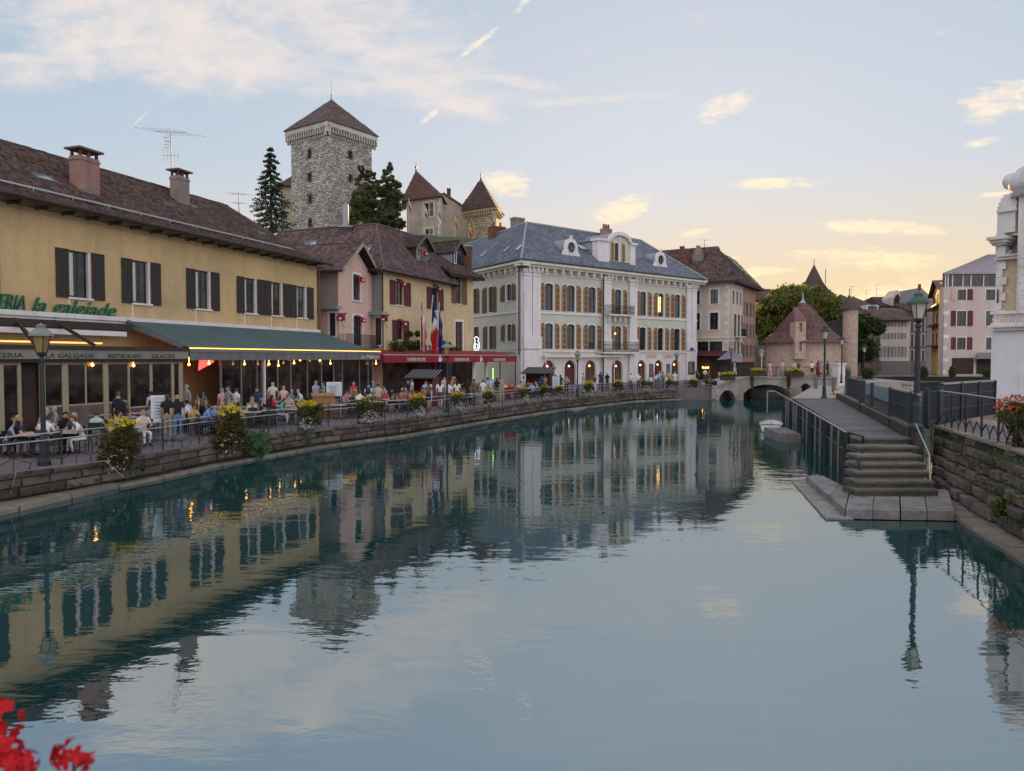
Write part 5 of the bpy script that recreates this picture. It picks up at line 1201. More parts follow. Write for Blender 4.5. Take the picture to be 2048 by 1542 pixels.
for k in range(12): b.poly([f.pt(ap[k][0], 0, ap[k][1]), f.pt(ap[k + 1][0], 0, ap[k + 1][1]), f.pt(ap[k + 1][0], -5.5, ap[k + 1][1]), f.pt(ap[k][0], -5.5, ap[k][1])])
b.box(f, a0 - .1, b0, -5, -.2, zc1 + .05, zc1 + .34); b.box(f, b1, a1 + .1, -5, -.2, zc1 + .05, zc1 + .34); b.box(f, a0 + .1, a0 + .2, -4, -.2, zb - .2, zc1); b.box(f, a1 - .2, a1 - .1, -4, -.2, zb - .2, zc1); part('dormer_roof', b, M['zinc'], dmr)
# balconies
for x0, x1, yt, yb, dep, corb in ((1232, 1425, 737, 806, 1.0, 1), (1183, 1460, 1018, 1096, 1.1, 0)):
    c = (x0 + x1) / 2; a0, a1 = FW.hit(*w2(x0, 770), dep)[0], FW.hit(*w2(x1, 770), dep)[0]; z0 = FW.hit(*w2(c, yb), dep)[1]; z1 = FW.hit(*w2(c, yt), dep)[1]
    b = MB(); b.box(FW, a0, a1, .25, dep + .05, z0 - .18, z0); sl_ = part('balcony_slab', b, M['cream_st'], GH)
    if corb:
        for t in np.linspace(a0 + .4, a1 - .4, 5): b = MB(); b.prism(FW, [(t - .12, z0 - .19), (t + .12, z0 - .19), (t + .1, z0 - .9), (t - .1, z0 - .9)], .05, .75); part('corbel', b, M['cream_st'], sl_)
    b = MB(); b.box(FW, a0, a1, dep - .04, dep, z1 - .05, z1); b.box(FW, a0, a1, dep - .04, dep, z0 + .05, z0 + .1)
    n = int((a1 - a0) / .22)
    for k in range(n + 1):
        t = a0 + (a1 - a0) * k / n; b.box(FW, t - .012, t + .012, dep - .03, dep - .008, z0, z1)
        if k < n: 
            for zz in (.3, .7): q = [FW.pt(t + .11 + .085 * math.cos(u_), dep - .02, z0 + (z1 - z0) * zz + .12 * math.sin(u_)) for u_ in np.linspace(0, 2 * math.pi, 7)]; b.path(q, .013, 3)
    for aa in (a0, a1):
        for dd in np.arange(.3, dep, .18): b.box(FW, aa - .012, aa + .012, dd, dd + .025, z0, z1)
        b.box(FW, aa - .02, aa + .02, .25, dep, z1 - .05, z1)
    part('balcony_railing', b, M['iron'], GH)
# awning box, signs, boards, street plate
b = MB(); a0, a1 = wa(700), wa(1305); zz = FW.hit(*w2(1000, 1127), .4)[1]; b.box(FW, a0, a1, .26, .75, zz - .12, zz + .12); part('awning_box', b, M['cream_st'], GH)
text('CAFE RESTAURANT', FW, wa(770), FW.hit(*w2(850, 1117), .2)[1], .24, .42, M['gold_let'], GH, .01, 0, wa(930) - wa(770))
text('GLACIER', FW, wa(1512), FW.hit(*w2(1550, 1140), .1)[1], .05, .62, M['gold_let'], GH, .02, 0, wa(1592) - wa(1512)); text('CREPES', FW, wa(1645), FW.hit(*w2(1680, 1140), .1)[1], .05, .6, M['gold_let'], GH, .02, 0, wa(1715) - wa(1645))
mbd = mat('menu_board', (.035, .05, .048), .5)
for x0, x1, y0, y1 in ((1536, 1562, 1187, 1287), (1669, 1692, 1187, 1285), (1823, 1869, 1168, 1267)):
    q = pframe(FW, *w2(x0, y0), *w2(x1, y1)); b = MB(); b.box(FW, q[0], q[1], .31 if x0 > 1800 else .01, .36 if x0 > 1800 else .07, q[2], q[3]); w_ = part('menu_board', b, mbd, GH)
    b = MB()
    for k in range(9): z = q[3] - .2 - k * (q[3] - q[2] - .3) / 9; b.box(FW, q[0] + .1, q[0] + (q[1] - q[0]) * random.uniform(.5, .9), (.362 if x0 > 1800 else .072), (.366 if x0 > 1800 else .076), z, z + .05)
    part('chalk_line', b, M['gold_let'], w_, kind='stuff')
q = pframe(FW, *w2(1836, 1062), *w2(1860, 1084)); b = MB(); b.box(FW, q[0], q[1], .36, .4, q[2], q[3]); part('street_plate', b, mat('blue_enamel', (.03, .06, .22), .4), GH)
# chimneys
q = PY(1035, 460, 92); chimney(GH, q.x, q.y, q.z - 1.4, PY(1035, 438, 92).z, 1.5, .9, M['chimney_g'], .6, 'plain')
q = PY(1212, 470, 96); chimney(GH, q.x, q.y, q.z - 1.5, PY(1212, 458, 96).z, 1.3, .9, M['chimney'], .7, 'pots', pots=3)
CB = thing('brown_brick_chimney', 'tall brown brick chimney stack left of the slate roof', 'chimney', (PY(995, 480, 94).x, 94, 0)); q = PY(994, 480, 94); chimney(CB, q.x, q.y, 8, PY(994, 454, 94).z, 1.9, 1.2, M['brick'], .5, 'pots', pots=2, name='stack')
# low roof with finial between the tavern and the hotel
LR = thing('small_hipped_roof_house', 'small wine tiled roof with finial peeping behind the tavern', 'house', (PY(955, 480, 100).x, 104, 0)); p = PY(955, 481, 104); q = [(p.x - 6, 99, p.z - 4.2), (p.x + 6, 99, p.z - 4.2), (p.x + 6, 109, p.z - 4.2), (p.x - 6, 109, p.z - 4.2)]
mb = MB(); mb.abox(p.x - 5.5, p.x + 5.5, 99.5, 108.5, 1, p.z - 4.2); part('wall', mb, M['yellow2'], LR); mb = MB()
for i in range(4): mb.poly([q[i], q[(i + 1) % 4], tuple(p)])
part('roof', mb, M['tile_purple'], LR); mb = MB(); mb.tube(p, p + Vector((0, 0, 1)), .06, .02); part('finial', mb, M['iron'], LR)
# ================================================================== BEIGE CORNER HOUSE
Bc = g(1463, 100.0); FBl = Fr(Bc, Bc + Vector((-.87, .5)).normalized() * 14); FBr = Fr(Bc, Bc + Vector((.509, .861)).normalized() * 13.5)
BH = thing('beige_corner_house', 'beige rendered corner house with white framed windows beyond the green building', 'house', (Bc.x, Bc.y, 0))
zBe = FBl.hit(1460, 562)[1]
def c3(x, y): return (1320 + x / 4.535, 480 + y / 4.535)
def pf3(f, x0, y0, x1, y1): return pframe(f, *c3(x0, y0), *c3(x1, y1))
wl_ = [pf3(FBl, 460, 452, 525, 577), pf3(FBl, 280, 460, 358, 560), pf3(FBl, 453, 660, 526, 812), pf3(FBl, 280, 668, 360, 816), pf3(FBl, 448, 920, 565, 1035), pf3(FBl, 310, 925, 438, 1035)]
for i in (1, 3): wl_[i] = (wl_[i][0], wl_[i][1], wl_[i - 1][2], wl_[i - 1][3])
wl_[5] = (wl_[5][0], wl_[5][1], wl_[4][2], wl_[4][3])
mb = MB(); wall(mb, FBl, 0, 14, .8, zBe, [w + (0,) for w in wl_], .2)
wr_ = [pf3(FBr, x0, y0, x1, y1) for x0, y0, x1, y1 in ((658, 455, 675, 580), (693, 465, 708, 590), (726, 478, 738, 600), (672, 668, 694, 880), (706, 680, 726, 800), (738, 690, 750, 810), (645, 920, 660, 1030), (672, 925, 690, 1035), (702, 930, 720, 1040), (735, 935, 748, 1045))]
rows_ = [(0, 3), (3, 6), (6, 10)]
for s, e_ in rows_:
    for i in range(s, e_): wr_[i] = (wr_[i][0], wr_[i][1], wr_[s if i else s][2] if i != 3 else wr_[i][2], wr_[s][3])
wall(mb, FBr, 0, 6.2, .8, zBe, [w + (0,) for w in wr_ if w[1] < 6.1], .2); part('wall', mb, M['beige'], BH)
for w in wl_: window(BH, FBl, *w, 0, .18, M['frame_d'], M['pane'], (1, 2), .08, sur=.28 if w[3] > 6.5 else .08, msur=M['white_st'], sill=.15)
for w in wr_:
    if w[1] < 6.1: window(BH, FBr, *w, 0, .18, M['frame_d'], M['pane'], (1, 2), .08, sur=.14, msur=M['white_st'])
mb = MB()
for k in range(16):
    z = FBl.hit(1456, 715)[1] + k * .62; w_ = .95 if k % 2 else .6; b = MB(); b.box(FBl, .003, w_, .004, .05, z, z + .58); part('quoin_stone', b, M['cream_st'], BH)
b = MB(); b.box(FBl, 0, 14, .003, .12, FBl.hit(1440, 675)[1] - .1, FBl.hit(1440, 675)[1] + .1); part('string_course', b, M['cream_st'], BH)
q = [FBl.pt(-.9, .9, zBe), FBl.pt(14, .9, zBe), FBl.pt(14, -6, zBe + 5.6), FBl.pt(3.6, -6, zBe + 5.6)]; FBr2 = FBr
ap_ = Vector(q[3]); q2 = [FBr.pt(-.9, .9, zBe), FBr.pt(15, .9, zBe), FBr.pt(15, -4, zBe + 4.2), tuple(ap_)]
mb = MB(); roof_shell(mb, [q, q2], .2); part('roof', mb, M['under'], BH); tiles([q, q2], .36, .32, .03, M['tile_brown'], BH)
for px, yb, yt, w_, m_, cp_ in ((1364, 545, 503, 1.9, M['brick'], 'step'), (1396, 545, 497, 1.5, M['chimney_g'], 'step')):
    p = PY(px, yb, 106); chimney(BH, p.x, p.y, p.z - 3, PY(px, yt, 106).z - .8, w_, .9, m_, -.5, cp_)
b = MB(); b.box(FBr, 1.6, 4.2, .0, .9, FBr.hit(1485, 674)[1] - .15, FBr.hit(1485, 674)[1]); part('balcony_slab', b, M['cream_st'], BH); b = MB(); zz = FBr.hit(1485, 674)[1]
for t in np.arange(1.6, 4.2, .18): b.box(FBr, t, t + .03, .84, .88, zz, zz + 1)
b.box(FBr, 1.6, 4.2, .84, .89, zz + .96, zz + 1.02); part('balcony_railing', b, M['iron'], BH)
b = MB(); b.box(FBl, 0.1, 14, .01, .08, .9, FBl.hit(1440, 712)[1]); b.box(FBr, .1, 13, .01, .08, .9, 3.6); part('shop_front', b, M['inside'], BH)
b = MB(); zz = FBl.hit(1420, 712)[1]; b.poly([FBl.pt(.5, .1, zz + .7), FBl.pt(9, .1, zz + .7), FBl.pt(9, 1.6, zz), FBl.pt(.5, 1.6, zz)]); part('dark_awning', b, M['sh_wine'], BH)
for x, y in ((1406, 735), (1411, 735.5), (1416, 735)): a, z = FBl.hit(x, y, .3); b = MB(); b.lathe(FBl.pt(a, .3, z), [(.01, -.14), (.14, 0), (.01, .14)], 8); part('shop_light', b, M['bulb'], BH)
# narrow brick toned house further along
FN2 = Fr(FBr.pt(6.25, 0, 0)[:2], FBr.pt(13.6, 0, 0)[:2]); NH = thing('narrow_terracotta_house', 'narrow terracotta house with rows of grey shutters behind the corner house', 'house', (FN2.p.x, FN2.p.y, 0))
wn_ = []
for y0, y1 in ((603, 632), (647, 676), (690, 715)):
    for x0, x1 in ((1485.5, 1489), (1492, 1496), (1499.5, 1503), (1506, 1508.5)):
        q = pframe(FN2, x0, y0, x1, y1); wn_.append(q)
for i in range(0, 12, 4):
    for j in range(4): wn_[i + j] = (wn_[i + j][0], wn_[i + j][1], wn_[i][2], wn_[i][3])
b = MB(); wall(b, FN2, 0, FN2.L, .8, zBe - .1, [w + (0,) for w in wn_], .2); part('wall', b, mat('terracotta_render', (.42, .25, .17), .9, .15, .5, None, .1, 9, streak=.3), NH)
for w in wn_: window(NH, FN2, *w, 0, .15, M['sh_grey'], M['pane'], (1, 1), .09, sur=.16, msur=M['sh_grey'])
b = MB(); b.box(FBr, -.95, 15, .78, .98, zBe - .3, zBe + .1); b.box(FBr, .02, 15, .01, .78, zBe - .28, zBe - .12); b.box(FBl, -.95, 14, .78, .98, zBe - .3, zBe + .05); part('eave_board', b, M['wood_d'], BH)
# umbrella on the terrace
UM = thing('grey_umbrella', 'grey square parasol in front of the beige corner house', 'parasol', g(1452, 93.5).to_3d() + Vector((0, 0, 1))); p = UM.location
zz = PY(1452, 707, 93.5).z; b = MB(); q = [PY(1433, 720, 91), PY(1487, 716, 92), PY(1480, 714, 97), PY(1440, 716, 97)]
for i in range(4): b.poly([q[i], q[(i + 1) % 4], Vector((p.x + .5, p.y, zz + .5))])
part('canopy', b, mat('grey_parasol_cloth', (.16, .18, .22), .8), UM); b = MB(); b.tube((p.x, p.y, 1), (p.x, p.y, zz + .4), .05); part('pole', b, M['iron'], UM)
# ================================================================== PALAIS: round stone building with red conical roof
PX, PYy = xp(1605, 96), 96.0; PL = thing('round_stone_palace', 'round stone building with tall wine red conical roof behind the bridge', 'building', (PX, PYy, 0))
zPe_ = 4.1 + (717 - 683) / F * 91.5; zPt = 4.1 + (717 - 604) / F * 96; Rw = 4.55
rr = []; b = MB(); n = 26
ring = [(PX + Rw * math.cos(2 * math.pi * i / n) * 1.0, PYy + Rw * math.sin(2 * math.pi * i / n)) for i in range(n)]
b.hprism(ring, .5, zPe_ + .1); part('wall', b, M['palais_st'], PL)
b = MB(); prof = [(Rw + .75, zPe_ - .12), (Rw * .8, zPe_ + 1.25), (Rw * .42, zPe_ + 3.4), (.22, zPt)]; b.lathe((PX, PYy, 0), prof, 28); part('roof', b, M['tile_red'], PL, smooth=False)
V = []; 
for k in range(28):                                                  # tiles on the cone facets
    t0, t1 = 2 * math.pi * (k + .5) / 28, 2 * math.pi * (k + 1.5) / 28
    if math.sin((t0 + t1) / 2) > .35: continue
    for (ra, za), (rb, zb_) in zip(prof, prof[1:]): V.append([(PX + ra * math.cos(t0), PYy + ra * math.sin(t0), za + .02), (PX + ra * math.cos(t1), PYy + ra * math.sin(t1), za + .02), (PX + rb * math.cos(t1), PYy + rb * math.sin(t1), zb_ + .02), (PX + rb * math.cos(t0), PYy + rb * math.sin(t0), zb_ + .02)])
tiles(V, .22, .26, .025, M['tile_red'], PL)
b = MB(); b.lathe((PX - .1, PYy, zPt - .2), [(.5, 0), (.22, .35), (.1, .6), (.06, 1.4), (.01, 1.5)], 8); part('finial', b, M['zinc'], PL)
ft = Fr((PX - 1, PYy - Rw - .25), (PX + 1, PYy - Rw - .25)); a0 = xp(1591, 91) - PX + 1; a1 = xp(1612, 91) - PX + 1; zt0 = 4.1 + (717 - 718) / F * 91; zt1 = 4.1 + (717 - 641) / F * 91
b = MB(); wall(b, ft, a0, a1, zt0, zt1, [((a0 + a1) / 2 - .17, (a0 + a1) / 2 + .2, 4.1 + (717 - 702) / F * 91, 4.1 + (717 - 683) / F * 91, 0), ((a0 + a1) / 2 - .17, (a0 + a1) / 2 + .2, 4.1 + (717 - 664) / F * 91, 4.1 + (717 - 646) / F * 91, 0)], .3)
b.box(ft, a0, a0 + .1, -1.8, -.001, zt0, zt1); b.box(ft, a1 - .1, a1, -1.8, -.001, zt0, zt1); b.box(ft, a0 + .1, a1 - .1, -.6, -.35, zt0, zt1); part('turret', b, M['palais_st'], PL)
b = MB(); b.poly([ft.pt(a0 - .15, .15, zt1), ft.pt(a1 + .15, .15, zt1), ft.pt(a1 - .4, -1.7, zt1 + 1.7), ft.pt(a0 + .4, -1.7, zt1 + 1.7)]); b.poly([ft.pt(a0 - .15, .15, zt1), ft.pt(a0 + .4, -1.7, zt1 + 1.7), ft.pt(a0 - .15, -2.2, zt1)]); b.poly([ft.pt(a1 + .15, .15, zt1), ft.pt(a1 - .4, -1.7, zt1 + 1.7), ft.pt(a1 + .15, -2.2, zt1)]); part('turret_roof', b, M['tile_red'], PL)
b = MB(); 
for px in (1564, 1635): x = xp(px, 91.6); b.prism(Fr((x - .3, 91.52), (x + .3, 91.52)), [(.1, 1.9), (.5, 1.9), (.5, 3.0), (.3, 3.5), (.1, 3.0)], .02, .3)
part('lancet_opening', b, M['black'], PL, kind='stuff')
mb = MB(); mb.hprism([(27.5, 81.4), (44, 81.4), (50, 112), (30, 112)], -1.2, 1.55); struct('island_quay', mb, M['bridge_st'])
# buildings behind it
PB = thing('stone_tower_house', 'tall beige stone tower with dark conical cap right of the big trees', 'tower', (xp(1693, 106), 106, 0)); x = xp(1699, 106); b = MB(); z1 = PY(1693, 618, 106).z
b.lathe((x, 106, 0), [(1.05, .5), (1.0, z1)], 16); part('wall', b, M['palais_st'], PB); b = MB(); b.lathe((x - .2, 106, z1), [(1.4, -.1), (.8, 1.0), (.05, 2.0)], 16); b.tube((x - .2, 106, z1 + 1.9), (x - .2, 106, z1 + 2.9), .05); part('roof', b, M['tile_dark'], PB)
b = MB(); b.abox(xp(1676, 108), xp(1688, 108), 107, 112, .5, PY(1680, 640, 108).z); part('side_wing', b, M['quay_st'], PB)
SP = thing('far_spire', 'slender pointed spire rising above the big trees', 'spire', (xp(1625, 150), 150, 0)); zt = PY(1625, 530, 150).z; zb = PY(1625, 575, 150).z
b = MB(); b.lathe((xp(1625, 150), 150, zb), [(2.2, 0), (.08, zt - zb)], 8); b.tube((xp(1625, 150), 150, zt), (xp(1625, 150), 150, zt + 1.3), .06); part('spire_roof', b, M['tile_dark'], SP); b = MB(); b.abox(xp(1625, 150) - 1.7, xp(1625, 150) + 1.7, 148.5, 151.5, .5, zb); part('shaft', b, M['palais_st'], SP)
# sloping dark roofs behind the tree
RB2 = thing('long_dark_roof_house', 'dark roofed house with small finials sloping down behind the big trees', 'house', (xp(1650, 135), 135, 0)); p0 = PY(1640, 556, 135); p1 = PY(1690, 622, 135)
b = MB(); b.prism(Fr((p0.x, 135), (p0.x + 20, 135)), [(0, .5), (-1.5, p0.z - 3), (0, p0.z), (p1.x - p0.x, p1.z), (p1.x - p0.x, .5)], -8, 0); part('roof', b, M['tile_dark'], RB2)
b = MB(); b.tube(p0 + Vector((1, 0, -1)), p0 + Vector((1, 0, 1.6)), .06); part('finial', b, M['iron'], RB2)
# ================================================================== BRIDGE
YB = 74.0; FB = Fr((0, YB), (1, YB)); FB.n = Vector((0, -1)); bx = lambda p: xp(p, YB)
BR = thing('stone_bridge', 'low grey stone bridge with three arches crossing the canal', 'bridge', (bx(1550), YB, 0))
zdk = 4.1 - (756.5 - 717) / F * YB
def archfill(b, x0, x1, zs, zt, z1, n=14):
    ap = arch_pts(x0, x1, zs, zt, n)
    for k in range(n):
        b.poly([FB.pt(ap[k][0], 0, ap[k][1]), FB.pt(ap[k + 1][0], 0, ap[k + 1][1]), FB.pt(ap[k + 1][0], 0, z1(ap[k + 1][0])), FB.pt(ap[k][0], 0, z1(ap[k][0]))], 0)
        b.poly([FB.pt(ap[k][0], 0, ap[k][1]), FB.pt(ap[k + 1][0], 0, ap[k + 1][1]), FB.pt(ap[k + 1][0], -7, ap[k + 1][1]), FB.pt(ap[k][0], -7, ap[k][1])], 0)
def ztop(x): 
    px = 1024 + x / YB * F
    return zdk if px > 1484 else zdk - (1484 - px) / 60 * (zdk - 1.15)
zz = lambda y: 4.1 - (y - 717) / F * YB
b = MB(); sp = [(1425, 1438), (1473, 1484), (1586, 1597), (1626, 1700)]
arches = [(1438, 1473, -.3, zz(780)), (1484, 1586, .1, zz(769)), (1597, 1626, .2, zz(766))]
for x0, x1 in sp:
    xa, xb = bx(x0), bx(x1); b.add([FB.pt(xa, 0, -1), FB.pt(xb, 0, -1), FB.pt(xb, 0, ztop(xb)), FB.pt(xa, 0, ztop(xa)), FB.pt(xa, -7, -1), FB.pt(xb, -7, -1), FB.pt(xb, -7, ztop(xb)), FB.pt(xa, -7, ztop(xa))], [(0, 1, 2, 3), (4, 7, 6, 5), (1, 5, 6, 2), (0, 3, 7, 4), (3, 2, 6, 7)])
for x0, x1, zs, zt in arches: archfill(b, bx(x0), bx(x1), zs, zt, ztop)
for i in range(30):
    xa = bx(1425 + 275 * i / 30); xb = bx(1425 + 275 * (i + 1) / 30); b.poly([FB.pt(xa, 0, ztop(xa)), FB.pt(xb, 0, ztop(xb)), FB.pt(xb, -7, ztop(xb)), FB.pt(xa, -7, ztop(xa))])
part('span', b, M['bridge_st'], BR)
for i in range(34):
    xa = bx(1425) + (bx(1690) - bx(1425)) * i / 34; xb = bx(1425) + (bx(1690) - bx(1425)) * (i + 1) / 34 - .02; z0 = ztop(xa); z1 = ztop(xb); b = MB()
    b.add([FB.pt(xa, .14, z0 - .02), FB.pt(xb, .14, z1 - .02), FB.pt(xb, .14, z1 + .12), FB.pt(xa, .14, z0 + .12), FB.pt(xa, -.3, z0 - .02), FB.pt(xb, -.3, z1 - .02), FB.pt(xb, -.3, z1 + .12), FB.pt(xa, -.3, z0 + .12)], [(0, 1, 2, 3), (4, 7, 6, 5), (3, 2, 6, 7), (0, 4, 5, 1), (0, 3, 7, 4), (1, 5, 6, 2)]); part('coping_stone', b, M['bridge_st'], BR)
for x0, x1, zs, zt in arches:
    n = 13 if x1 - x0 > 50 else 7; o = arch_pts(bx(x0) - .28, bx(x1) + .28, zs, zt + .28, n); i_ = arch_pts(bx(x0), bx(x1), zs, zt, n)
    for k in range(n):
        b = MB(); q = [Vector(p) for p in (o[k], o[k + 1], i_[k + 1], i_[k])]; c = sum(q, Vector((0, 0))) / 4; b.prism(FB, [tuple(c + (p - c) * .96) for p in q], .003, .05 + .015 * (k % 2)); part('arch_stone', b, M['bridge_st'], BR)
b = MB(); b.hprism([(bx(1583), YB), (bx(1600), YB), (bx(1592), YB - 1.6)], -1, 1.2); b.hprism([(bx(1473), YB), (bx(1488), YB), (bx(1480), YB - 1.0)], -1, .5); part('cutwater', b, M['bridge_st'], BR)
b = MB(); b.hprism([(bx(1534), 79), (bx(1590), 77), (bx(1590), 79.5), (bx(1534), 80.5)], -1, 1.35); part('inner_pier', b, M['bridge_st'], BR)
# railing on the far side of the deck
BRL = thing('bridge_railing', 'dark iron bar railing along the far side of the bridge', 'railing', (bx(1550), YB + 6.9, zdk)); fr_ = Fr((bx(1480), YB + 6.9), (bx(1720), YB + 6.9)); b = MB()
b.box(fr_, 0, fr_.L, -.03, .03, zdk + 1.02, zdk + 1.08); b.box(fr_, 0, fr_.L, -.02, .02, zdk + .12, zdk + .16); part('rail', b, M['iron'], BRL); b = MB()
for t in np.arange(0, fr_.L, .14): b.box(fr_, t, t + .025, -.012, .012, zdk, zdk + 1.02)
part('bars', b, M['iron'], BRL, kind='stuff')
for t in np.arange(0, fr_.L, 2): b = MB(); b.box(fr_, t, t + .07, -.035, .035, zdk, zdk + 1.12); part('post', b, M['iron'], BRL)
b = MB(); b.abox(bx(1673), bx(1686), 73.5, 75, 1.4, zdk + 1.35); b.abox(bx(1671), bx(1688), 73.4, 75.1, zdk + 1.35, zdk + 1.5); solo('bridge_pier', b, M['white_st'], 'pale square stone pier at the right end of the bridge', 'pier')
# ================================================================== RIGHT SIDE TOWNHOUSES
def box_house(name, label, x0, x1, Y, ytop, dpt, mw, cat='house', z0=.5):
    X0, X1 = xp(x0, Y), xp(x1, Y); f = Fr((X0, Y), (X1, Y + .001)); f.n = Vector((0, -1)); r = thing(name, label, cat, (X0, Y, 0)); return r, f, PY((x0 + x1) / 2, ytop, Y).z
def simple_roof(root, f, z, rise, dpt, over, m, hip=0.0, L_=None, th=.3):
    L_ = L_ or f.L; q = [f.pt(-over, over, z), f.pt(L_ + over, over, z), f.pt(L_ - hip, -dpt / 2, z + rise), f.pt(hip, -dpt / 2, z + rise)]
    b = MB(); roof_shell(b, [q], .18)
    if hip: b.poly([f.pt(-over, over, z), f.pt(hip, -dpt / 2, z + rise), f.pt(-over, -dpt, z)]); b.poly([f.pt(L_ + over, over, z), f.pt(L_ - hip, -dpt / 2, z + rise), f.pt(L_ + over, -dpt, z)])
    part('roof', b, M['under'], root); tiles([q], .4, .34, .035, m, root)
def grid_wins(root, f, xs_, ys_, mw, zl, mpane=None, sh=None, depth=.18, sur=.12, y_ref=None, bars=(1, 1), mframe=None, L_=None, extra=()):
    hs = []
    for y0, y1 in ys_:
        for x0, x1 in xs_: hs.append(pframe(f, x0, y0, x1, y1))
    for i, (y0, y1) in enumerate(ys_):
        r0 = hs[i * len(xs_)]
        for j in range(len(xs_)): q = hs[i * len(xs_) + j]; hs[i * len(xs_) + j] = (q[0], q[1], r0[2], r0[3])
    b = MB(); wall(b, f, 0, L_ or f.L, .5, zl, [h + (0,) for h in hs], depth + .02); part('wall', b, mw, root)
    for h in hs:
        window(root, f, *h, 0, depth, mframe or M['frame_w'], mpane or M['pane'], bars, .07, sur=sur, msur=M['white_st'])
        if sh:
            w = (h[1] - h[0]) * .55; shutter(root, f, h[0] - sur - w, h[0] - sur - .01, h[2], h[3], sh, panels=2); shutter(root, f, h[1] + sur + .01, h[1] + sur + w, h[2], h[3], sh, panels=2)
    return hs
# pink building
r, f, zt = box_house('rose_apartment_house', 'rose pink apartment house with wine shutters and dark glazed top floor on the right', 1885, 1990, 105, 573, 10, None, 'building')
hs = [pframe(f, 1915, 579, 1932, 600), pframe(f, 1914, 622, 1932, 652), pframe(f, 1914, 675, 1931, 699), pframe(f, 1972, 579, 1990, 600), pframe(f, 1972, 622, 1990, 652), pframe(f, 1972, 675, 1990, 699)]
b = MB(); wall(b, f, 0, f.L + 4, .5, zt, [h + (0,) for h in hs], .2); b.box(f, 0, .2, -1.2, -.25, .5, zt); part('wall', b, M['pink2'], r)
for h in hs:
    window(r, f, *h, 0, .18, M['frame_d'], M['pane'], (1, 0), .06, sur=.12, msur=M['white_st'])
    if h[0] < 5: shutter(r, f, h[0] - .85, h[0] - .17, h[2], h[3], M['sh_wine'] if h is not hs[0] else M['pink'], panels=2)
    shutter(r, f, h[1] + .17, h[1] + .9, h[2], h[3], M['sh_wine'], panels=2)
z1 = PY(1930, 546, 105).z; b = MB(); b.box(f, -.1, f.L + 4, -.3, -.1, zt, z1); part('glazed_storey', b, M['pane'], r)
for x in (1887, 1892, 1901, 1922, 1938, 1963): b = MB(); a = f.at(x); b.box(f, a, a + .13, -.1, .0, zt, z1); part('mullion', b, M['cream_st'], r)
b = MB(); q = [f.pt(-.4, .4, z1), f.pt(f.L + 4, .4, z1), f.pt(f.L + 4, -3, z1 + 3.0), f.pt(8, -3, z1 + 3.0)]; roof_shell(b, [q], .2); b.box(f, -.4, f.L + 4, .3, .42, z1 - .2, z1 + .02)
for t in np.arange(0, f.L + 4, .45): b.path([f.pt(t, .38, z1 + .03), f.pt(min(f.L + 4, 8 + t * .5), -3, z1 + 3.03)], .04, 4)
part('metal_roof', b, M['mauve_metal'], r)
b = MB(); q = pframe(f, 1904, 716, 1946, 748); b.box(f, *q[:2], .01, .06, q[2], q[3]); q = pframe(f, 1953, 716, 1990, 748); b.box(f, *q[:2], .01, .06, q[2], q[3]); part('ground_opening', b, M['inside'], r)
b = MB(); p = pframe(f, 1947, 705, 1990, 716); b.poly([f.pt(p[0] - .5, 1.8, p[2] - .1), f.pt(p[1], 1.8, p[2] - .1), f.pt(p[1], .1, p[3]), f.pt(p[0] + .6, .1, p[3])]); b.poly([f.pt(p[0] - .5, 1.8, p[2] - .1), f.pt(p[0] + .6, .1, p[3]), f.pt(p[0] - .1, .1, p[2] - .6)]); part('grey_awning', b, M['frame_g'], r)
for k in range(20): 
    z = 2 + k * .55; b = MB(); b.box(f, .004, .75 if k % 2 else .5, .004, .05, z, z + .5); part('quoin_stone', b, M['pink2'] if k % 3 else M['cream_st'], r)
# sunlit gabled house
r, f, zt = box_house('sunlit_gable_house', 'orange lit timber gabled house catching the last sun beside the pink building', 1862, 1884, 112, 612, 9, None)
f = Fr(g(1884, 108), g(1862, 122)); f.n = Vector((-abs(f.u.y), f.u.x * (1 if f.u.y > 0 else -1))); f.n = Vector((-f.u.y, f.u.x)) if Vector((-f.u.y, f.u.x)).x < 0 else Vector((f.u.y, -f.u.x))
b = MB(); zt = PY(1873, 580, 114).z; b.box(f, 0, f.L, -3, -.0, .5, zt); b.prism(f, [(0, zt), (f.L, zt), (f.L * .55, PY(1868, 560, 114).z)], -6, 0); part('wall', b, M['sun_glow_wall'], r)
b = MB(); zr = PY(1868, 558, 114).z; b.poly([f.pt(-.5, .7, zt - .6), f.pt(f.L * .55, .7, zr), f.pt(f.L * .55, -7, zr), f.pt(-.5, -7, zt - .6)]); b.poly([f.pt(f.L + .5, .7, zt - .6), f.pt(f.L * .55, .7, zr), f.pt(f.L * .55, -7, zr), f.pt(f.L + .5, -7, zt - .6)]); part('roof', b, M['tile_brown'], r)
for zz_ in (612, 648, 690): b = MB(); z = PY(1873, zz_, 114).z; b.box(f, 0, f.L, .0, .9, z - .2, z); part('balcony', b, M['woodtan'], r)
for k in range(3):
    for z_ in (600, 640, 680): z = PY(1873, z_, 114).z; a = f.L * (k + .5) / 3; window(r, f, a - .7, a + .7, z - 1.2, z + 1.1, 0, -.03, M['sh_olive'], M['pane'], (1, 1), .12)
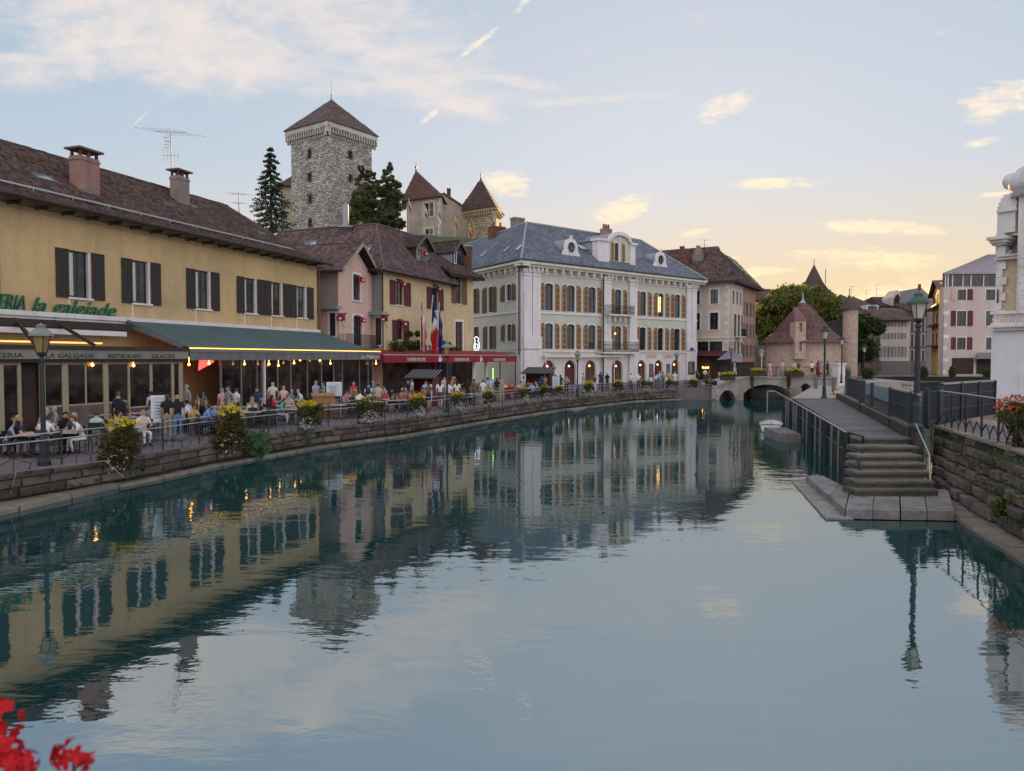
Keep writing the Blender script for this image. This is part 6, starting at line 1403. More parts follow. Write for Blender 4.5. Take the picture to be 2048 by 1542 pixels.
# white row house far centre
r, f, zt = box_house('white_shuttered_house', 'pale four storey house with rows of small grey shutters far along the canal', 1759, 1818, 128, 640, 10, None)
xs_ = [(1764, 1766.5), (1771, 1774), (1779, 1782), (1786, 1789), (1799, 1802), (1806, 1809)]
grid_wins(r, f, xs_, [(641, 653), (666, 678), (693, 714)], M['pale_house'], zt, sh=M['sh_grey'], sur=.08)
b = MB(); b.box(f, 0, f.L, .05, .6, .5, PY(1790, 722, 128).z); part('arcade_base', b, M['sh_grey'], r); simple_roof(r, f, zt, PY(1790, 618, 133).z - zt, 12, .8, M['tile_purple'])
r, f, zt = box_house('grey_dormer_house', 'wide grey roofed house with white dormers behind the white shuttered house', 1706, 1770, 140, 628, 12, None); b = MB(); b.box(f, 0, f.L, -2, 0, .5, zt); part('wall', b, M['mauve'], r); simple_roof(r, f, zt, PY(1740, 593, 147).z - zt, 14, .8, M['tile_purple'], hip=3)
for px in (1737, 1745): 
    a = f.at(px); b = MB(); b.box(f, a - .7, a + .7, -3, .4, PY(px, 622, 140).z, PY(px, 610, 140).z); dm = part('dormer', b, M['white_st'], r); b = MB(); b.box(f, a - .45, a + .45, .4, .44, PY(px, 621, 140).z, PY(px, 612, 140).z); part('pane', b, M['pane'], dm)
r, f, zt = box_house('brown_balcony_house', 'brown timber balconied house just left of the near right lamp', 1818, 1852, 132, 622, 10, None); grid_wins(r, f, [(1821, 1827), (1832, 1838), (1843, 1849)], [(636, 662), (668, 692), (700, 722)], mat('brown_render', (.22, .15, .12), .9, .2, .5, None, .1, 8, streak=.3), zt, sur=.1, mframe=M['sh_olive']); simple_roof(r, f, zt, PY(1840, 598, 127).z - zt, 12, .9, M['tile_brown'])
r, f, zt = box_house('dormered_grey_house', 'house with a steep mansard roof and arched dormer above the white shuttered house', 1760, 1835, 142, 612, 12, None); b = MB(); b.box(f, 0, f.L, -2, 0, .5, zt); part('wall', b, M['beige'], r); simple_roof(r, f, zt, PY(1800, 594, 150).z - zt, 16, .5, M['tile_dark'], hip=2)
b = MB(); a = f.at(1790); b.prism(f, [(a - 1.2, zt), (a + 1.2, zt), (a + 1.2, zt + 1.5), (a, zt + 3), (a - 1.2, zt + 1.5)], -3, .5); dm = part('dormer', b, M['beige'], r); b = MB(); b.prism(f, [(a - .7, zt + .2), (a + .7, zt + .2), (a + .7, zt + 1.3), (a, zt + 2.3), (a - .7, zt + 1.3)], .5, .54); part('pane', b, M['pane'], dm)
r, f, zt = box_house('pointed_roof_house', 'house with a pointed dark roof between the stone tower and the dormers', 1686, 1712, 150, 612, 12, None); b = MB(); b.box(f, 0, f.L, -2, 0, .5, zt); part('wall', b, M['mauve'], r); b = MB(); pk = Vector(f.pt(f.L * .55, -5, PY(1699, 588, 155).z)); c4 = [f.pt(-1, .5, zt), f.pt(f.L + 1, .5, zt), f.pt(f.L + 1, -10.5, zt), f.pt(-1, -10.5, zt)]
for i in range(4): b.poly([c4[i], c4[(i + 1) % 4], tuple(pk)])
part('roof', b, M['tile_dark'], r)
r, f, zt = box_house('ridge_stone_gable_house', 'stone gabled house with a crested ridge behind the green lamp', 1832, 1866, 135, 600, 10, None); b = MB(); b.prism(f, [(0, .5), (f.L, .5), (f.L, zt), (f.L * .2, PY(1838, 575, 135).z), (0, zt)], -8, 0); part('wall', b, M['greyr'], r); b = MB(); b.box(f, f.L * .1, f.L * .2, -.5, 0, PY(1838, 580, 135).z, PY(1838, 568, 135).z); part('chimney', b, M['brick'], r)
# grey house and red house left of the far row (behind palace, darker)
r, f, zt = box_house('dark_stone_house', 'dark stone house between the corner house and the round palace', 1504, 1534, 118, 690, 8, None); b = MB(); b.box(f, -2, f.L, -8, 0, .5, zt); part('wall', b, M['quay_st'], r); b = MB(); b.box(f, f.L * .3, f.L * .6, .01, .05, zt - 2, zt - .8); part('pane', b, M['pane'], r)
r, f, zt = box_house('far_brown_roof_house', 'brown roofed house beyond the corner house and the big trees', 1500, 1560, 150, 600, 10, None); b = MB(); b.box(f, 0, f.L, -8, 0, .5, zt); part('wall', b, M['mauve'], r); simple_roof(r, f, zt, PY(1530, 578, 156).z - zt, 12, .6, M['tile_brown'])
for k, (x0, h_, c_) in enumerate(((22, 16, 'beige'), (44, 15.5, 'pink'), (66, 16.5, 'yellow2'), (88, 15.5, 'mauve'), (110, 16, 'beige'), (0, 15.5, 'mauve'))):  # row added beyond the town to keep low sun off the canal
    r = thing('sun_block_house', 'distant house added to block low sun, number %s from the left beyond the town centre' % ('two', 'three', 'four', 'five', 'six', 'one')[k], 'house', (x0, 176, 0), group='added houses blocking the low sun'); f = Fr((x0, 176), (x0 + 21, 176)); f.n = Vector((0, -1)); b = MB(); b.box(f, 0, f.L, -9, 0, .5, h_ - 3); part('wall', b, M[c_], r); b = MB(); b.prism(Fr((x0, 176), (x0, 186)), [(-.6, h_ - 3.2), (5, h_), (10, h_ - 3.2)], -f.L if False else 0, -21); part('roof', b, M['tile_brown'], r)
# canal far wall and hedge of railings
for nm, lb, pts, z1 in (('far_canal_wall', 'dark far canal wall with pale coping on the right', [PZ(1688, 752, 1.6), PY(1745, 0, 88), PY(1990, 0, 100)], 1.7),):
    P = [g(1688, 84), g(1740, 98), g(1800, 103), g(2000, 99)]; r = thing(nm, lb, 'wall', (P[0].x, P[0].y, 0))
    for a, b_ in zip(P, P[1:]):
        f = Fr(a, b_); b = MB(); b.box(f, 0, f.L, -.6, 0, -1, 1.62); part('wall_body', b, M['joint'], r); b = MB(); b.box(f, 0, f.L, -.7, .12, 1.62, 1.78); part('coping', b, M['ledge_st'], r)
mb = MB(); mb.hprism([(xp(1688, 84), 84.6), (xp(1740, 98), 98.6), (xp(1800, 103), 103.6), (xp(2100, 99), 99.6), (110, 150), (44, 150), (44, 90)], -1.2, 1.6); struct('far_bank', mb, M['paving'])
# ================================================================== CHURCH on the right
YC = 35.0; CHh = thing('white_stone_church', 'weathered white stone church facade with balustraded base at the right edge', 'church', (xp(1990, YC), YC, 0)); f = Fr((xp(1978, YC), YC), (xp(1978, YC) + .6, YC - .8)); f.n = Vector((-.8, -.6)); CL = 6.0
def cz_(y, d=0): return f.hit(2005, y, d)[1]
def ca_(x, d=0): return f.hit(x, 717, d)[0]
zb = cz_(657, 1.2)
b = MB(); b.box(f, ca_(1982, 1.0), CL, -12, 1.0, 1.7, cz_(661, 1)); 
part('base_wall', b, M['church_wall'], CHh)
b = MB(); b.box(f, ca_(2040, 1.02), CL, 1.0, 1.06, 1.8, cz_(740, 1)); b.box(f, ca_(2035, 1.02), CL, 1.0, 1.3, 1.78, 2.2); part('base_panel', b, M['church_wall'], CHh)
for d_, y0, y1 in ((1.22, 661, 655), (1.36, 655, 650), (1.28, 650, 646)): b = MB(); b.box(f, ca_(1978, 1.2) + .16 - (d_ - 1.2) * 1.2, CL, -.2, d_, cz_(y0, 1.2), cz_(y1, 1.2) - .003); part('cornice', b, M['church_st'], CHh)
bal = [( .09, 0), (.09, .06), (.05, .1), (.11, .28), (.10, .36), (.045, .5), (.045, .56), (.08, .62), (.08, .68)]
zb0 = cz_(646, 1.2); hb = cz_(622, 1.2) - zb0; k = 0
balme = None
for px in np.arange(1981, 2075, 6.0):
    aa_ = ca_(px, 1.05)
    if balme is None:
        t = MB(); t.lathe((0, 0, 0), [(r_ * .52, z_ / .68 * (hb - .14)) for r_, z_ in bal], 8); balme = t.mesh('baluster', M['church_st'], smooth=True)
    o = bpy.data.objects.new('baluster', balme); COL.objects.link(o); o.parent = CHh; o.location = Vector(f.pt(aa_ + .1, 1.05, zb0)) - Vector(CHh.location)
b = MB(); b.box(f, ca_(1980, 1.1), CL, .88, 1.24, zb0 + hb - .14, zb0 + hb); part('handrail', b, M['church_st'], CHh)
# upper body: pilaster with staggered stones, recessed tan panel, cornices, pinnacle
zu = zb0; zt = cz_(505)
b = MB(); b.box(f, ca_(1985), CL, -10, -.35, zu, cz_(500)); b.box(f, ca_(2034, .0), CL, -9, .25, zu, cz_(398)); part('upper_wall', b, M['church_st'], CHh)
b = MB(); b.box(f, ca_(2000, -.3), ca_(2034, 0), -.348, -.30, zu, cz_(519)); part('tan_panel', b, M['castle_yel'], CHh)
z = zu; k = 0
while z < cz_(517) - .1:
    h_ = random.uniform(.28, .4); w_ = (.42 if k % 2 else .27) + random.uniform(-.03, .03); b = MB(); b.box(f, ca_(1985), ca_(1985) + w_, -.36, -.16 + random.uniform(-.01, .01), z, min(cz_(517), z + h_ - .015)); part('quoin_stone', b, M['church_st'], CHh)
    b = MB(); b.box(f, ca_(2036, .3) - (.08 if k % 2 else .0), ca_(2060, .3), .2, .29, z, min(cz_(517), z + h_ - .015)); part('quoin_stone', b, M['church_st'], CHh); z += h_; k += 1
for (x0, x1, y0, y1, d0, d1) in ((1984, 2034, 519, 514, -.4, .0), (1988, 2034, 513, 508, -.4, .12), (1986, 2005, 508, 492, -.4, .02), (1973, 2007, 484, 477, -.5, .35), (1978, 2006, 489, 484, -.5, .22), (1967, 2008, 477, 471, -.5, .5), (1986, 2003, 471, 466, -.4, .1),
                                 (1988, 2024, 466, 424, -.5, .0), (1986, 2026, 424, 419, -.55, .12), (1987.5, 2025, 419, 412, -.5, .08), (1990, 2026, 412, 404, -.5, .04), (1994, 2024, 404, 396, -.45, .0), (1999, 2020, 396, 390, -.35, -.05)):
    b = MB(); b.box(f, ca_(x0, d1), ca_(x1, d1), d0 - .6, d1, cz_(y0, d1), cz_(y1, d1) - .002); part('pinnacle_course', b, M['church_st'], CHh)
b = MB(); x = ca_(2009); c = f.pt(x, -.5, cz_(390)); b.lathe(c, [(.28, -.02), (.12, .1), (.1, .22), (.16, .27), (.34, .36), (.45, .55), (.46, .68), (.36, .9), (.14, 1.02), (.01, 1.05)], 14); part('ball_finial', b, M['church_st'], CHh, smooth=True)
b = MB(); c = f.pt(ca_(2058), -.3, cz_(398)); b.lathe(c, [(.95, -.02), (.9, .25), (1.0, .3), (1.06, .55), (.98, .9), (.75, 1.2), (.4, 1.4), (.02, 1.45)], 16); part('small_dome', b, M['church_st'], CHh, smooth=True)
b = MB(); b.poly([f.pt(ca_(2003), -.3, cz_(512)), f.pt(ca_(2034), .2, cz_(492)), f.pt(ca_(2034), .2, cz_(508)), f.pt(ca_(2003), .1, cz_(513))]); b.poly([f.pt(ca_(2003), -.5, cz_(470)), f.pt(ca_(2034), -.5, cz_(470)), f.pt(ca_(2034), -.5, cz_(500)), f.pt(ca_(2003), -.5, cz_(512))]); part('sloping_ledge', b, M['quay_st'], CHh)
b = MB(); b.path([f.pt(ca_(1991), -.1, cz_(578)), f.pt(ca_(1991), -.1, cz_(605))], .03, 5); part('iron_tie', b, M['iron'], CHh)
# ================================================================== CASTLE
YT = 170.0; Tc = g(660, YT); ta = Fr(Tc, Tc + Vector((-.818, .575)).normalized() * 12.8); tb = Fr(Tc, Tc + Vector((.583, .812)).normalized() * 13.4)
CT = thing('castle_keep', 'massive square stone castle keep with pyramid roof on the hill', 'tower', (Tc.x, Tc.y, 0))
ztm = 4.1 + (YH - 272) / F * YT; zte = 4.1 + (YH - 250) / F * YT; zgr = 24
b = MB()
slits = {0: [(619, 301, 316), (619, 348, 362), (620, 391, 405), (620, 440, 453)], 1: [(701, 302, 318), (701, 349, 364)]}
for fi, f in enumerate((ta, tb)):
    hs = []
    for px, y0, y1 in slits[fi]: q = pframe(f, px - 3, y0, px + 3, y1); hs.append(q + (0,))
    wall(b, f, 0, f.L, zgr, ztm, hs, .8)
part('wall', b, M['castle_joint'], CT)
b = MB()
for f, hs in ((ta, slits[0]), (tb, slits[1])):
    for px, y0, y1 in hs: q = pframe(f, px - 3, y0, px + 3, y1); b.box(f, q[0], q[1], -.82, -.78, q[2], q[3])
part('slit_window', b, M['black'], CT, kind='stuff')
V = []; Fc = []; off = 0
for fi, f in enumerate((ta, tb)):                                   # rubble facing, every stone real
    z = zgr; row = 0; hh = [pframe(f, px - 3, y0, px + 3, y1) for px, y0, y1 in slits[fi]]
    while z < ztm - .2:
        h_ = random.uniform(.3, .48); a = 0
        while a < f.L:
            w_ = min(f.L - a, random.uniform(.4, 1.0))
            if f.L - a - w_ < .3: w_ = f.L - a
            j = lambda s=.05: random.uniform(-s, s)
            if not any(a + w_ > q[0] - .1 and a < q[1] + .1 and z + h_ > q[2] - .1 and z < q[3] + .1 for q in hh):
                o_ = random.uniform(.05, .15); q0 = [(a + .04 + j(), z + .04 + j()), (a + w_ - .04 + j(), z + .04 + j()), (a + w_ - .04 + j(), z + h_ - .04 + j()), (a + .04 + j(), z + h_ - .04 + j())]
                V += [f.pt(x_, .0, z_) for x_, z_ in q0] + [f.pt(x_ * .92 + (a + w_ / 2) * .08, o_, z_ * .9 + (z + h_ / 2) * .1) for x_, z_ in q0]
                Fc += [(off + 4, off + 5, off + 6, off + 7)] + [(off + i, off + (i + 1) % 4, off + 4 + (i + 1) % 4, off + 4 + i) for i in range(4)]; off += 8
            a += w_
        z += h_
me = fast_mesh('stone', np.array(V), np.array(Fc), M['castle_st'], tuple(CT.location)); part('stones', me, None, CT, kind='stuff')
# machicolation
b = MB(); st_ = 0
for f in (ta, tb):
    n = 19 if f is ta else 20
    b.box(f, -1.0, f.L + 1.0, -.3, 1.0, ztm + 1.5, zte + .1); b.box(f, -.3, f.L + .3, .0, .16, ztm + .2, ztm + 1.49, 1)  # black strip behind the corbels: shade put into colour
    for k in range(n):
        a = -.9 + (f.L + 1.6) * k / (n - 1); c_ = MB(); c_.prism(f, [(a, ztm - .55), (a + .3, ztm - .55), (a + .3, ztm + 1.15), (a, ztm + 1.15)], -.1, .4); c_.prism(f, [(a, ztm + .1), (a + .3, ztm + .1), (a + .3, ztm + 1.15), (a, ztm + 1.15)], .4, .92); part('corbel', c_, M['castle_st'], CT)
        if k < n - 1:
            aw = (f.L + 1.6) / (n - 1); ap = arch_pts(a + .3, a + aw, ztm + 1.1, ztm + 1.4, 6); b.prism(f, [(a, ztm + 1.499), (a, ztm + 1.1)] + ap + [(a + aw, ztm + 1.499)], .4, .95)
part('parapet', b, [M['castle_st'], M['black']], CT)
cx = Tc + ta.u * 6.4 + tb.u * 6.7; pk = (cx.x, cx.y, 4.1 + (YH - 206) / F * (cx.y)); e = 1.35
c4 = [Tc - ta.u * e - tb.u * e, Tc + tb.u * (13.4 + e) - ta.u * e, Tc + tb.u * (13.4 + e) + ta.u * (12.8 + e), Tc + ta.u * (12.8 + e) - tb.u * e]; c4 = [(p.x, p.y, zte) for p in c4]
RP = [[c4[i], c4[(i + 1) % 4], pk] for i in range(4)]
b = MB()
for q in RP: b.poly(q)
b.poly(c4); part('roof', b, M['tile_purple'], CT); tiles([RP[3], RP[0]], .5, .42, .03, mat('keep_tile', (.15, .105, .10), .85, .15, .3, (.10, .085, .085), .15, 4, island=.3), CT)
b = MB(); b.lathe(pk, [(.3, -.3), (.16, .5), (.22, 1.0), (.06, 1.3), (.04, 4.3), (.01, 4.4)], 8); part('finial', b, M['zinc'], CT)
# body behind the left edge of the keep
x = g(583, 186); KB = thing('castle_side_turret', 'small hip roofed turret tucked behind the left edge of the keep', 'turret', (x.x, x.y, 0)); b = MB(); z1 = PY(583, 377, 186).z; b.abox(x.x - 1.6, x.x + 5, 184, 190, zgr, z1); part('wall', b, M['castle_rn'], KB); b = MB(); p = PY(592, 347, 188)
q = [(x.x - 2.6, 183, z1), (x.x + 6, 183, z1), (x.x + 6, 191, z1), (x.x - 2.6, 191, z1)]
for i in range(4): b.poly([q[i], q[(i + 1) % 4], tuple(p)])
part('roof', b, M['tile_dark'], KB)
# second tower, rendered, with cross window
Y2 = 178.0; T2c = g(884, Y2); CQ = thing('castle_rendered_tower', 'rendered castle tower with steep wine red roof and stone cross windows', 'tower', (T2c.x, T2c.y, 0))
fa = Fr(g(815, 183), g(884, Y2)); fb = Fr(g(884, Y2), g(888.5, 186)); z1 = PY(850, 397, 180).z
ws = [pframe(fa, 847, 406, 867, 433), pframe(fa, 849, 458, 866, 480)]
b = MB(); wall(b, fa, 0, fa.L, zgr, z1, [w + (0,) for w in ws], .4); b.box(fb, 0, fb.L, -.4, 0, zgr, z1); part('wall', b, M['castle_rn'], CQ)
for w in ws: window(CQ, fa, *w, 0, .3, M['cream_st'], M['pane'], (1, 1), .18, sur=.35, msur=M['cream_st'])
for k in range(22):
    z = zgr + 2 + k * .85
    if z < z1 - .8: b = MB(); b.box(fa, fa.L - (1.1 if k % 2 else .7), fa.L - .02, .004, .06, z, z + .78); part('quoin_stone', b, M['cream_st'], CQ)
p = PY(832, 341, 186); c5 = [fa.pt(-1, .9, z1), fa.pt(fa.L + 1, .9, z1), fb.pt(fb.L + 1, .9, z1)]; c5.append((c5[0][0] + c5[2][0] - c5[1][0] - 1, c5[0][1] + 8, z1))
b = MB()
for i in range(4): b.poly([c5[i], c5[(i + 1) % 4], tuple(p)])
b.poly(c5); part('roof', b, M['tile_red'], CQ); b = MB(); b.lathe(tuple(p), [(.25, -.3), (.12, .4), (.3, .9), (.05, 1.2), (.02, 2.2)], 8); part('finial', b, M['iron'], CQ)
tiles([[c5[0], c5[1], tuple(p)]], .3, .28, .02, M['tile_red'], CQ)
# linking wing with sloping roof
CW = thing('castle_linking_wing', 'rendered castle wing with sloping roof line between the two smaller towers', 'building', g(905, 190).to_3d()); f = Fr(g(883, 188), g(934, 192)); pr = [f.hit(x, y) for x, y in ((883, 480), (884, 391), (887, 389), (926, 415), (934, 420), (934, 480))]; pr[0] = (pr[0][0], 20); pr[-1] = (pr[-1][0], 20)
b = MB(); b.prism(f, pr, -5, 0); part('wall', b, M['castle_rn'], CW); b = MB(); b.prism(f, [pr[2], pr[3], pr[4], (pr[4][0], pr[4][1] + .4), (pr[3][0], pr[3][1] + .5), (pr[2][0], pr[2][1] + .5)], -5.2, .3); part('roof_edge', b, M['tile_brown'], CW)
p = PY(898, 398, 192); chimney(CW, p.x, p.y, p.z - 3, PY(898, 378, 192).z, 1.0, .8, M['quay_st'], 0, 'plain')
# third tower
Y3 = 186.0; T3 = g(990, Y3); CR = thing('castle_pointed_tower', 'sandstone castle tower with sharp pointed roof at the right of the castle', 'tower', (T3.x, T3.y, 0)); fa = Fr(g(928, 192), g(990, Y3)); fb = Fr(g(990, Y3), g(1001, 196)); z1 = PY(960, 424, 188).z
b = MB(); b.box(fa, 0, fa.L, -.5, 0, 20, z1 + .6); b.box(fb, 0, fb.L, -.5, 0, 20, z1 + .6); part('wall', b, M['castle_yel'], CR)
V = []; Fc = []; off = 0; f = fa; z = 22
while z < z1 - .8:
    h_ = random.uniform(.4, .6); a = 0
    while a < f.L - .2:
        w_ = min(f.L - a, random.uniform(.6, 1.3)); j = lambda s=.04: random.uniform(-s, s); q0 = [(a + .03 + j(), z + .03 + j()), (a + w_ - .03 + j(), z + .03 + j()), (a + w_ - .03 + j(), z + h_ - .03 + j()), (a + .03 + j(), z + h_ - .03 + j())]; V += [f.pt(x_, .0, z_) for x_, z_ in q0] + [f.pt(x_, .07, z_) for x_, z_ in q0]; Fc += [(off + 4, off + 5, off + 6, off + 7)] + [(off + i, off + (i + 1) % 4, off + 4 + (i + 1) % 4, off + 4 + i) for i in range(4)]; off += 8; a += w_
    z += h_
me = fast_mesh('stone', np.array(V), np.array(Fc), M['castle_yel'], tuple(CR.location)); part('stones', me, None, CR, kind='stuff')
for f in (fa, fb):
    n = 13 if f is fa else 5
    for k in range(n): a = f.L * k / n; c_ = MB(); c_.box(f, a, a + .3, .0, .6, z1 - .7, z1 + .3); part('corbel', c_, M['castle_yel'], CR)
b = MB(); b.box(fa, -.6, fa.L + .5, .2, .75, z1 + .2, z1 + .8); b.box(fb, -.5, fb.L + .5, .2, .75, z1 + .2, z1 + .8); part('parapet', b, M['castle_yel'], CR)
p = PY(961.5, 357, 191); c5 = [fa.pt(-1.1, 1.1, z1 + .8), fa.pt(fa.L + 1.1, 1.1, z1 + .8), fb.pt(fb.L + 1, 1.1, z1 + .8)]; c5.append((c5[0][0] + 1, c5[0][1] + 9, z1 + .8)); b = MB()
for i in range(4): b.poly([c5[i], c5[(i + 1) % 4], tuple(p)])
part('roof', b, M['tile_purple'], CR); tiles([[c5[0], c5[1], tuple(p)]], .3, .28, .02, M['tile_purple'], CR); b = MB(); b.lathe(tuple(p), [(.2, -.3), (.1, .4), (.25, .8), (.04, 1.1), (.02, 2.0)], 8); part('finial', b, M['iron'], CR)
# ================================================================== FOLIAGE
def leafquads(C, size, jit=.4, flat=0.0):
    """one small bent leaf (2 quads would be heavy: one quad) per centre, random orientation"""
    n = len(C); d1 = RNG.normal(size=(n, 3)); d1[:, 2] *= (1 - flat); d1 /= np.linalg.norm(d1, axis=1, keepdims=True)
    d2 = RNG.normal(size=(n, 3)); d2[:, 2] *= (1 - flat); d2 -= (d2 * d1).sum(1, keepdims=True) * d1; d2 /= np.linalg.norm(d2, axis=1, keepdims=True)
    s = size * RNG.uniform(1 - jit, 1 + jit, (n, 1)); a = d1 * s; b = d2 * s * .62
    return np.stack([C - a, C + b * .9 - a * .1, C + a, C - b * .9 + a * .1], 1).reshape(-1, 3)
def ellip(c, r, n, shell=.55, up=None):
    d = RNG.normal(size=(n, 3)); d /= np.linalg.norm(d, axis=1, keepdims=True)
    if up is not None: k = d[:, 2] < up; d[k, 2] *= -1
    rad = RNG.uniform(shell, 1, (n, 1)) ** .7 * (1 + .12 * RNG.normal(size=(n, 1))); return np.array(c) + d * np.array(r) * rad
def leafpart(name, V, m, root, mi=None, kind=None):
    n = len(V) // 4; loc = np.zeros(3); p = root
    while p is not None: loc = loc + np.array(p.location); p = p.parent
    me = fast_mesh(name, V, np.arange(n * 4).reshape(-1, 4), m, loc, mi); return part(name, me, None, root, kind=kind)
def crown(root, blobs, n, size, m, name='crown', sp=1.0):
    tot = sum(b[3] ** 2 for b in blobs); C = []
    for x, y, z, r in blobs: 
        k = int(n * r * r / tot); sub = ellip((x, y, z), (r * .8, r * .8, r * .75), max(6, k // 90), .5)
        for s in sub: k2 = RNG.uniform(.14, .3) * sp; C.append(s + RNG.normal(size=(90, 3)) * np.array((r * k2, r * k2, r * k2 * .7)))
    return leafpart(name, leafquads(np.concatenate(C), size), m, root)
def tree(name, label, blobs, n, size, m, base, tr, zb, group=None, limbs=7, sp=1.0):
    r = thing(name, label, 'tree', (base[0], base[1], zb), group=group); b = MB(); top = max(blobs, key=lambda q: q[2]); cz0 = min(q[2] for q in blobs)
    mid = Vector((base[0], base[1], max(zb + 2, cz0 - 1.0))); b.tube((base[0], base[1], zb - .3), mid, tr, tr * .7, 9)
    for q in sorted(blobs, key=lambda q: -q[3])[:limbs]: b.tube(mid, (q[0], q[1], q[2]), tr * .5, tr * .12, 6)
    part('trunk', b, M['bark'], r); crown(r, blobs, n, size, m, sp=sp); return r
def pb(px, py, Y, rpx): p = PY(px, py, Y); return (p.x, Y + random.uniform(-1.5, 1.5), p.z, rpx / F * Y)
Yt = 122.0
tree('broadleaf_tree', 'large broad green tree behind the round stone palace, left of the spire', [pb(1560, 640, Yt, 34), pb(1585, 605, Yt, 30), pb(1545, 607, Yt, 24), pb(1532, 655, Yt, 27), pb(1575, 668, Yt, 30), pb(1558, 588, Yt, 14), pb(1582, 585, Yt, 12), pb(1522, 632, Yt, 15), pb(1600, 640, Yt, 26), pb(1545, 690, Yt, 20), pb(1570, 625, Yt, 34), pb(1600, 592, Yt, 24), pb(1607, 625, Yt, 32), pb(1570, 590, Yt, 18), pb(1540, 630, Yt, 28)], 34000, .30, M['tree'], (xp(1565, Yt), Yt), .5, 1.2)
tree('broadleaf_tree', 'large broad green tree right of the first, in front of the spire', [pb(1640, 615, Yt + 4, 30), pb(1655, 645, Yt + 4, 32), pb(1625, 598, Yt + 4, 20), pb(1672, 665, Yt + 4, 26), pb(1630, 650, Yt + 4, 30), pb(1650, 590, Yt + 4, 14), pb(1615, 582, Yt + 4, 13), pb(1686, 650, Yt + 4, 14), pb(1650, 690, Yt + 4, 26), pb(1675, 622, Yt + 4, 12), pb(1640, 640, Yt + 4, 36), pb(1665, 605, Yt + 4, 14), pb(1632, 578, Yt + 4, 14)], 34000, .30, M['tree'], (xp(1645, Yt + 4), Yt + 4), .5, 1.2)
tree('golden_tree', 'small golden sunlit tree at the left edge of the big green trees', [pb(1518, 620, 135, 9), pb(1524, 606, 135, 6), pb(1513, 634, 135, 8)], 3000, .26, leafmat('sun_gold_leaf', (.30, .22, .03), (.42, .33, .06), .5), (xp(1518, 135), 135), .2, 1.2)  # gold of the low sun put into the leaf colour
tree('ivy_tree', 'dark leafy tree between the stone tower and the white shuttered house', [pb(1720, 670, 118, 22), pb(1735, 648, 118, 18), pb(1712, 645, 118, 14), pb(1728, 700, 118, 26), pb(1748, 655, 118, 16), pb(1715, 715, 118, 18)], 12000, .28, M['ivy'], (xp(1725, 118), 118), .35, 1.2)
def conifer(label, px, ytop, ybase, Y, wpx, n, whorls, m, name='spruce_tree', jit=.25, lean=0):
    zt = PY(px, ytop, Y).z; zb = PY(px, ybase, Y).z; x = xp(px, Y); r = thing(name, label, 'tree', (x, Y, zb - 6)); b = MB(); b.tube((x, Y, zb - 6.5), (x + lean, Y, zt), .38, .03, 7)
    R_ = wpx / F * Y / 2; C = []; H = zt - zb
    for w in range(whorls):
        t = (w + .5) / whorls; z = zb + H * t; rad = R_ * ((1 - t) ** .85) * random.uniform(.8, 1.15) + .25; nb = 7 if t < .6 else 5; ph = random.random() * 6
        for k in range(nb):
            a = ph + 2 * math.pi * k / nb + random.uniform(-.3, .3); rr_ = rad * random.uniform(.7, 1.1); tip = Vector((x + math.cos(a) * rr_, Y + math.sin(a) * rr_, z - rr_ * .28)); st = Vector((x, Y, z + .3)); b.tube(st, tip, .06, .015, 4)
            m_ = int(n / whorls / nb); tt = RNG.uniform(.12, 1, m_) ** .8; P_ = np.outer(1 - tt, np.array(st)) + np.outer(tt, np.array(tip)); P_[:, 2] -= .25 * RNG.random(m_) * (1 + rr_ * .15); P_[:, :2] += RNG.normal(scale=.05 + .09 * rr_, size=(m_, 2)); C.append(P_)
    part('trunk', b, M['bark'], r); leafpart('crown', leafquads(np.concatenate(C), .26, flat=.4), m, r)
conifer('tall dark spruce with a bare spiky top left of the castle keep', 546, 293, 462, 152, 100, 8500, 16, M['conifer'])
def pine(label, px, blobs, Y, n, m):
    bl = [pb(x, y, Y, r) for x, y, r in blobs]; x = xp(px, Y); return tree('pine_tree', label, bl, n, .27, m, (x, Y), .4, 24, sp=.6)
pine('dark bushy conifer against the right side of the castle keep', 735, [(722, 352, 14), (718, 375, 17), (735, 385, 20), (712, 405, 20), (740, 412, 22), (722, 432, 24), (748, 360, 11), (705, 438, 18), (742, 442, 20), (728, 400, 26), (755, 385, 20), (758, 420, 26), (765, 360, 12), (722, 338, 7), (733, 345, 8), (748, 350, 7)], 158, 20000, M['pine'])
pine('second dark conifer with a pointed top beside the rendered castle tower', 778, [(778, 337, 8), (774, 352, 13), (785, 365, 14), (768, 380, 18), (790, 392, 16), (775, 412, 22), (798, 420, 16), (780, 440, 24), (760, 435, 18), (800, 448, 14), (780, 395, 24), (778, 326, 5), (772, 340, 8), (795, 372, 9)], 160, 20000, M['pine'])
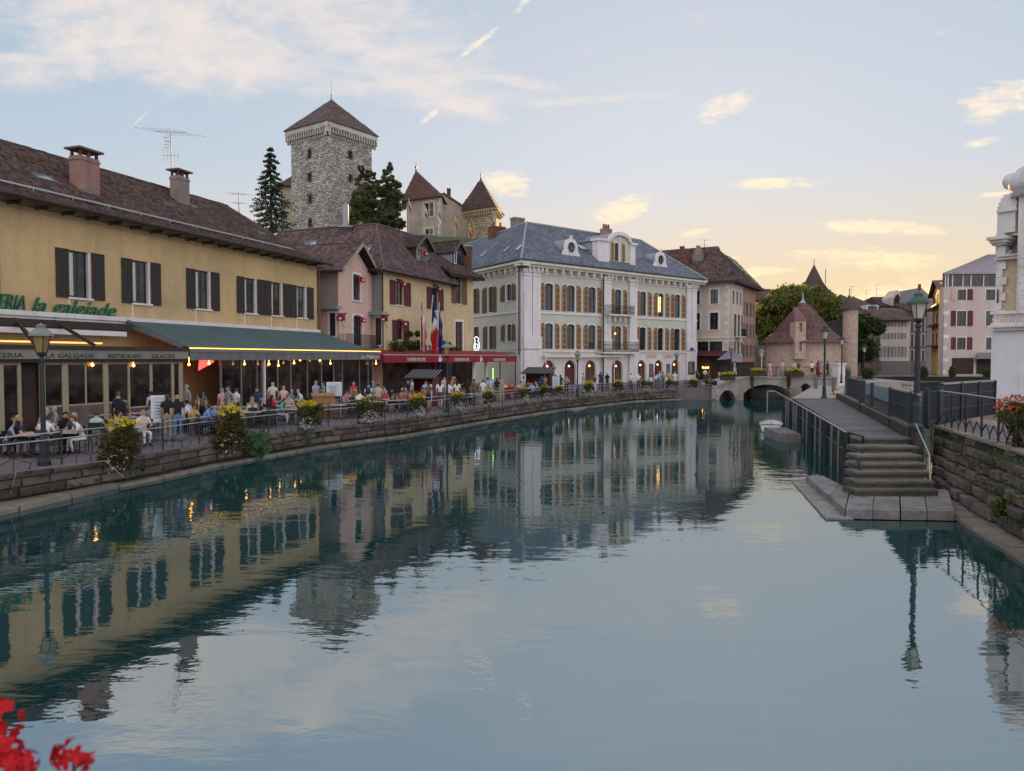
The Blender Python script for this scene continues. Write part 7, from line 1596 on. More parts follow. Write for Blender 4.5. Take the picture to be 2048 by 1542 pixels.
# ---- hanging flower planters on the left railing
def planter_proto(seed, rust, yel, wht, lil=0, big=False):
    r = thing('flower_planter', 'x', 'planter', (0, 0, 0)); n = 1500 if big else 900; s = .045 if big else .05
    b = MB(); b.abox(-.3, .3, -.1, .14, -.14, .08); part('trough', b, M['wood_d'], r)
    C = np.concatenate([ellip((0, 0, .08), (.46, .3, .32), n // 2, .4), ellip((0, -.12, -.3), (.36, .2, .36), n // 3, .3)] + [ellip((random.uniform(-.42, .42), random.uniform(-.25, .1), random.uniform(-.55, .38)), (.19, .16, .2), n // 9, .1) for _ in range(7)] + [ellip((random.uniform(-.55, .55), random.uniform(-.3, .1), random.uniform(-.8, .5)), (.06, .06, .15), n // 40, .1) for _ in range(9)])
    mi = (RNG.random(len(C)) < rust).astype(int) * (C[:, 2] < .3); V = leafquads(C, s); leafpart('foliage', V, [M['leaf'], M['leaf_rust']], r, mi, kind='stuff')
    if yel: C = ellip((random.uniform(-.12, .12), -.02, .38), (.34, .28, .26), yel, .75, up=-.1); leafpart('yellow_flowers', leafquads(C, .05, .25), M['fl_yel'], r, kind='stuff')
    if wht: C = ellip((random.uniform(-.2, .1), -.2, -.42), (.36, .16, .34), wht, .6); leafpart('white_flowers', leafquads(C, .036, .25), M['fl_wht'], r, kind='stuff')
    if lil: C = ellip((.36, -.1, -.2), (.14, .14, .3), lil, .5); leafpart('lilac_flowers', leafquads(C, .035, .25), M['fl_lil'], r, kind='stuff')
    remember(r); return r
PR = [planter_proto(1, .65, 110, 40, big=True), planter_proto(2, .35, 260, 120), planter_proto(3, .5, 40, 260, 60), planter_proto(4, .25, 170, 200), planter_proto(5, .4, 90, 90)]
pl = [(232, 0, 1.5, 'big rust leaved planter with a yellow flower cap nearest the left street lamp', .80), (450, 0, 1.6, 'big rusty planter with yellow flowers above the broad leaved squash plant', .86), (611, 1, 1.35, 'bright yellow and white flower planter left of the wooden lectern', .9), (732, 2, 1.25, 'planter of white and lilac flowers with few yellow ones', .85), (830, 3, 1.25, 'dense planter with yellow top and white trailing flowers beside the black clad couple', .9), (911, 3, 1.15, 'yellow topped planter just right of the central street lamp', .92),
      (973, 4, 1.1, 'rusty green planter in front of the white shirted walkers', .92), (1044, 3, 1.15, 'tall narrow planter with white flowers at its foot by the awning end', .92), (1088, 2, 1.0, 'planter with white flowers left of the narrow landing ledge', .92), (1115, 4, .95, 'small green planter with sparse yellow beside the white one', .92), (1174, 3, 1.3, 'tall planter full of white blossom at the lamp before the green building', .95), (1233, 4, 1.25, 'green planter without white flowers near the parked bicycles', .95),
      (1290, 2, 1.15, 'planter with pale flowers under the first menu board', .95), (1340, 2, 1.15, 'planter trailing white flowers in front of the right hand arches', .95), (1384, 4, 1.15, 'yellow topped planter at the end corner of the green building', .95), (1420, 2, 1.1, 'leafy green planter on the ramp of the bridge', .95)]
for i, (px, k, sc, lb, hz) in enumerate(pl):
    e_ = edge_at(px); P_ = e_ - (Vector((0, 0)) - e_).normalized() * 0; z = HW + (.52 if k == 0 else .74)
    d_ = E[2] ; t = (edge_at(px + 3) - edge_at(px - 3)).normalized() if px < 1415 else Vector((1, 0))
    src = PR[k]; o = dup(src, (e_.x + t.y * .12, e_.y - t.x * .12, z), math.atan2(t.y, t.x) + random.uniform(-.2, .2), lb, (lambda q: (q, q, q * (.82 if k == 0 else .66)))(sc * (1.0 + .14 * random.random())), 'flower planters hung on the quay railing')
for r in PR:
    for c in list(r.children): bpy.data.objects.remove(c)
    bpy.data.objects.remove(r)
def free_plant(name, label, cat, c, parts, rz=0, boxd=None):
    r = thing(name, label, cat, c, rz)
    if boxd: b = MB(); b.abox(c[0] - boxd[0], c[0] + boxd[0], c[1] - boxd[1], c[1] + boxd[1], c[2] - boxd[2], c[2]); part('trough', b, M['wood_d'], r)
    for nm, off_, rad, n, s, m, sh in parts: leafpart(nm, leafquads(ellip((c[0] + off_[0], c[1] + off_[1], c[2] + off_[2]), rad, n, sh), s, .3), m, r, kind='stuff')
    return r
# broad leaved plant and trailing roots below the second planter
e_ = edge_at(500); r = thing('squash_plant', 'broad leaved green squash plant hanging over the quay wall', 'plant', (e_.x, e_.y, .8)); V = []
for k in range(64):
    c = Vector((e_.x + random.uniform(-.8, .75), e_.y + random.uniform(-.55, .1) - .1, .62 + random.uniform(-.55, .5))); n_ = Vector((random.uniform(-.4, .6), -1, random.uniform(.1, 1))).normalized(); u = n_.orthogonal().normalized(); v = n_.cross(u); s = random.uniform(.13, .22); b = MB(); pts = [c + (u * math.cos(t) + v * math.sin(t)) * s * (1 if j % 2 else .78) for j, t in enumerate(np.linspace(0, 2 * math.pi, 11)[:-1])]; b.v = [tuple(c + n_ * -.03)] + [tuple(p) for p in pts]; b.f = [(0, j + 1, (j + 1) % 10 + 1) for j in range(10)]; b.m = [0] * 10; part('leaf', b, M['leaf_sq'], r)
for px, lb in ((247, 'silvery trailing strands below the first big planter'), (447, 'silvery trailing strands beside the squash plant'), (607, 'silvery trailing strands below the bright yellow planter')):
    e_ = edge_at(px); r = thing('trailing_plant', lb, 'plant', (e_.x, e_.y, .7)); C = []
    for k in range(26): x0 = random.uniform(-.35, .35); l = random.uniform(.3, .85); tt = np.linspace(0, 1, 16); C.append(np.stack([e_.x + .15 + x0 + .05 * np.sin(tt * 5 + k), e_.y - .2 + RNG.normal(scale=.02, size=16), 1.0 - tt * l], 1))
    leafpart('strands', leafquads(np.concatenate(C), .035), M['leaf_pale'], r, kind='stuff')
# moss tufts on the quay wall
C = []
for k in range(900):
    s_ = random.uniform(sA, LE - 1); p, t = along(E, s_); 
    if random.random() < .25 + .5 * (math.sin(s_ * .7) > 0): C.append(ellip((p.x + t.y * .12, p.y - t.x * .12, random.choice((.9, .72, .5, .3)) + random.uniform(-.05, .02)), (.2, .06, .06), 10, .1))
struct('wall_moss', MB(), M['ivy']) if False else None
V = leafquads(np.concatenate(C), .04); me = fast_mesh('wall_moss', V, np.arange(len(V)).reshape(-1, 4), M['ivy']); o = part('wall_moss', me, None); o['kind'] = 'stuff'; o['label'] = 'dark moss and weeds growing from the left quay wall joints'; o['category'] = 'moss'
C = []
for k in range(260):
    t = random.random(); a = RB[3].lerp(RB[4], t) if random.random() < .3 else RB[1].lerp(RB[3], random.random()); a2 = a + Vector((1.0, .3)); C.append(ellip((a2.x + random.uniform(-.3, .3), a2.y, random.choice((.12, .4, .9, 1.3, 1.68)) + random.uniform(-.1, .1)), (.16, .2, .08), 14, .1))
V = leafquads(np.concatenate(C), .04); me = fast_mesh('wall_weeds', V, np.arange(len(V)).reshape(-1, 4), M['ivy']); o = part('wall_weeds', me, None); o['kind'] = 'stuff'; o['label'] = 'weeds and moss in the joints of the right retaining wall'; o['category'] = 'moss'
for px, py, s, lb in ((2022, 1015, .42, 'leafy green bush growing at the foot of the right wall'), (1982, 1010, .25, 'smaller dark shrub left of the bush at the wall foot')):
    p = PZ(px, py + 20, .35); free_plant('wall_bush', lb, 'bush', (p.x + .25, p.y, .35 + s * .6), [('foliage', (0, 0, 0), (s * .8, s * .7, s), 900, .05, M['leaf'], .3)])
# right planter with orange flowers
p = PZ(2022, 893, 1.8); free_plant('orange_flower_planter', 'overflowing planter with orange and red flowers on the right wall', 'planter', (p.x + .15, p.y - .1, 2.75), [('foliage', (0, 0, -.15), (.52, .42, .42), 1700, .045, M['leaf'], .4), ('trailing_grass', (.0, -.1, -.65), (.34, .25, .5), 900, .05, M['leaf_rust'], .2), ('red_flowers', (-.1, 0, .12), (.48, .4, .26), 330, .042, M['fl_ora'], .75), ('pale_flowers', (0, 0, .22), (.48, .38, .22), 160, .035, M['leaf_rust'], .75)], boxd=(.4, .2, .3))
# bridge planters
for px, py, w, lb, yl in ((1517, 744, .9, 'dark planter box with yellow flowers in the middle of the bridge', 1), (1590, 745, .9, 'dark planter box with yellow flowers near the right of the bridge', 1), (1456, 752, .75, 'round bunch of orange yellow flowers on the bridge ramp', 2)):
    p = PY(px, py, 73.6); ps = [('foliage', (0, 0, -.05), (w, .35, .38), 500, .09, M['leaf'], .3), ('flowers', (0, 0, .25), (w * .8, .3, .18), 130, .08, M['fl_yel'], .6)]
    if yl == 1: ps.append(('hanging_foliage', (-w * .75, -.25, -.85), (.22, .15, .95), 380, .09, M['leaf'] if px == 1517 else M['leaf_rust'], .1))
    free_plant('bridge_planter', lb, 'planter', (p.x, 73.7, p.z), ps, boxd=(w * .9, .3, .42))
# red geraniums close to the camera on the near parapet
FG = [PY(146, 1508, 1.25), PY(12, 1505, 1.22), PY(8, 1440, 1.5), PY(40, 1530, 1.18)]
gp = thing('geranium_planter', 'red geranium blossoms on thin stems close to the camera at the lower left', 'plant', (FG[0].x, FG[0].y, 3.0))
b = MB(); b.abox(-1.9, -.35, .9, 1.2, 2.68, 2.92); part('trough', b, M['wood_d'], gp)
for i, c in enumerate(FG):
    b = MB(); b.path([(c.x + .02, c.y - .02, 2.9), (c.x + .01, c.y, 3.1), tuple(c)], .0025, 5); part('stem', b, M['leaf'], gp)
    V = []; Fq = []; n = (13, 10, 22, 9)[i]; R_ = (.032, .024, .04, .02)[i]
    b = MB()
    for k in range(n):                                              # each floret: five rounded petals
        d = Vector((random.gauss(0, 1), random.gauss(0, 1) - .4, random.gauss(0, 1) + .2)).normalized(); fc = Vector(c) + d * R_ * random.uniform(.55, 1); u = d.orthogonal().normalized(); v = d.cross(u); ph = random.random() * 6; pr = random.uniform(.011, .016)
        for j in range(5):
            t = ph + j * 1.2566; e1 = u * math.cos(t) + v * math.sin(t); e2 = d.cross(e1); q = fc + d * .001
            pts = [q, q + e1 * pr * .5 + e2 * pr * .36, q + e1 * pr * 1.0 + e2 * pr * .34 + d * .003, q + e1 * pr * 1.25 + d * .002, q + e1 * pr * 1.0 - e2 * pr * .34 + d * .003, q + e1 * pr * .5 - e2 * pr * .36]; b.poly(pts)
    part('blossom', b, M['fl_red'], gp, smooth=True)
c = PY(52, 1525, 1.3); b = MB()
for k in range(10):
    d = Vector((random.gauss(0, 1), random.gauss(0, 1), random.gauss(0, 1))).normalized(); fc = c + d * .02; u = d.orthogonal().normalized(); v = d.cross(u); b.poly([fc + (u * math.cos(t) + v * math.sin(t)) * .011 for t in np.linspace(0, 6.28, 7)[:-1]])
part('lilac_blossom', b, M['fl_lil'], gp)
C = np.concatenate([ellip((-1.05, 1.05, 2.97), (.55, .14, .07), 420, .2), ellip((FG[3].x, 1.2, FG[3].z - .09), (.12, .05, .05), 60, .1)]); leafpart('leaves', leafquads(C, .03), M['leaf'], gp)
mb = MB(); mb.abox(-26, 9.5, -4.5, .8, 1.9, 2.5); mb.abox(-26, 9.5, .62, .86, 2.5, 2.62); struct('camera_footbridge', mb, M['bridge_st'])
# ================================================================== RAILINGS
def quay_rail(root, pts, zf, span, out, top=1.0, chev=True, r=.022):
    L_ = plen(pts); n = int(L_ / span)
    for k in range(n + 1):
        p, t = along(pts, min(L_, k * span)); q = Vector((p.x + t.y * out, p.y - t.x * out)); z = zf; b = MB(); b.tube((q.x, q.y, z - .02), (q.x, q.y, z + top + .02), r * 1.3, r * 1.3, 6); b.lathe((q.x, q.y, z + top), [(r * 1.6, 0), (r * 2.2, .05), (.005, .1)], 6); part('post', b, M['iron'], root)
        if k < n:
            p2, t2 = along(pts, (k + 1) * span); q2 = Vector((p2.x + t2.y * out, p2.y - t2.x * out)); mdl = (q + q2) / 2
            P3 = lambda s, z_: tuple(q.lerp(q2, s).to_3d() + Vector((0, 0, zf + z_)))
            b = MB(); b.path([P3(0, top), P3(1, top)], r, 6); part('handrail', b, M['steel'], root)
            b = MB(); b.path([P3(0, top - .2), P3(1, top - .2)], r * .9, 6); part('handrail', b, M['steel'], root)
            b = MB(); b.path([P3(0, .58), P3(.5, .18), P3(1, .58)], r * .6, 4); b.path([P3(.5, .18), P3(.5, -.0)], r * .6, 4); b.path([P3(0, .18), P3(.5, .58), P3(1, .18)], r * .6, 4); b.path([P3(.5, .58), P3(.5, .8)], r * .5, 4); b.path([P3(0.25, .38), P3(.25, 0)], r * .5, 4); b.path([P3(0.75, .38), P3(.75, 0)], r * .5, 4); part('lattice', b, M['iron'], root)
qr = thing('quay_railing', 'long iron railing with two pale handrails and crossed lattice along the left quay', 'railing', (E[2].x, E[2].y, HW))
_a = along(E, sA + .3)[0]; rp_ = [E[1].lerp(E[2], .55)] + list(E[2:]); quay_rail(qr, rp_, HW, 1.95, -.16)
rr2 = thing('bank_railing', 'dark blue iron railing with chevron feet on the right stone wall', 'railing', (RT[3].x, RT[3].y, 1.84))
pts_ = [RT[4] + Vector((.12, .0)), RT[3] + Vector((.12, 0)), RT[2] + Vector((.1, 0)), RT[1]]
L_ = plen(pts_); n = int(L_ / 1.35)
for k in range(n + 1):
    p, t = along(pts_, k * 1.35 + .1); b = MB(); b.tube((p.x, p.y, 1.82), (p.x, p.y, 3.0), .032, .032, 6); part('post', b, M['iron_b'], rr2)
    if k < n:
        p2, _ = along(pts_, (k + 1) * 1.35 + .1); P3 = lambda s, z_: tuple(p.lerp(p2, s).to_3d() + Vector((0, 0, 1.84 + z_))); b = MB(); b.path([P3(0, 1.15), P3(1, 1.15)], .025, 6); part('handrail', b, M['steel'], rr2); b = MB(); b.path([P3(0, .12), P3(.28, .38), P3(.5, .1), P3(.72, .38), P3(1, .12)], .02, 5); b.path([P3(.5, .1), P3(.5, -.05)], .02, 5); part('lattice', b, M['iron_b'], rr2)
# gangway railing (left, down to the water) with thick posts
gr_ = thing('gangway_railing', 'metal railing with pale handrail on the water side of the gangway', 'railing', (gl0.x, gl0.y, .3)); n = 15; a = Vector((11.25, 25.0)); b_ = Vector((17.9, 49.0)); c_ = Vector((18.9, 53.5))
for k in range(n + 1):
    t = k / n; p = a.lerp(b_, t); b = MB(); r_ = .09 if k % 3 == 0 else .035; b.tube((p.x, p.y, .0), (p.x, p.y, 1.62), r_, r_, 6); part('post', b, M['iron_b'] if k % 3 == 0 else M['frame_g'], gr_)
    if k < n: q = a.lerp(b_, (k + 1) / n); b = MB(); b.path([(p.x, p.y, 1.62), (q.x, q.y, 1.62)], .035, 6); part('handrail', b, M['steel'], gr_); b = MB(); b.path([(p.x, p.y, 1.0), (q.x, q.y, 1.0)], .025, 5); part('lower_rail', b, M['iron_b'], gr_)
b = MB(); b.path([(b_.x, b_.y, 1.62), (c_.x, c_.y, 1.75), (c_.x - .5, c_.y + .1, 1.75), (c_.x - .5, c_.y + .1, .2)], .035, 6); part('end_loop', b, M['steel'], gr_)
s_ = thing('stair_railing', 'curved dark metal railing down the left side of the stone steps', 'railing', (11.3, 24.3, .3)); p0 = Vector((11.28, 24.9, 1.62)); p1 = Vector((11.45, 24.2, 1.55)); p2 = PZ(1722, 955, .55); b = MB(); b.path([p0, p1, (p1.x, p1.y, .9), (p2.x - .1, p2.y, 1.1), (p2.x, p2.y - .3, .3)], .035, 6); part('handrail', b, M['iron_b'], s_)
for t in (0, .5): q = p1.lerp(p2, t); b = MB(); b.tube((q.x, q.y, .2), (q.x, q.y, 1.5 - t * .5), .035, .035, 6); part('post', b, M['iron_b'], s_)
p = PZ(1868, 985, .26); b = MB(); b.path([(p.x, p.y, .25), (p.x - .05, p.y + .1, .4), (p.x + .02, p.y + .3, 1.3), (p.x + .3, p.y + 1.6, 2.1)], .02, 5); solo('wall_handrail', b, M['steel'], 'thin curved handrail on the wall side of the steps', 'handrail')
# fence on the low wall: dark panel, two mesh panels, slatted panel, gate, long slatted fence
def slats(root, f, a0, a1, z0, z1, step, w, m, rails=(0, 1), slant=0, name='slat'):
    n = int((a1 - a0) / step)
    sh_ = None
    for k in range(n): 
        a = a0 + step * (k + .3); b = MB(); b.prism(f, [(a, z0), (a + w, z0), (a + w + slant, z1), (a + slant, z1)], -.012, .012); part(name, b, m, root)
    b = MB()
    for t in rails: z = z0 + (z1 - z0) * t; b.box(f, a0, a1, -.025, .025, z - .03, z + .03)
    part('rail', b, m, root)
LFN = thing('lock_fence', 'dark blue metal fence of posts and panels above the gangway wall', 'fence', (13, 25, 1.86)); f = Fr(Vector((13.1, 24.2)), Vector((21.5, 48.9)))
def fa_(px): return f.hit(px, 790)[0]
zt_ = lambda px, y: f.hit(px, y)[1]
for px, w in ((1690, .06), (1724, .28), (1744, .14), (1782, .16), (1824, .16)): a = fa_(px); b = MB(); b.box(f, a - w / 2, a + w / 2, -w / 2, w / 2, 1.3, 3.0); part('post', b, M['iron_b'], LFN)
slats(LFN, f, fa_(1722), fa_(1691), 1.95, 2.95, .22, .03, M['iron_b'])
meshm = mat('blue_mesh_panel', (.17, .25, .29), .5, .08, 3, metal=.3)
for x0, x1 in ((1742, 1730), (1780, 1747)):
    a0, a1 = sorted((fa_(x0), fa_(x1))); b = MB(); b.box(f, a0 + .1, a1 - .1, -.01, .01, 2.35, 2.92); part('mesh_panel', b, meshm, LFN); slats(LFN, f, a0 + .1, a1 - .1, 1.9, 2.35, .25, .03, M['iron_b'], (0, 1), .12)
slats(LFN, f, fa_(1822), fa_(1784), 1.95, 2.92, .16, .045, M['iron_b'], (0, .5, 1))
b = MB(); a0, a1 = sorted((fa_(1839), fa_(1783))); b.box(f, a0, a1, -.03, .03, 2.93, 2.99); part('top_rail', b, M['steel'], LFN)
GT = thing('lock_gate', 'dark slatted metal gate between two thick posts beside the near right lamp', 'gate', (14.3, 25.5, 1.84)); f2 = Fr(g(1845, 25.2), g(1884, 26.4))
for px in (1853, 1878): a = f2.hit(px, 800)[0]; b = MB(); b.box(f2, a - .09, a + .09, -.09, .09, 1.7, 3.1); part('post', b, M['iron_b'], GT)
slats(GT, f2, f2.hit(1856, 800)[0], f2.hit(1875, 800)[0], 1.95, 2.95, .07, .035, M['iron_b'])
SF = thing('slatted_fence', 'long dark slatted fence behind the right railing', 'fence', (16, 28, 1.8)); f3 = Fr(g(1884, 27.0), g(1990, 31.0)); slats(SF, f3, 0, f3.L, 1.75, 3.15, .115, .05, M['iron_b'], (0, .35, .72)); b = MB(); b.box(f3, 0, f3.L, -.03, .03, 3.15, 3.22); part('top_rail', b, M['steel'], SF)
for k in range(4): b = MB(); a = f3.L * k / 3; b.box(f3, a - .06, a + .06, -.06, .06, 1.7, 3.2); part('post', b, M['iron_b'], SF)
FF = thing('far_canal_fence', 'thin iron fence on the middle terrace of the far canal', 'fence', (xp(1800, 70), 70, 1.5)); f4 = Fr(g(1803, 62), g(1985, 56)); slats(FF, f4, 0, f4.L, .9, 1.9, .32, .03, M['iron'], (0, 1))
mb = MB(); mb.hprism([(xp(1740, 60), 60), (xp(1985, 54), 54), (xp(1990, 70), 70), (xp(1745, 78), 78)], -1, .85); struct('lock_platform', mb, M['quay_st'])
# ================================================================== STREET LAMPS
def lamp(px, base, ytop, label, cap, glass, pole, base_w=.09, side=0):
    x, y, z = base; zt = PY(px, ytop, y).z; r = thing('street_lamp', label, 'street lamp', (x, y, z), group='old style street lamps'); b = MB(); H = zt - z
    b.lathe((x, y, z), [(base_w * 1.9, 0), (base_w * 1.9, .12), (base_w * 1.3, .22), (base_w * 1.1, .8), (base_w * .75, .9), (base_w * .62, H - 1.15), (base_w * .9, H - 1.1), (base_w * .5, H - .98), (base_w * 1.6, H - .92), (base_w * .5, H - .85)], 10); part('post', b, pole, r)
    L0 = z + H - .85; b = MB(); b.lathe((x, y, L0), [(.13, 0), (.24, .5)], 4); l = part('lantern_glass', b, glass, r); b = MB()
    for k in range(4): a = math.pi / 4 * (2 * k + 1); b.tube((x + .14 * math.cos(a), y + .14 * math.sin(a), L0), (x + .25 * math.cos(a), y + .25 * math.sin(a), L0 + .5), .014, .014, 4)
    b.lathe((x, y, L0 - .03), [(.15, 0), (.15, .035)], 4); part('lantern_frame', b, pole, r)
    b = MB(); b.lathe((x, y, L0 + .5), [(.34, -.02), (.33, .05), (.16, .2), (.13, .22), (.13, .27), (.16, .28), (.03, .34), (.005, .37)], 8); part('lantern_cap', b, cap, r); return r
p = street(84, .62); lamp(84, p, 647, 'near left street lamp with yellowed glass and grey cap before the restaurant', M['lampgrey'], M['lampglass_y'], M['iron_b'], .10)
p = street(894, .75); lamp(894, p, 683, 'street lamp with ochre lantern in front of the red tavern awning', M['lampgrey'], M['lampglass_y'], M['iron_b'], .085)
p = street(1155, .6); lamp(1155, p, 701, 'street lamp in front of the left arches of the green building', M['lampgrey'], M['lampglass_y'], M['iron_b'], .085)
p = street(1353, 3.0); lamp(1353, p, 704, 'street lamp with dark yellow lantern before the rightmost arches', M['lampgrey'], M['lampglass_y'], M['iron_b'], .08)
p = PY(1462, 757, 77); lamp(1462, (p.x, 77, 1.9), 690, 'street lamp beside the grey parasol at the bridge head', M['lampgrey'], M['lampglass_y'], M['iron_b'], .08)
p = PY(1523, 750, 84); lamp(1523, (p.x, 84, 1.9), 697, 'slender pale street lamp behind the bridge railing left of the palace', M['lampgrey'], M['lampglass'], M['white_st'], .06)
lamp(1649, (xp(1649, 49.6), 49.6, 1.42), 652, 'tall dark street lamp with white glass at the far end of the gangway', M['iron_b'], M['lampglass'], M['iron_b'], .10)
lamp(1683, (xp(1683, 72.5), 72.5, 1.7), 672, 'shorter street lamp with white glass at the right bridge pier', M['iron_b'], M['lampglass'], M['iron_b'], .08)
p = PZ(1843, 862, 1.8); lamp(1845, (p.x + .05, p.y + .4, 1.8), 584, 'big near right street lamp with green cap and frosted glass', M['lampgreen'], M['lampglass'], M['iron_b'], .12)
p = PY(1728, 730, 92); lamp(1728, (p.x, 92, 1.6), 690, 'distant street lamp on the far canal bank', M['iron_b'], M['lampglass'], M['iron_b'], .08)
for px, Y in ((1632, 66), (1668, 60)): b = MB(); x = xp(px, Y); b.abox(x - .12, x + .12, Y - .12, Y + .12, 1.3, 2.6); solo('bollard_post', b, M['wood_g'], 'weathered square timber post %s of the lamp at the gangway end' % ('left' if px < 1650 else 'right'), 'post')
# ================================================================== ANTENNAS, FLAGS
def antenna(px, py0, ytop, Y, label, big=True):
    b0 = PY(px, py0, Y); zt = PY(px, ytop, Y).z; r = thing('tv_antenna', label, 'antenna', tuple(b0)); b = MB(); b.tube(b0, (b0.x, b0.y, zt), .03, .025, 5); part('mast', b, M['iron'], r)
    u = Vector((1, .15, 0)).normalized(); v = Vector((.3, 1, 0)).normalized()
    for zo, ln, el, n in ((.0, 1.9, 1.9, 5), (-1.5, .9, .0, 0)) if big else ((.0, 1.2, 1.0, 4), (-.7, .8, .6, 4)):
        c = Vector((b0.x, b0.y, zt + zo)); b = MB(); b.tube(c - u * ln * .5, c + u * ln * .5, .012, n=4)
        for k in range(n): q = c - u * ln * .5 + u * ln * k / max(1, n - 1); b.tube(q - v * el * .45 - u * .35 * el, q + v * el * .45 + u * .35 * el, .008, n=4)
        if n == 0:
            for k in range(5): q = c - u * .45 + u * .225 * k; b.tube(q - Vector((0, 0, .42)), q + Vector((0, 0, .42)), .011, n=4)
        part('aerial', b, M['iron'], r)
    if big:
        b = MB()
        for k in range(4): q = Vector((b0.x - .3, b0.y, zt - 1.0 + .22 * k)); b.tube(q - u * .18, q + u * .18, .012, n=4); b.tube(q + u * .18, q + u * .18 + Vector((0, 0, .15)), .012, n=4)
        b.tube((b0.x - .3, b0.y, zt - 1.1), (b0.x - .3, b0.y, zt - .2), .014, n=4); b.tube((b0.x - .3, b0.y, zt - .6), (b0.x, b0.y, zt - .6), .014, n=4); part('aerial', b, M['iron'], r)
antenna(343, 345, 264, CH2[1], 'large television aerial standing on the grey chimney of the yellow house')
antenna(478, 432, 388, 58, 'smaller television aerial with dish behind the ridge of the yellow house', False)
antenna(1409, 505, 480, 106, 'thin aerial beside the chimneys of the beige corner house', False)
for px, y0, y1, Y, lb in ((1703, 590, 573, 150, 'left one of the thin aerials above the far roofs'), (1732, 600, 580, 142, 'middle thin aerial above the far roofs'), (1753, 598, 570, 142, 'right and tallest of the thin aerials above the far roofs')): antenna(px, y0, y1, Y, lb, False)
def flag(name, label, pole0, pole1, w, h, cols, droop=1.0, group=None, npx=12):
    r = thing(name, label, 'flag', tuple(pole0), group=group); b = MB(); b.tube(pole0, pole1, .035 if h > 1 else .05, n=6); part('pole', b, M['white_let'] if h > 1 else M['woodtan'], r)
    p0, p1 = Vector(pole0), Vector(pole1); ax = (p1 - p0).normalized(); mats_ = [c for c in cols['m']]; b = MB(); nu, nv = 10, 14
    def P_(i, j):
        s = i / nu; t = j / nv; top = p1 - ax * .1; along_ = -ax * (h * .55 * t) ; dr = Vector((w * s * .42, -.16 * math.sin(s * 9 + t * 2) * s, -(h * .75) * s * droop - h * .38 * t * (1 - s * .2))); return top + along_ + dr + Vector((.05 * math.sin(s * 12), .08 * math.sin(s * 14 + t * 3), 0))
    for i in range(nu):
        for j in range(nv): b.poly([P_(i, j), P_(i + 1, j), P_(i + 1, j + 1), P_(i, j + 1)], cols['f']((i + .5) / nu, (j + .5) / nv))
    part('cloth', b, mats_, r, smooth=True); return r
fr_m = [mat('flag_blue', (.02, .035, .16), .8), M['white'], mat('flag_red', (.50, .02, .03), .8), mat('flag_gold', (.7, .5, .05), .8), mat('flag_eu_blue', (.02, .05, .30), .8)]
Yf = 66.5
def fp(px, py, Y): return tuple(PY(px, py, Y))
flag('regional_flag', 'red flag with white cross on the leftmost of three tavern flagpoles', fp(841, 700, Yf), fp(841.5, 596, Yf), 1.3, 4.0, {'m': fr_m, 'f': lambda s, t: 1 if abs(s - .5) < .1 or abs(t - .3) < .07 else 2})
flag('national_flag', 'blue white and red flag hanging in the middle over the tavern sign', fp(855, 700, Yf), fp(866, 590, Yf), 1.2, 4.2, {'m': fr_m, 'f': lambda s, t: 0 if s + t < .62 else (1 if s + t < .85 else 2)})
flag('starred_blue_flag', 'dark blue flag with a ring of gold stars at the right of the tavern flags', fp(873, 700, Yf + .8), fp(879, 604, Yf + .8), .8, 4.0, {'m': fr_m, 'f': lambda s, t: 3 if (.3 < ((s - .5) ** 2 * 4 + (t - .5) ** 2 * 4) ** .5 < .42 and int(math.atan2(s - .5, t - .5) * 3.8) % 2 == 0) else 4})
for i, (px, y0, y1, c, lb) in enumerate(((817, 470, 396, 1, 'white and red castle flag, leftmost of the row'), (850, 470, 410, 1, 'pale castle flag in front of the cross window'), (877, 465, 420, 2, 'red castle flag at the corner of the rendered tower'), (910, 480, 430, 3, 'yellow and red castle flag before the linking wing'), (938, 480, 447, 3, 'small yellow castle flag before the pointed tower'))):
    flag('castle_flag', lb, fp(px, y0, 165), fp(px, y1, 165), 1.4, 2.0, {'m': fr_m, 'f': (lambda c: (lambda s, t: c if t < .5 else 2 if c != 2 else 1))(c)}, group='flags on poles below the castle')
# greenery over the awning
r = thing('hanging_greenery', 'trailing green plants along the top of the tavern awning', 'plant', FC.pt(4, .5, 5)); C = []
for px, py, s in ((790, 690, 1), (800, 698, 1.1), (812, 688, .9), (825, 690, .8), (838, 688, .8), (886, 690, .9), (900, 700, 1), (912, 702, .9), (820, 668, .55), (835, 668, .55), (895, 690, .7)):
    a, z = FC.hit(px, py, .6); q = FC.pt(a, .6, z); C.append(ellip(q, (.55 * s, .55 * s, .5 * s), 260, .2))
leafpart('foliage', leafquads(np.concatenate(C), .10), M['ivy'], r)
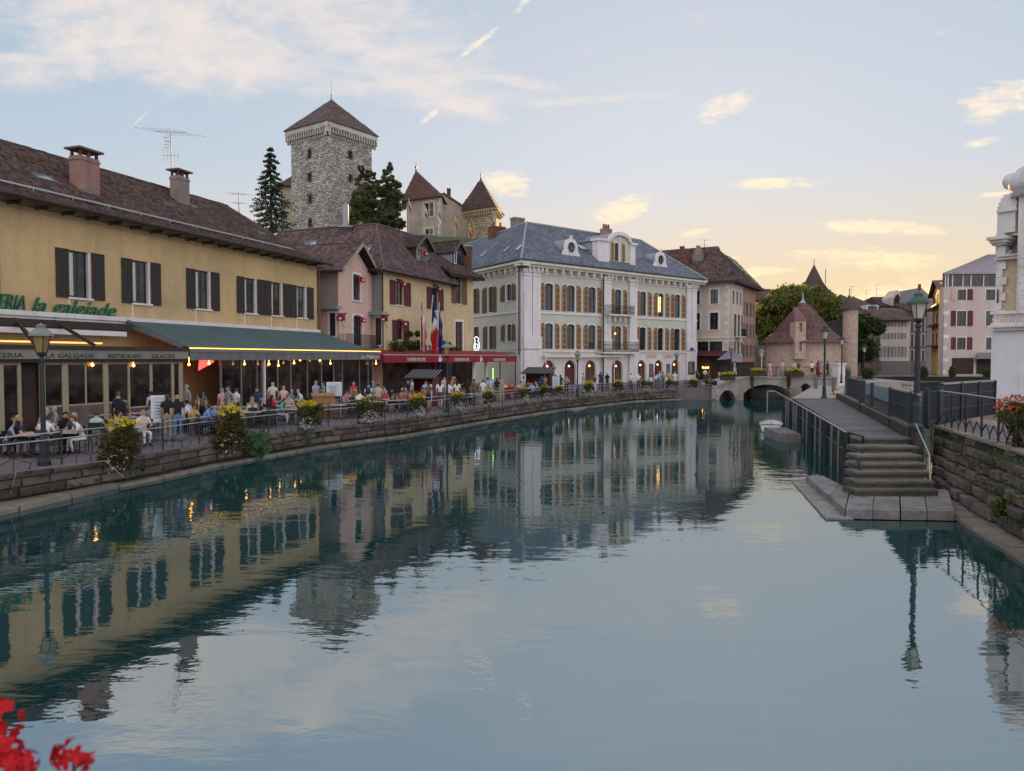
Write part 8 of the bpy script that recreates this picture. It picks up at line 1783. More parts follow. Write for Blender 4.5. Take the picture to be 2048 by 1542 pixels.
# ================================================================== PEOPLE
def limb(a, b, t): return tuple(x + (y - x) * t for x, y in zip(a, b))
def pose(kind):
    """joints of a 1.75 m figure facing -Y; returns (verts, radii, edges, labels)"""
    sit = kind.startswith('sit'); z0 = .50 if sit else .95; lean = {'sit': .06, 'sit_lean': .22, 'sit_back': -.05}.get(kind, .0)
    P = (0, .0, z0); sp = (0, -lean * .45, z0 + .22); ch = (0, -lean * .9, z0 + .42); nk = (0, -lean * 1.15 - .01, z0 + .56); hd = (0, -lean * 1.35 - .03, z0 + .65); ht = (0, -lean * 1.4 - .02, z0 + .76)
    V = [P, sp, ch, nk, hd, ht]; Rr = [(.145, .11), (.125, .095), (.155, .105), (.052, .052), (.078, .088), (.062, .075)]; Ed = [(0, 1), (1, 2), (2, 3), (3, 4), (4, 5)]; Lb = [2, 1, 1, 0, 0]
    for s in (-1, 1):
        sh = (s * .185, ch[1], z0 + .46)
        if kind == 'walk': el = (s * .23, .12 * s + ch[1], z0 + .20); wr = (s * .22, ch[1] - .10 + .14 * s, z0 - .04)
        elif kind == 'phone': el = (s * .24, ch[1] - .05, z0 + .20); wr = (s * .10, ch[1] - .28, z0 + .30)
        elif kind == 'point' and s > 0: el = (s * .33, ch[1] - .22, z0 + .36); wr = (s * .42, ch[1] - .46, z0 + .36)
        elif sit: el = (s * .26, ch[1] - .10, z0 + .20); wr = (s * .14, ch[1] - .34, z0 + .22)
        else: el = (s * .24, ch[1] + .03, z0 + .18); wr = (s * .23, ch[1] - .04, z0 - .07)
        dv = Vector(wr) - Vector(el); hn = tuple(Vector(wr) + dv.normalized() * .085)
        k = len(V); V += [sh, el, wr, hn]; Rr += [(.062, .062), (.042, .042), (.030, .030), (.040, .022)]; Ed += [(2, k), (k, k + 1), (k + 1, k + 2), (k + 2, k + 3)]; Lb += [1, 1, 0 if kind != 'stand' else 0, 0]
        hp = (s * .09, 0, z0 - .04)
        if sit: kn = (s * .11, -.44, z0 + .0); an = (s * .11, -.42 + .05 * s, .10); to = (s * .12, -.56 + .05 * s, .045)
        elif kind == 'walk': kn = (s * .09, -.10 * s - .06, .50); an = (s * .09, -.22 * s + .06, .10 + (.06 if s < 0 else 0)); to = (s * .10, -.22 * s - .10, .045)
        else: kn = (s * .10, -.02, .50); an = (s * .11, .02, .09); to = (s * .13, -.13, .045)
        k = len(V); V += [hp, kn, an, to]; Rr += [(.092, .092), (.062, .062), (.042, .042), (.042, .032)]; Ed += [(0, k), (k, k + 1), (k + 1, k + 2), (k + 2, k + 3)]; Lb += [2, 2, 2, 3]
    return V, Rr, Ed, Lb
def body_mesh(kind, shorts=False, sleeves=False):
    V, Rr, Ed, Lb = pose(kind); me = bpy.data.meshes.new('body_skeleton'); me.from_pydata(V, Ed, []); o = bpy.data.objects.new('body_tmp', me); COL.objects.link(o)
    md = o.modifiers.new('skin', 'SKIN'); md.use_smooth_shade = True
    for i, sv in enumerate(me.skin_vertices[0].data): sv.radius = Rr[i]; sv.use_root = (i == 0)
    sb = o.modifiers.new('sub', 'SUBSURF'); sb.levels = 1; dg = bpy.context.evaluated_depsgraph_get(); m = bpy.data.meshes.new_from_object(o.evaluated_get(dg)); bpy.data.objects.remove(o)
    mb = MB(); mb.v = [tuple(v.co) for v in m.vertices]; mb.f = [tuple(p.vertices) for p in m.polygons]
    segs = [(Vector(V[a]), Vector(V[b]), l, i) for i, ((a, b), l) in enumerate(zip(Ed, Lb))]; mi = []
    for p in m.polygons:
        c = Vector(p.center); best = None; bd = 9
        for a, b, l, i in segs:
            d = b - a; t = max(0, min(1, (c - a).dot(d) / d.length_squared)); dd = (c - a - d * t).length - .3 * Rr[Ed[i][0]][0]
            if dd < bd: bd = dd; best = (l, i, t)
        l, i, t = best
        if i >= 5:
            j = (i - 5) % 8
            if j == 1: l = 1 if (sleeves or t < .55) else 0
            elif j == 2: l = 1 if sleeves else 0
            elif j == 5: l = 2 if (not shorts or t < .75) else 0
            elif j == 6: l = 0 if shorts else 2
        if i == 0: l = 2 if t < .35 else 1
        if i == 3 or i == 4: l = 0
        mi.append(l)
    mb.m = mi
    for s in (0, 1):                                                   # five separate fingers on each hand
        k = 6 + s * 8; w = Vector(V[k + 2]); h = Vector(V[k + 3]); d = (h - w).normalized(); sd_ = Vector((1, 0, 0)); sd_ = (sd_ - d * sd_.dot(d)).normalized(); up = d.cross(sd_); q = Vector((0, -1, 0)) - d * (-d.y); q = q.normalized() if q.length > .1 else up
        for f_, (o_, ln) in enumerate(((-.026, .062), (-.009, .072), (.009, .068), (.025, .052))): a = h + q * o_ - d * .01; b1 = a + d * ln * .55; mb.tube(a, b1, .009, .008, 4, 0); mb.tube(b1, b1 + (d * .7 + sd_ * (-.7 if s else .7)).normalized() * ln * .5, .008, .006, 4, 0)
        a = w + d * .03 + q * .02; mb.tube(a, a + (q + d * .8).normalized() * .06, .011, .008, 4, 0)
    hd = Vector(V[4]); mb.lathe((hd.x, hd.y - .088, hd.z + .0), [(.004, .03), (.014, .0), (.012, -.012), (.003, -.02)], 6, 0)
    for s in (-1, 1): mb.lathe((hd.x + s * .08, hd.y + .005, hd.z), [(.008, -.03), (.016, 0), (.008, .03)], 5, 0); mb.lathe((hd.x + s * .03, hd.y - .078, hd.z + .03), [(.003, -.006), (.009, 0), (.003, .006)], 6, 3)
    mb.add([(hd.x - .022, hd.y - .086, hd.z - .045), (hd.x + .022, hd.y - .086, hd.z - .045), (hd.x + .018, hd.y - .084, hd.z - .054), (hd.x - .018, hd.y - .084, hd.z - .054)], [(0, 1, 2, 3)], 2) if False else None
    me = mb.mesh('body', [M['skin'], M['white'], M['black'], M['black']], smooth=True); return me, Vector(V[4])
for i, c in enumerate(((.50, .30, .21), (.42, .24, .16), (.30, .16, .10))): mat('skin%d' % i, c, .6, .05, 3, fine=0)
M['skin'] = MATS['skin0']
CL_ = {'white': (.70, .70, .72), 'cream': (.62, .56, .46), 'black': (.018, .018, .022), 'navy': (.03, .045, .11), 'grey': (.24, .25, .27), 'dgrey': (.08, .08, .09), 'blue': (.16, .30, .66), 'lblue': (.32, .46, .68), 'denim': (.12, .20, .34), 'teal': (.10, .34, .36), 'green': (.12, .18, .09), 'sage': (.42, .52, .46), 'pink': (.55, .22, .24), 'lpink': (.62, .40, .42), 'red': (.48, .05, .06), 'orange': (.52, .18, .10), 'yellow': (.50, .40, .16), 'olive': (.17, .15, .08), 'khaki': (.34, .28, .20), 'brown': (.15, .09, .065), 'lilac': (.34, .32, .46), 'purple': (.10, .05, .12), 'beige': (.46, .39, .31), 'maroon': (.22, .05, .06), 'peach': (.52, .30, .20), 'check': (.20, .28, .50)}
HAIR = {'b': (.018, .014, .012), 'n': (.07, .038, .022), 'y': (.36, .25, .12), 'g': (.32, .31, .30), 'r': (.14, .05, .03), 'x': None}
cloth = lambda c: mat('cloth_' + c, CL_[c], .9, .12, 5, None, .12, 40, .2, 14)
hairm = lambda c: mat('hair_' + c, HAIR[c], .7, .15, 9)
BM = {}
def getbody(kind, shorts, sl):
    k = (kind, shorts, sl)
    if k not in BM: BM[k] = body_mesh(kind, shorts, sl)
    return BM[k]
def hair_mesh(hd, long_):
    b = MB(); c = Vector((hd.x, hd.y + .012, hd.z + .045)); n = 10; prof = [(.088, -.05), (.096, .0), (.088, .05), (.055, .085), (.004, .098)]; vs = []; fs = []
    for r_, z in prof:
        for i in range(n):
            a = 2 * math.pi * i / n; cut = .30 if (math.sin(a) < -.35 and z < .03) else 1; vs.append((c.x + r_ * .95 * math.cos(a), c.y + r_ * 1.06 * math.sin(a) * cut, c.z + z))
    for k in range(len(prof) - 1): fs += [(k * n + i, k * n + (i + 1) % n, (k + 1) * n + (i + 1) % n, (k + 1) * n + i) for i in range(n)]
    b.add(vs, fs)
    if long_: b.lathe((c.x, c.y + .055, c.z - .30), [(.02, -.04), (.075, .02), (.085, .16), (.07, .30), (.02, .36)], 8, squash=.55)
    return b.mesh('hair', M['skin'], smooth=True)
HM = {}
PID = [0]
def person(loc, kind, rz, top, bot, hair, label, shorts=False, sl=False, scale=1.0, bag=None, hat=False, skin=None, group=None, dress=False):
    r = thing('person', label, 'person', loc, R(rz), group); r.scale = (scale,) * 3; me, hd = getbody(kind, shorts, sl); o = bpy.data.objects.new('body', me); COL.objects.link(o); o.parent = r
    sk = MATS['skin%d' % (skin if skin is not None else random.choice((0, 0, 0, 1, 1, 2)))]
    for i, m in enumerate((sk, cloth(top), cloth(bot), M['black'])): o.material_slots[i].link = 'OBJECT'; o.material_slots[i].material = m
    lg_ = hair.isupper(); h = hair.lower()
    if HAIR.get(h):
        k = (tuple(hd), lg_)
        if k not in HM: HM[k] = hair_mesh(hd, lg_)
        q = bpy.data.objects.new('hair', HM[k]); COL.objects.link(q); q.parent = r; q.material_slots[0].link = 'OBJECT'; q.material_slots[0].material = hairm(h)
    if hat: b = MB(); b.lathe((hd.x, hd.y, hd.z + .08), [(.15, 0), (.10, .015), (.09, .07), (.02, .09)], 10); q = bpy.data.objects.new('hat', b.mesh('hat', cloth('cream'))); COL.objects.link(q); q.parent = r
    if bag: b = MB(); b.lathe((0, .17 if bag != 'navyfront' else -.2, hd.z - .45), [(.06, 0), (.15, .06), (.16, .28), (.12, .38), (.03, .42)], 8, squash=.6); q = bpy.data.objects.new('backpack', b.mesh('backpack', cloth(bag), smooth=True)); COL.objects.link(q); q.parent = r
    if dress: b = MB(); b.lathe((0, -.01, .52), [(.24, 0), (.20, .2), (.15, .42), (.13, .5)], 12, squash=.75); q = bpy.data.objects.new('skirt', b.mesh('skirt', cloth(bot), smooth=True)); COL.objects.link(q); q.parent = r
    return r
# ---- chairs and tables
def mk_chair():
    r = thing('terrace_chair', 'x', 'chair', (0, 0, 0)); b = MB(); b.abox(-.21, .21, -.20, .20, .43, .46); part('seat', b, M['chair_m'], r)
    for x in (-.19, .19):
        for y in (-.18, .19): b = MB(); b.tube((x, y, 0), (x, y, .44 if y < 0 else .86), .015, n=5); part('leg', b, M['chair_m'], r)
    b = MB(); b.abox(-.2, .2, .18, .205, .60, .86); part('backrest', b, M['chair_m'], r); remember(r); return r
def mk_table():
    r = thing('terrace_table', 'x', 'table', (0, 0, 0)); b = MB(); b.abox(-.36, .36, -.36, .36, .71, .74); part('table_top', b, M['pale_table'], r); b = MB(); b.tube((0, 0, .03), (0, 0, .71), .03, n=6); part('pedestal', b, M['chair_m'], r)
    for k in range(3): a = k * 2.09; b = MB(); b.tube((0, 0, .06), (.28 * math.cos(a), .28 * math.sin(a), .015), .018, n=5); part('foot', b, M['chair_m'], r)
    remember(r); return r
CHR, TBL = mk_chair(), mk_table()
# (column, metres beyond the quay edge, pose, facing, top, bottom, hair, words, options)
PL_ = [
 (8, 3.4, 'sit_lean', 80, 'lilac', 'dgrey', 'Y', 'in lilac seated at the far left edge of the terrace', ''), (27, 3.1, 'sit', 95, 'black', 'dgrey', 'y', 'in black with fair hair seated second from the left edge', ''), (46, 3.9, 'sit_lean', -60, 'dgrey', 'black', 'b', 'in dark grey leaning over a table left of the near lamp', ''),
 (86, 2.6, 'sit', 150, 'white', 'beige', 'n', 'in a white shirt seated right behind the near left lamp', 's'), (72, 5.6, 'sit_lean', 70, 'lpink', 'black', 'g', 'in a pink shirt bending forward in the dark doorway', 's'), (113, 6.2, 'sit', -80, 'grey', 'denim', 'g', 'in a grey shirt seated by the glass panel', 's'), (128, 3.4, 'sit', 10, 'black', 'black', 'b', 'in a black printed tee facing the canal', ''),
 (150, 2.7, 'sit', -30, 'dgrey', 'black', 'g', 'with grey hair in dark clothes beside the woman in a white tank top', ''), (165, 2.2, 'sit_lean', -75, 'white', 'white', 'R', 'in a white tank top with long auburn hair', ''), (190, 3.6, 'sit', 165, 'sage', 'khaki', 'n', 'in a pale green tee seen from behind', ''), (216, 2.6, 'sit_lean', 80, 'lilac', 'denim', 'B', 'in a lilac tank top with dark hair', ''),
 (236, 5.2, 'stand', -20, 'black', 'black', 'b', 'waiting at table, dressed in black by the glazed front', 's'), (283, 2.3, 'sit', 20, 'cream', 'white', 'Y', 'with long fair hair in a pale dress beside the white menu board', ''), (334, 2.4, 'stand', 160, 'black', 'khaki', 'n', 'in a black top and khaki trousers reading the menu board', ''), (354, 1.9, 'stand', 190, 'black', 'denim', 'y', 'in a black tee and jeans with fair hair, left hand on hip', ''),
 (384, 3.8, 'sit', 30, 'yellow', 'brown', 'b', 'in a yellow top seated just behind the couple in jeans', ''), (402, 2.6, 'sit_lean', 100, 'blue', 'navy', 'n', 'in a bright blue top bending low over the table', 's'), (427, 2.3, 'sit', 170, 'check', 'beige', 'x', 'broad, in a blue checked shirt seen from the back', 's'), (444, 6.4, 'stand', -30, 'lpink', 'lilac', 'g', 'grey haired in a flowered shirt standing under the green awning', ''), (463, 3.0, 'sit', 100, 'green', 'black', 'N', 'with dark top and green straps beside the blue checked shirt', ''),
 (556, 3.6, 'sit_lean', 70, 'teal', 'white', 'N', 'with brown hair in a turquoise top by the yellow planter', ''), (580, 8.5, 'sit', 60, 'teal', 'dgrey', 'y', 'in a turquoise tee seated deep under the awning', ''), (607, 8.0, 'sit_lean', -70, 'white', 'denim', 'g', 'in a white shirt facing the one in turquoise across a table', 's'), (577, 5.6, 'sit', 0, 'beige', 'brown', 'n', 'in a patterned beige top at a middle table', ''),
 (687, 5.5, 'sit', 60, 'pink', 'dgrey', 'b', 'in a salmon tee right of the framed menu board', ''), (716, 4.5, 'sit_lean', 160, 'white', 'black', 'n', 'in a white tee leaning on a table beside the backpacker', ''), (737, 5.0, 'walk', 170, 'white', 'navy', 'x', 'bald in a white shirt with a navy backpack', 'Bnavy'), (756, 3.2, 'phone', 175, 'beige', 'olive', 'n', 'in a beige vest and olive trousers strolling past the awning end', ''), (771, 9.0, 'sit', -60, 'lblue', 'dgrey', 'n', 'in a light blue shirt at the tavern entrance', 's'), (779, 6.5, 'sit', 90, 'black', 'black', 'b', 'in black by the left end of the red awning', ''), (796, 5.4, 'sit_lean', 80, 'orange', 'black', 'n', 'in an orange top hunched at a tavern table', ''),
 (818, 3.8, 'sit', -70, 'red', 'dgrey', 'n', 'in a red top sitting behind the yellow topped planter', ''), (823, 8.4, 'stand', 120, 'white', 'denim', 'Y', 'with long blonde hair in white near the red kiosk', ''), (857, 3.6, 'walk', 165, 'brown', 'black', 'n', 'in a brownish tee and dark shorts walking away', 'h'), (880, 3.4, 'walk', 175, 'white', 'dgrey', 'B', 'in a white strapped top with a crossbody bag', 'h'), (898, 3.0, 'stand', 160, 'white', 'dgrey', 'n', 'in a plain white top hidden by the central lamp post', ''), (914, 4.0, 'walk', 180, 'white', 'black', 'B', 'in a white tee with a long black ponytail', ''),
 (889, 9.5, 'walk', 10, 'lpink', 'brown', 'n', 'in a pink top coming out under the red awning', ''), (909, 9.0, 'stand', -10, 'grey', 'dgrey', 'G', 'with grey hair standing taller behind the ponytail', ''), (936, 4.6, 'point', 200, 'black', 'black', 'b', 'in a black tee reaching an arm out', ''), (948, 5.5, 'walk', 170, 'khaki', 'olive', 'n', 'with a camouflage backpack among the walkers', 'Bolive'), (966, 3.8, 'stand', 175, 'white', 'sage', 'n', 'in a white tee and pale green trousers', ''), (981, 4.2, 'walk', 185, 'lblue', 'khaki', 'g', 'in a light blue shirt beside the green light tube', ''), (994, 4.6, 'stand', 150, 'black', 'green', 'n', 'in a black tee right of the light blue shirt', ''),
 (1008, 7.5, 'sit', 30, 'white', 'dgrey', 'n', 'in white on the terrace behind the red chairs', ''), (1021, 8.0, 'sit', -20, 'orange', 'brown', 'r', 'in orange at the right end of the red awning', ''), (1040, 7.0, 'sit', 60, 'lilac', 'dgrey', 'N', 'in lilac by the pilaster of the green building', ''), (1064, 5.0, 'sit', -20, 'lblue', 'dgrey', 'n', 'in a light blue shirt facing the canal beside the dark red kiosk', 's'), (1079, 4.6, 'sit_lean', -80, 'lilac', 'navy', 'g', 'bald browed in a lavender shirt on a red chair', 's'), (1091, 6.4, 'stand', 100, 'yellow', 'beige', 'n', 'in a mustard top behind the lavender shirt', ''), (1111, 4.5, 'stand', 170, 'grey', 'navy', 'N', 'in blue grey beside the pale menu board', ''), (1121, 6.5, 'stand', 180, 'black', 'black', 'b', 'tall in black before the second arch', ''),
 (1133, 1.6, 'phone', 5, 'grey', 'black', 'n', 'in a grey cardigan facing the water with black trousers', ''), (1167, 5.0, 'stand', -60, 'lblue', 'white', 'n', 'in pale blue right of the lamp by the green building', ''), (1180, 2.5, 'walk', 170, 'grey', 'dgrey', 'g', 'with grey hair and a dark backpack by the tall planter', 'Bblack'), (1188, 1.9, 'walk', 20, 'purple', 'white', 'N', 'in a dark purple wrap and pale trousers', ''), (1236, 6.0, 'sit', 20, 'black', 'brown', 'n', 'in dark clothes seated before the fourth arch', ''), (1262, 3.6, 'stand', 160, 'white', 'dgrey', 'n', 'small, in white behind the parked bicycles', ''), (1277, 3.0, 'stand', 175, 'white', 'black', 'g', 'large, in a white tee and black trousers by the bicycles', ''), (1297, 4.5, 'stand', 0, 'blue', 'navy', 'n', 'child in blue near the first menu board', 'c'),
 (1326, 5.0, 'stand', -30, 'grey', 'dgrey', 'n', 'in grey between the two chalk boards', ''), (1339, 3.4, 'phone', 30, 'yellow', 'denim', 'n', 'in a yellow tee checking a phone near the last arches', ''), (1350, 2.6, 'walk', 0, 'white', 'white', 'x', 'all in white beside the yellow tee', ''), (1394, 12.0, 'stand', 20, 'dgrey', 'black', 'n', 'in dark grey before the lit shop front', ''), (1410, 10.0, 'phone', -20, 'white', 'dgrey', 'b', 'in a white tee with folded arms at the lit shop', ''), (1418, 11.5, 'stand', 60, 'maroon', 'black', 'n', 'in maroon beside the one with folded arms', '')]
opt_seat = []
for px, d, kd_, rz, tp, bt, hr, words, op in PL_:
    p = street(px, d); base = math.degrees(math.atan2(p.x, p.y)) * -1
    person(tuple(p), kd_, rz + base, tp, bt, hr, 'person ' + words, shorts='h' in op, sl='s' in op, scale=(.66 if 'c' in op else random.uniform(.95, 1.05)), bag=op[1:] if op.startswith('B') else None)
    if kd_.startswith('sit'):
        dup(CHR, tuple(p), R(rz + base), 'dark chair under the person ' + ' '.join(words.split()[:9]), None, 'occupied terrace chairs'); opt_seat.append((p, R(rz + base)))
n = 0
for i, (p, a) in enumerate(opt_seat):
    if i % 2: continue
    q = Vector((p.x + math.sin(a) * .72, p.y - math.cos(a) * .72, p.z)); dup(TBL, tuple(q), a, 'pale square terrace table in front of the person ' + ' '.join(PL_[[k for k, c in enumerate(PL_) if c[2].startswith('sit')][i]][7].split()[:7]), None, 'pale terrace tables')
spots_ = ['left of the green awning pole, front row', 'just right of the green awning pole', 'left of the bright yellow planter', 'nearest the bright yellow planter', 'behind the lectern, middle row', 'deep under the awning behind the lectern', 'right of the lectern near the railing', 'between the framed board and the lilac flowered planter', 'behind the framed menu board', 'by the inner wall corner under the green awning', 'in the brown open bay under the green awning', 'at the left end of the red awning', 'in front of the red kiosk', 'between the white menu board and the first planter', 'just behind the first big planter', 'left of the near street lamp']
for ti, (px, d, rz) in enumerate(((505, 3.2, 10), (522, 5.0, 100), (540, 3.6, -70), (600, 3.4, 0), (620, 4.6, 90), (637, 6.2, 10), (676, 3.2, 20), (700, 3.4, 90), (655, 6.5, 0), (480, 4.4, 15), (492, 6.5, 30), (790, 4.0, 0), (840, 6.8, 20), (300, 3.4, 40), (255, 3.8, 0), (60, 2.6, 0))):
    p = street(px, d); dup(TBL, tuple(p), R(rz), 'free pale table ' + spots_[ti], None, 'free terrace tables')
    for s in (-1, 1): a = R(rz) + (math.pi / 2) * s; q = (p.x + math.sin(a) * -.62, p.y + math.cos(a) * .62, p.z); dup(CHR, q, a, 'empty dark chair %s of the free table %s' % ('left' if s < 0 else 'right', ' '.join(spots_[ti].split()[:8])), None, 'empty terrace chairs')
# the rest of the evening crowd, deeper under the awnings and along the quay
lm = [(250, 'between the first planter and the restaurant glass'), (300, 'behind the white menu board'), (360, 'behind the couple in jeans'), (400, 'in the brown open bay'), (470, 'left of the awning pole'), (520, 'right of the awning pole'), (560, 'behind the yellow planter'), (640, 'behind the lectern'), (700, 'near the framed menu board'), (760, 'at the joint of the green and red awnings'), (800, 'under the left third of the red awning'), (860, 'around the red kiosk'), (920, 'behind the central lamp'), (975, 'under the right third of the red awning'), (1040, 'at the end of the red awning'), (1100, 'before the left arches'), (1200, 'before the middle arches'), (1320, 'before the chalk boards')]
cn = ['white', 'grey', 'navy', 'black', 'lblue', 'beige', 'red', 'olive', 'lpink', 'teal', 'cream', 'brown', 'lilac', 'orange']; words_c = {'lblue': 'pale blue', 'lpink': 'pale pink'}
seen = set(); rc = random.Random(11)
for i in range(64):
    px, wd = lm[i % len(lm)]; px = px + rc.uniform(-18, 18); seated = rc.random() < (.75 if px < 780 else .4) and px < 1060; d = rc.uniform(4.2, 8.6) if px < 780 else rc.uniform(3.0, 9.5); tp = rc.choice(cn); bt = rc.choice(['black', 'navy', 'denim', 'beige', 'dgrey', 'khaki']); hr = rc.choice('bnygNBYR')
    lb = 'person %s in %s, %s hair, %s' % ('seated' if seated else 'standing', words_c.get(tp, tp), {'b': 'black', 'n': 'brown', 'y': 'fair', 'g': 'grey', 'r': 'auburn'}[hr.lower()] + (' long' if hr.isupper() else ' short'), wd)
    if lb in seen: continue
    seen.add(lb); p = street(px, d); a = rc.uniform(0, 360); person(tuple(p), rc.choice(('sit', 'sit_lean', 'sit_back')) if seated else rc.choice(('stand', 'walk', 'phone')), a, tp, bt, hr, lb, scale=rc.uniform(.93, 1.05))
    if seated: dup(CHR, tuple(p), R(a), 'dark chair of the seated person in %s, %s' % (words_c.get(tp, tp), ' '.join(wd.split()[:6])), None, 'occupied terrace chairs')
    if seated and i % 3 == 0: dup(TBL, (p.x + math.sin(R(a)) * .72, p.y - math.cos(R(a)) * .72, p.z), R(a), 'pale table before the seated person in %s, %s' % (words_c.get(tp, tp), ' '.join(wd.split()[:5])), None, 'pale terrace tables')
BRP = [(1440, 92, 'stand', 180, 'lpink', 'brown', 'N', 'in pink with a shoulder bag under the parasol'), (1453, 91, 'stand', 10, 'black', 'black', 'n', 'in black holding a white sheet at the bridge head'), (1461, 90.5, 'stand', 0, 'dgrey', 'black', 'b', 'in dark grey beside the parasol pole'), (1469, 80.5, 'walk', 60, 'lblue', 'cream', 'n', 'in a blue tee and pale trousers stepping onto the bridge'),
 (1540, 76, 'walk', 180, 'beige', 'lpink', 'n', 'in a peach top walking across the bridge, leftmost'), (1565, 78, 'stand', 30, 'lpink', 'lilac', 'n', 'slight, in pale pink in front of the lancet opening'), (1589, 76.5, 'stand', 20, 'cream', 'navy', 'g', 'in cream leaning by the bridge planter'), (1597, 76, 'walk', -60, 'dgrey', 'navy', 'n', 'in dark clothes right of the bridge planter'), (1624, 76, 'stand', 150, 'white', 'black', 'n', 'in a white tee and black shorts on the bridge'), (1636, 77, 'stand', 160, 'maroon', 'maroon', 'n', 'in dark red beside the white tee on the bridge'), (1642, 75.5, 'stand', 100, 'lilac', 'peach', 'b', 'in a pale top and peach skirt left of the tall lamp'), (1673, 78.5, 'stand', 0, 'lpink', 'grey', 'n', 'in pale pink behind the white bridge pier'), (1655, 76, 'walk', 90, 'navy', 'black', 'b', 'in navy just right of the tall lamp')]
for px, Y, kd_, rz, tp, bt, hr, words in BRP:
    z = zdk if Y < 81 and px > 1484 else (1.95 if px < 1484 and Y < 81 else .96); x = xp(px, Y)
    if px == 1469: z = ztop(x)
    person((x, Y, z), kd_, rz, tp, bt, hr, 'person ' + words, shorts=px == 1624, dress=px == 1642, scale=random.uniform(.94, 1.02))
for px, Y, tp, w in ((1492, 92, 'black', 'seated in black at a cafe table by the bridge'), (1502, 93, 'grey', 'seated in grey at a cafe table by the dark stone house')): person((xp(px, Y), Y, .96), 'sit', 80, tp, 'black', 'n', 'person ' + w); dup(CHR, (xp(px, Y), Y, .96), R(80), 'dark chair at the bridge cafe under the person in ' + tp, None, 'occupied terrace chairs')
for r_ in (CHR, TBL):
    for c in list(r_.children): bpy.data.objects.remove(c)
    bpy.data.objects.remove(r_)
# ================================================================== TERRACE THINGS
def easel(px, d, w, h, tilt, m1, m2, label, zb=.5):
    p = street(px, d); r = thing('menu_board', label, 'menu board', tuple(p), R(tilt)); b = MB(); b.abox(-w / 2, w / 2, -.02, .02, zb, zb + h); o = part_local('frame', b, m1, r); b = MB(); b.abox(-w / 2 + .05, w / 2 - .05, -.03, -.021, zb + .05, zb + h - .05); part_local('sheet', b, m2, r)
    for s in (-1, 1): b = MB(); b.tube((s * w * .42, .0, zb + .05), (s * w * .45, .12, 0), .018, n=4); part_local('leg', b, m1, r)
    b = MB()
    for k in range(6): b.abox(-w * .3, w * random.uniform(.1, .3), -.034, -.031, zb + .15 + k * (h - .3) / 6, zb + .17 + k * (h - .3) / 6)
    part_local('print_lines', b, M['dark_let'], r, 'stuff'); return r
def part_local(name, b, m, r, kind=None):
    o = bpy.data.objects.new(name, b.mesh(name, m)); COL.objects.link(o); o.parent = r
    if kind: o['kind'] = kind
    return o
paper = mat('pale_blue_paper', (.50, .56, .62), .6, .04)
easel(320, 2.9, .66, 1.0, 24, M['white'], paper, 'tall white menu board leaning on a stand beside the black clad couple', .75); easel(668, 4.6, .8, .75, 18, M['cream_st'], paper, 'cream framed menu board on a stand above the wooden lectern', 1.1); easel(1112, 3.9, .7, 1.1, 10, M['frame_g'], paper, 'pale menu board held before the first arches of the green building', .6); easel(1002, 4.2, .5, 1.5, 20, M['khaki'] if 'khaki' in M else M['frame_c'], M['frame_c'], 'tall narrow tan board at the right end of the red awning', .1); easel(856, 5.0, .5, 1.0, 5, M['white'], paper, 'small white menu sheet on the red kiosk front', .5)
p = street(648, 4.4); r = thing('wooden_lectern', 'tan timber reception lectern by the bright yellow planter', 'lectern', tuple(p), R(20)); b = MB(); b.abox(-.6, .5, -.3, .3, 0, 1.15); part_local('cabinet', b, M['woodtan'], r); b = MB(); b.add([(-.65, -.35, 1.15), (.55, -.35, 1.15), (.55, .35, 1.3), (-.65, .35, 1.3)], [(0, 1, 2, 3)]); b.abox(-.65, .55, -.35, .35, 1.14, 1.16); part_local('top', b, M['woodtan'], r)
def kiosk(px, d, label, mcol, rz, w=1.7):
    p = street(px, d); r = thing('kiosk', label, 'kiosk', tuple(p), R(rz)); b = MB(); b.abox(-w / 2, w / 2, -.5, .5, 0, 1.0); part_local('counter', b, mcol, r); b = MB(); b.abox(-w / 2, w / 2, .4, .5, 1.0, 1.9); part_local('back_board', b, mcol, r)
    for s in (-1, 1): b = MB(); b.abox(s * w * .48 - .04, s * w * .48 + .04, -.45, .45, 1.0, 1.95); part_local('side_board', b, mcol, r)
    b = MB(); b.add([(-w * .65, -.75, 1.85), (w * .65, -.75, 1.85), (w * .6, .55, 2.35), (-w * .6, .55, 2.35), (-w * .65, -.75, 1.78), (w * .65, -.75, 1.78), (w * .6, .55, 2.28), (-w * .6, .55, 2.28)], [(0, 1, 2, 3), (7, 6, 5, 4), (0, 4, 5, 1), (1, 5, 6, 2), (3, 2, 6, 7), (0, 3, 7, 4)]); part_local('slanted_roof', b, M['sh_dark'], r)
    for k in range(9): t = -w * .6 + w * 1.2 * k / 8; b = MB(); b.add([(t, -.76, 1.87), (t + .07, -.76, 1.87), (t + .07, .5, 2.36), (t, .5, 2.36)], [(0, 1, 2, 3)]); part_local('slat', b, M['frame_g'], r)
kiosk(848, 7.4, 'dark red kiosk with slatted slanted roof under the red awning', M['sh_wine'], -20); kiosk(1079, 8.0, 'dark red kiosk with flat dark roof beside the pale pilaster', M['sh_wine'], -25, 2.2)
for px, d, lb in ((1014, 5.4, 'bright red chair left of the pair under the awning end'), (1024, 5.6, 'bright red chair right of the pair under the awning end')):
    p = street(px, d); r = thing('red_chair', lb, 'chair', tuple(p), R(170)); b = MB(); b.abox(-.25, .25, -.24, .24, .4, .46); part_local('seat', b, M['awn_red'], r); b = MB(); b.abox(-.25, .25, .2, .26, .46, .95); part_local('backrest', b, M['awn_red'], r)
    for x in (-.2, .2):
        for y in (-.2, .2): b = MB(); b.tube((x, y, 0), (x, y, .42), .02, n=4); part_local('leg', b, M['iron'], r)
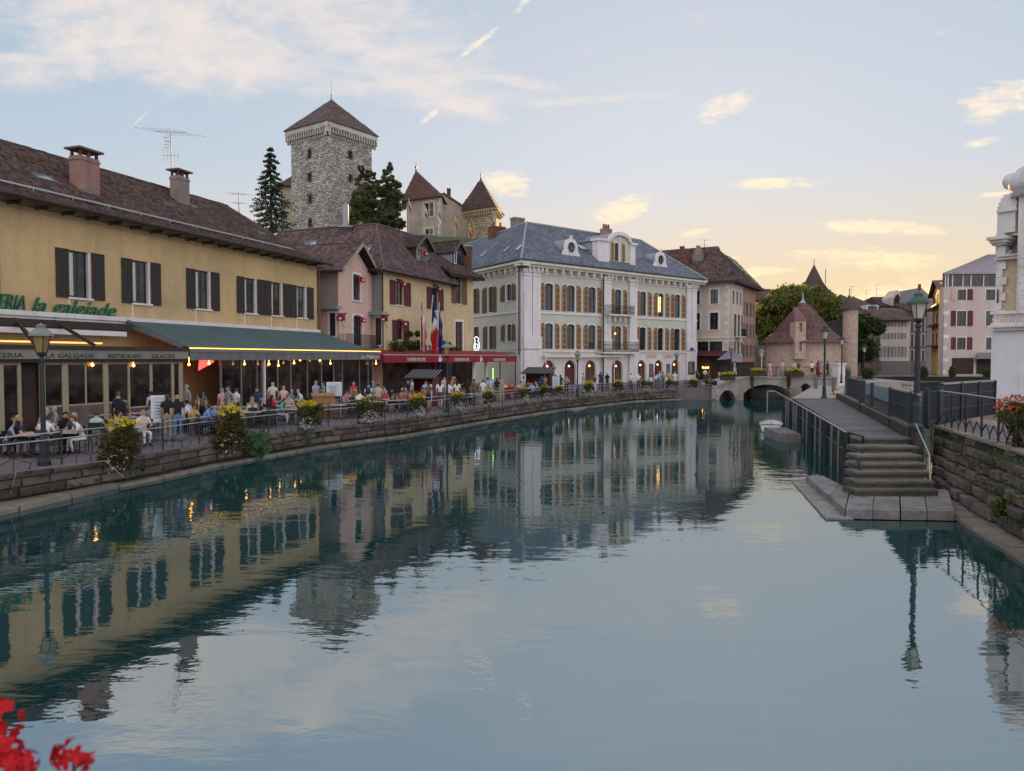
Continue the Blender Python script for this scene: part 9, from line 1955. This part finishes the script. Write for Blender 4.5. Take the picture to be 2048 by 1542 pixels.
p = street(986, 4.0); b = MB(); b.tube((p.x, p.y, p.z + 1.65), (p.x, p.y, p.z + 2.45), .022, n=6); solo('light_tube', b, M['glow_g'], 'thin upright green glowing tube in the crowd by the red awning', 'light tube')
# poles in front of the hotel awning box
for x in (741, 1268): q = w2(x, 1150); Pp = PY(q[0], 700, FW.pt(FW.at(q[0]), 1.9, 0)[1]); b = MB(); b.tube((Pp.x, Pp.y, .95), (Pp.x, Pp.y, 4.3), .045, n=6); solo('awning_pole', b, M['cream_st'], 'thin pale pole %s' % ('before the first arch of the green building' if x < 900 else 'before the fourth arch of the green building'), 'pole')
# ---- bicycles
def mk_bike():
    r = thing('bicycle', 'x', 'bicycle', (0, 0, 0))
    for x in (-.52, .52):
        b = MB(); q = [(x + .33 * math.cos(t), 0, .34 + .33 * math.sin(t)) for t in np.linspace(0, 2 * math.pi, 19)]; b.path(q, .018, 4); w = part('wheel', b, M['black'], r); b = MB()
        for k in range(8): t = k * math.pi / 4; b.tube((x, 0, .34), (x + .32 * math.cos(t), 0, .34 + .32 * math.sin(t)), .003, n=3)
        part('spokes', b, M['steel'], w)
    b = MB(); A, B_, C_, D_ = (-.52, 0, .34), (-.08, 0, .30), (-.22, 0, .82), (.36, 0, .84); b.path([A, B_, C_, A], .015, 5); b.path([C_, D_, B_], .016, 5); b.path([(.52, 0, .34), D_, (.33, 0, .98)], .014, 5); part('frame', b, M['iron_b'], r)
    b = MB(); b.tube((.33, -.27, 1.0), (.33, .27, 1.0), .014, n=5); part('handlebar', b, M['steel'], r); b = MB(); b.abox(-.34, -.1, -.06, .06, .9, .95); part('saddle', b, M['black'], r); remember(r); return r
bk_ = mk_bike()
for px, d, rz, lb in ((1250, 1.1, 15, 'bicycle with its front wheel toward the water, left of the pair'), (1262, 1.0, 40, 'bicycle leaning at the railing, right of the pair'), (1328, 1.2, 20, 'bicycle parked beyond the pale flowered planter'), (1150, 1.0, 10, 'bicycle half hidden beside the lamp by the tall white planter'), (1377, 1.0, 25, 'bicycle at the end corner of the green building')):
    p = street(px, d); dup(bk_, tuple(p), R(rz), lb, None, 'bicycles parked along the railing')
for c in list(bk_.children):
    for k in list(c.children): bpy.data.objects.remove(k)
    bpy.data.objects.remove(c)
bpy.data.objects.remove(bk_)
# ---- small white boat and narrow landing
p = PZ(1541, 866, 0); r = thing('rowing_boat', 'small white boat moored against the gangway wall', 'boat', (p.x, p.y, 0), R(-20)); b = MB(); L_, nW = 3.6, 10; rows_ = []
for i in range(nW + 1):
    t = i / nW; w = .62 * (math.sin(math.pi * min(1, .22 + t * .78)) ** .6 if t < 1 else 0) * (1 if t < .98 else .2); rows_.append([(-w, L_ * t, .38 + .12 * t), (-w * .8, L_ * t, .05), (0, L_ * t, -.08), (w * .8, L_ * t, .05), (w, L_ * t, .38 + .12 * t)])
for a, b_ in zip(rows_, rows_[1:]):
    for j in range(4): b.add([a[j], a[j + 1], b_[j + 1], b_[j]], [(0, 1, 2, 3)])
b.add(rows_[0], [(0, 1, 2, 3, 4)]); part_local('hull', b, M['white'], r); b = MB(); b.path([x[0] for x in rows_], .03, 4); b.path([x[4] for x in rows_], .03, 4); part_local('gunwale', b, M['frame_g'], r)
for t in (.3, .6): b = MB(); b.abox(-.5, .5, L_ * t - .12, L_ * t + .12, .26, .3); part_local('thwart', b, M['wood_g'], r)
b = MB(); q = [PZ(1114, 817, .1), PZ(1150, 820, .1), PZ(1195, 807, .1), PZ(1190, 803, .1)]; b.hprism([(p.x, p.y) for p in q], -.5, .1); solo('landing_ledge', b, M['slab_st'], 'thin pale landing ledge at the water below the lamp by the green building', 'ledge')
b = MB(); e_ = edge_at(30); b.path([(e_.x, e_.y - .3, .35), (e_.x + .1, e_.y - .2, .95), (e_.x + 1.6, e_.y + 1.6, 1.0), (e_.x + 2.0, e_.y + 1.9, .45)], .014, 5); solo('mooring_rail', b, M['frame_g'], 'low pale handrail bent over the quay edge at the far left', 'handrail')
# cars and rubbish on the far bank stay as vague shapes in the photo; shrubs on it
for px, w, lb in ((1690, 12, 'white flowering shrub in planters left of the dark leafy tree'), (1735, 16, 'grey green shrub below the dark leafy tree'), (1846, 9, 'brown bush right of the white shuttered house'), (1905, 5, 'small dark shrub at the left corner of the rose building'), (1975, 12, 'round shrub before the rose building ground floor')):
    Y = 96 if px > 1740 else 90; c = PY(px, 741, Y); free_plant('bank_shrub', lb, 'shrub', (c.x, Y, 2.3), [('foliage', (0, 0, 0), (w / F * Y, .6, .75), 700, .13, M['ivy'] if px != 1690 else M['leaf_pale'], .3)])
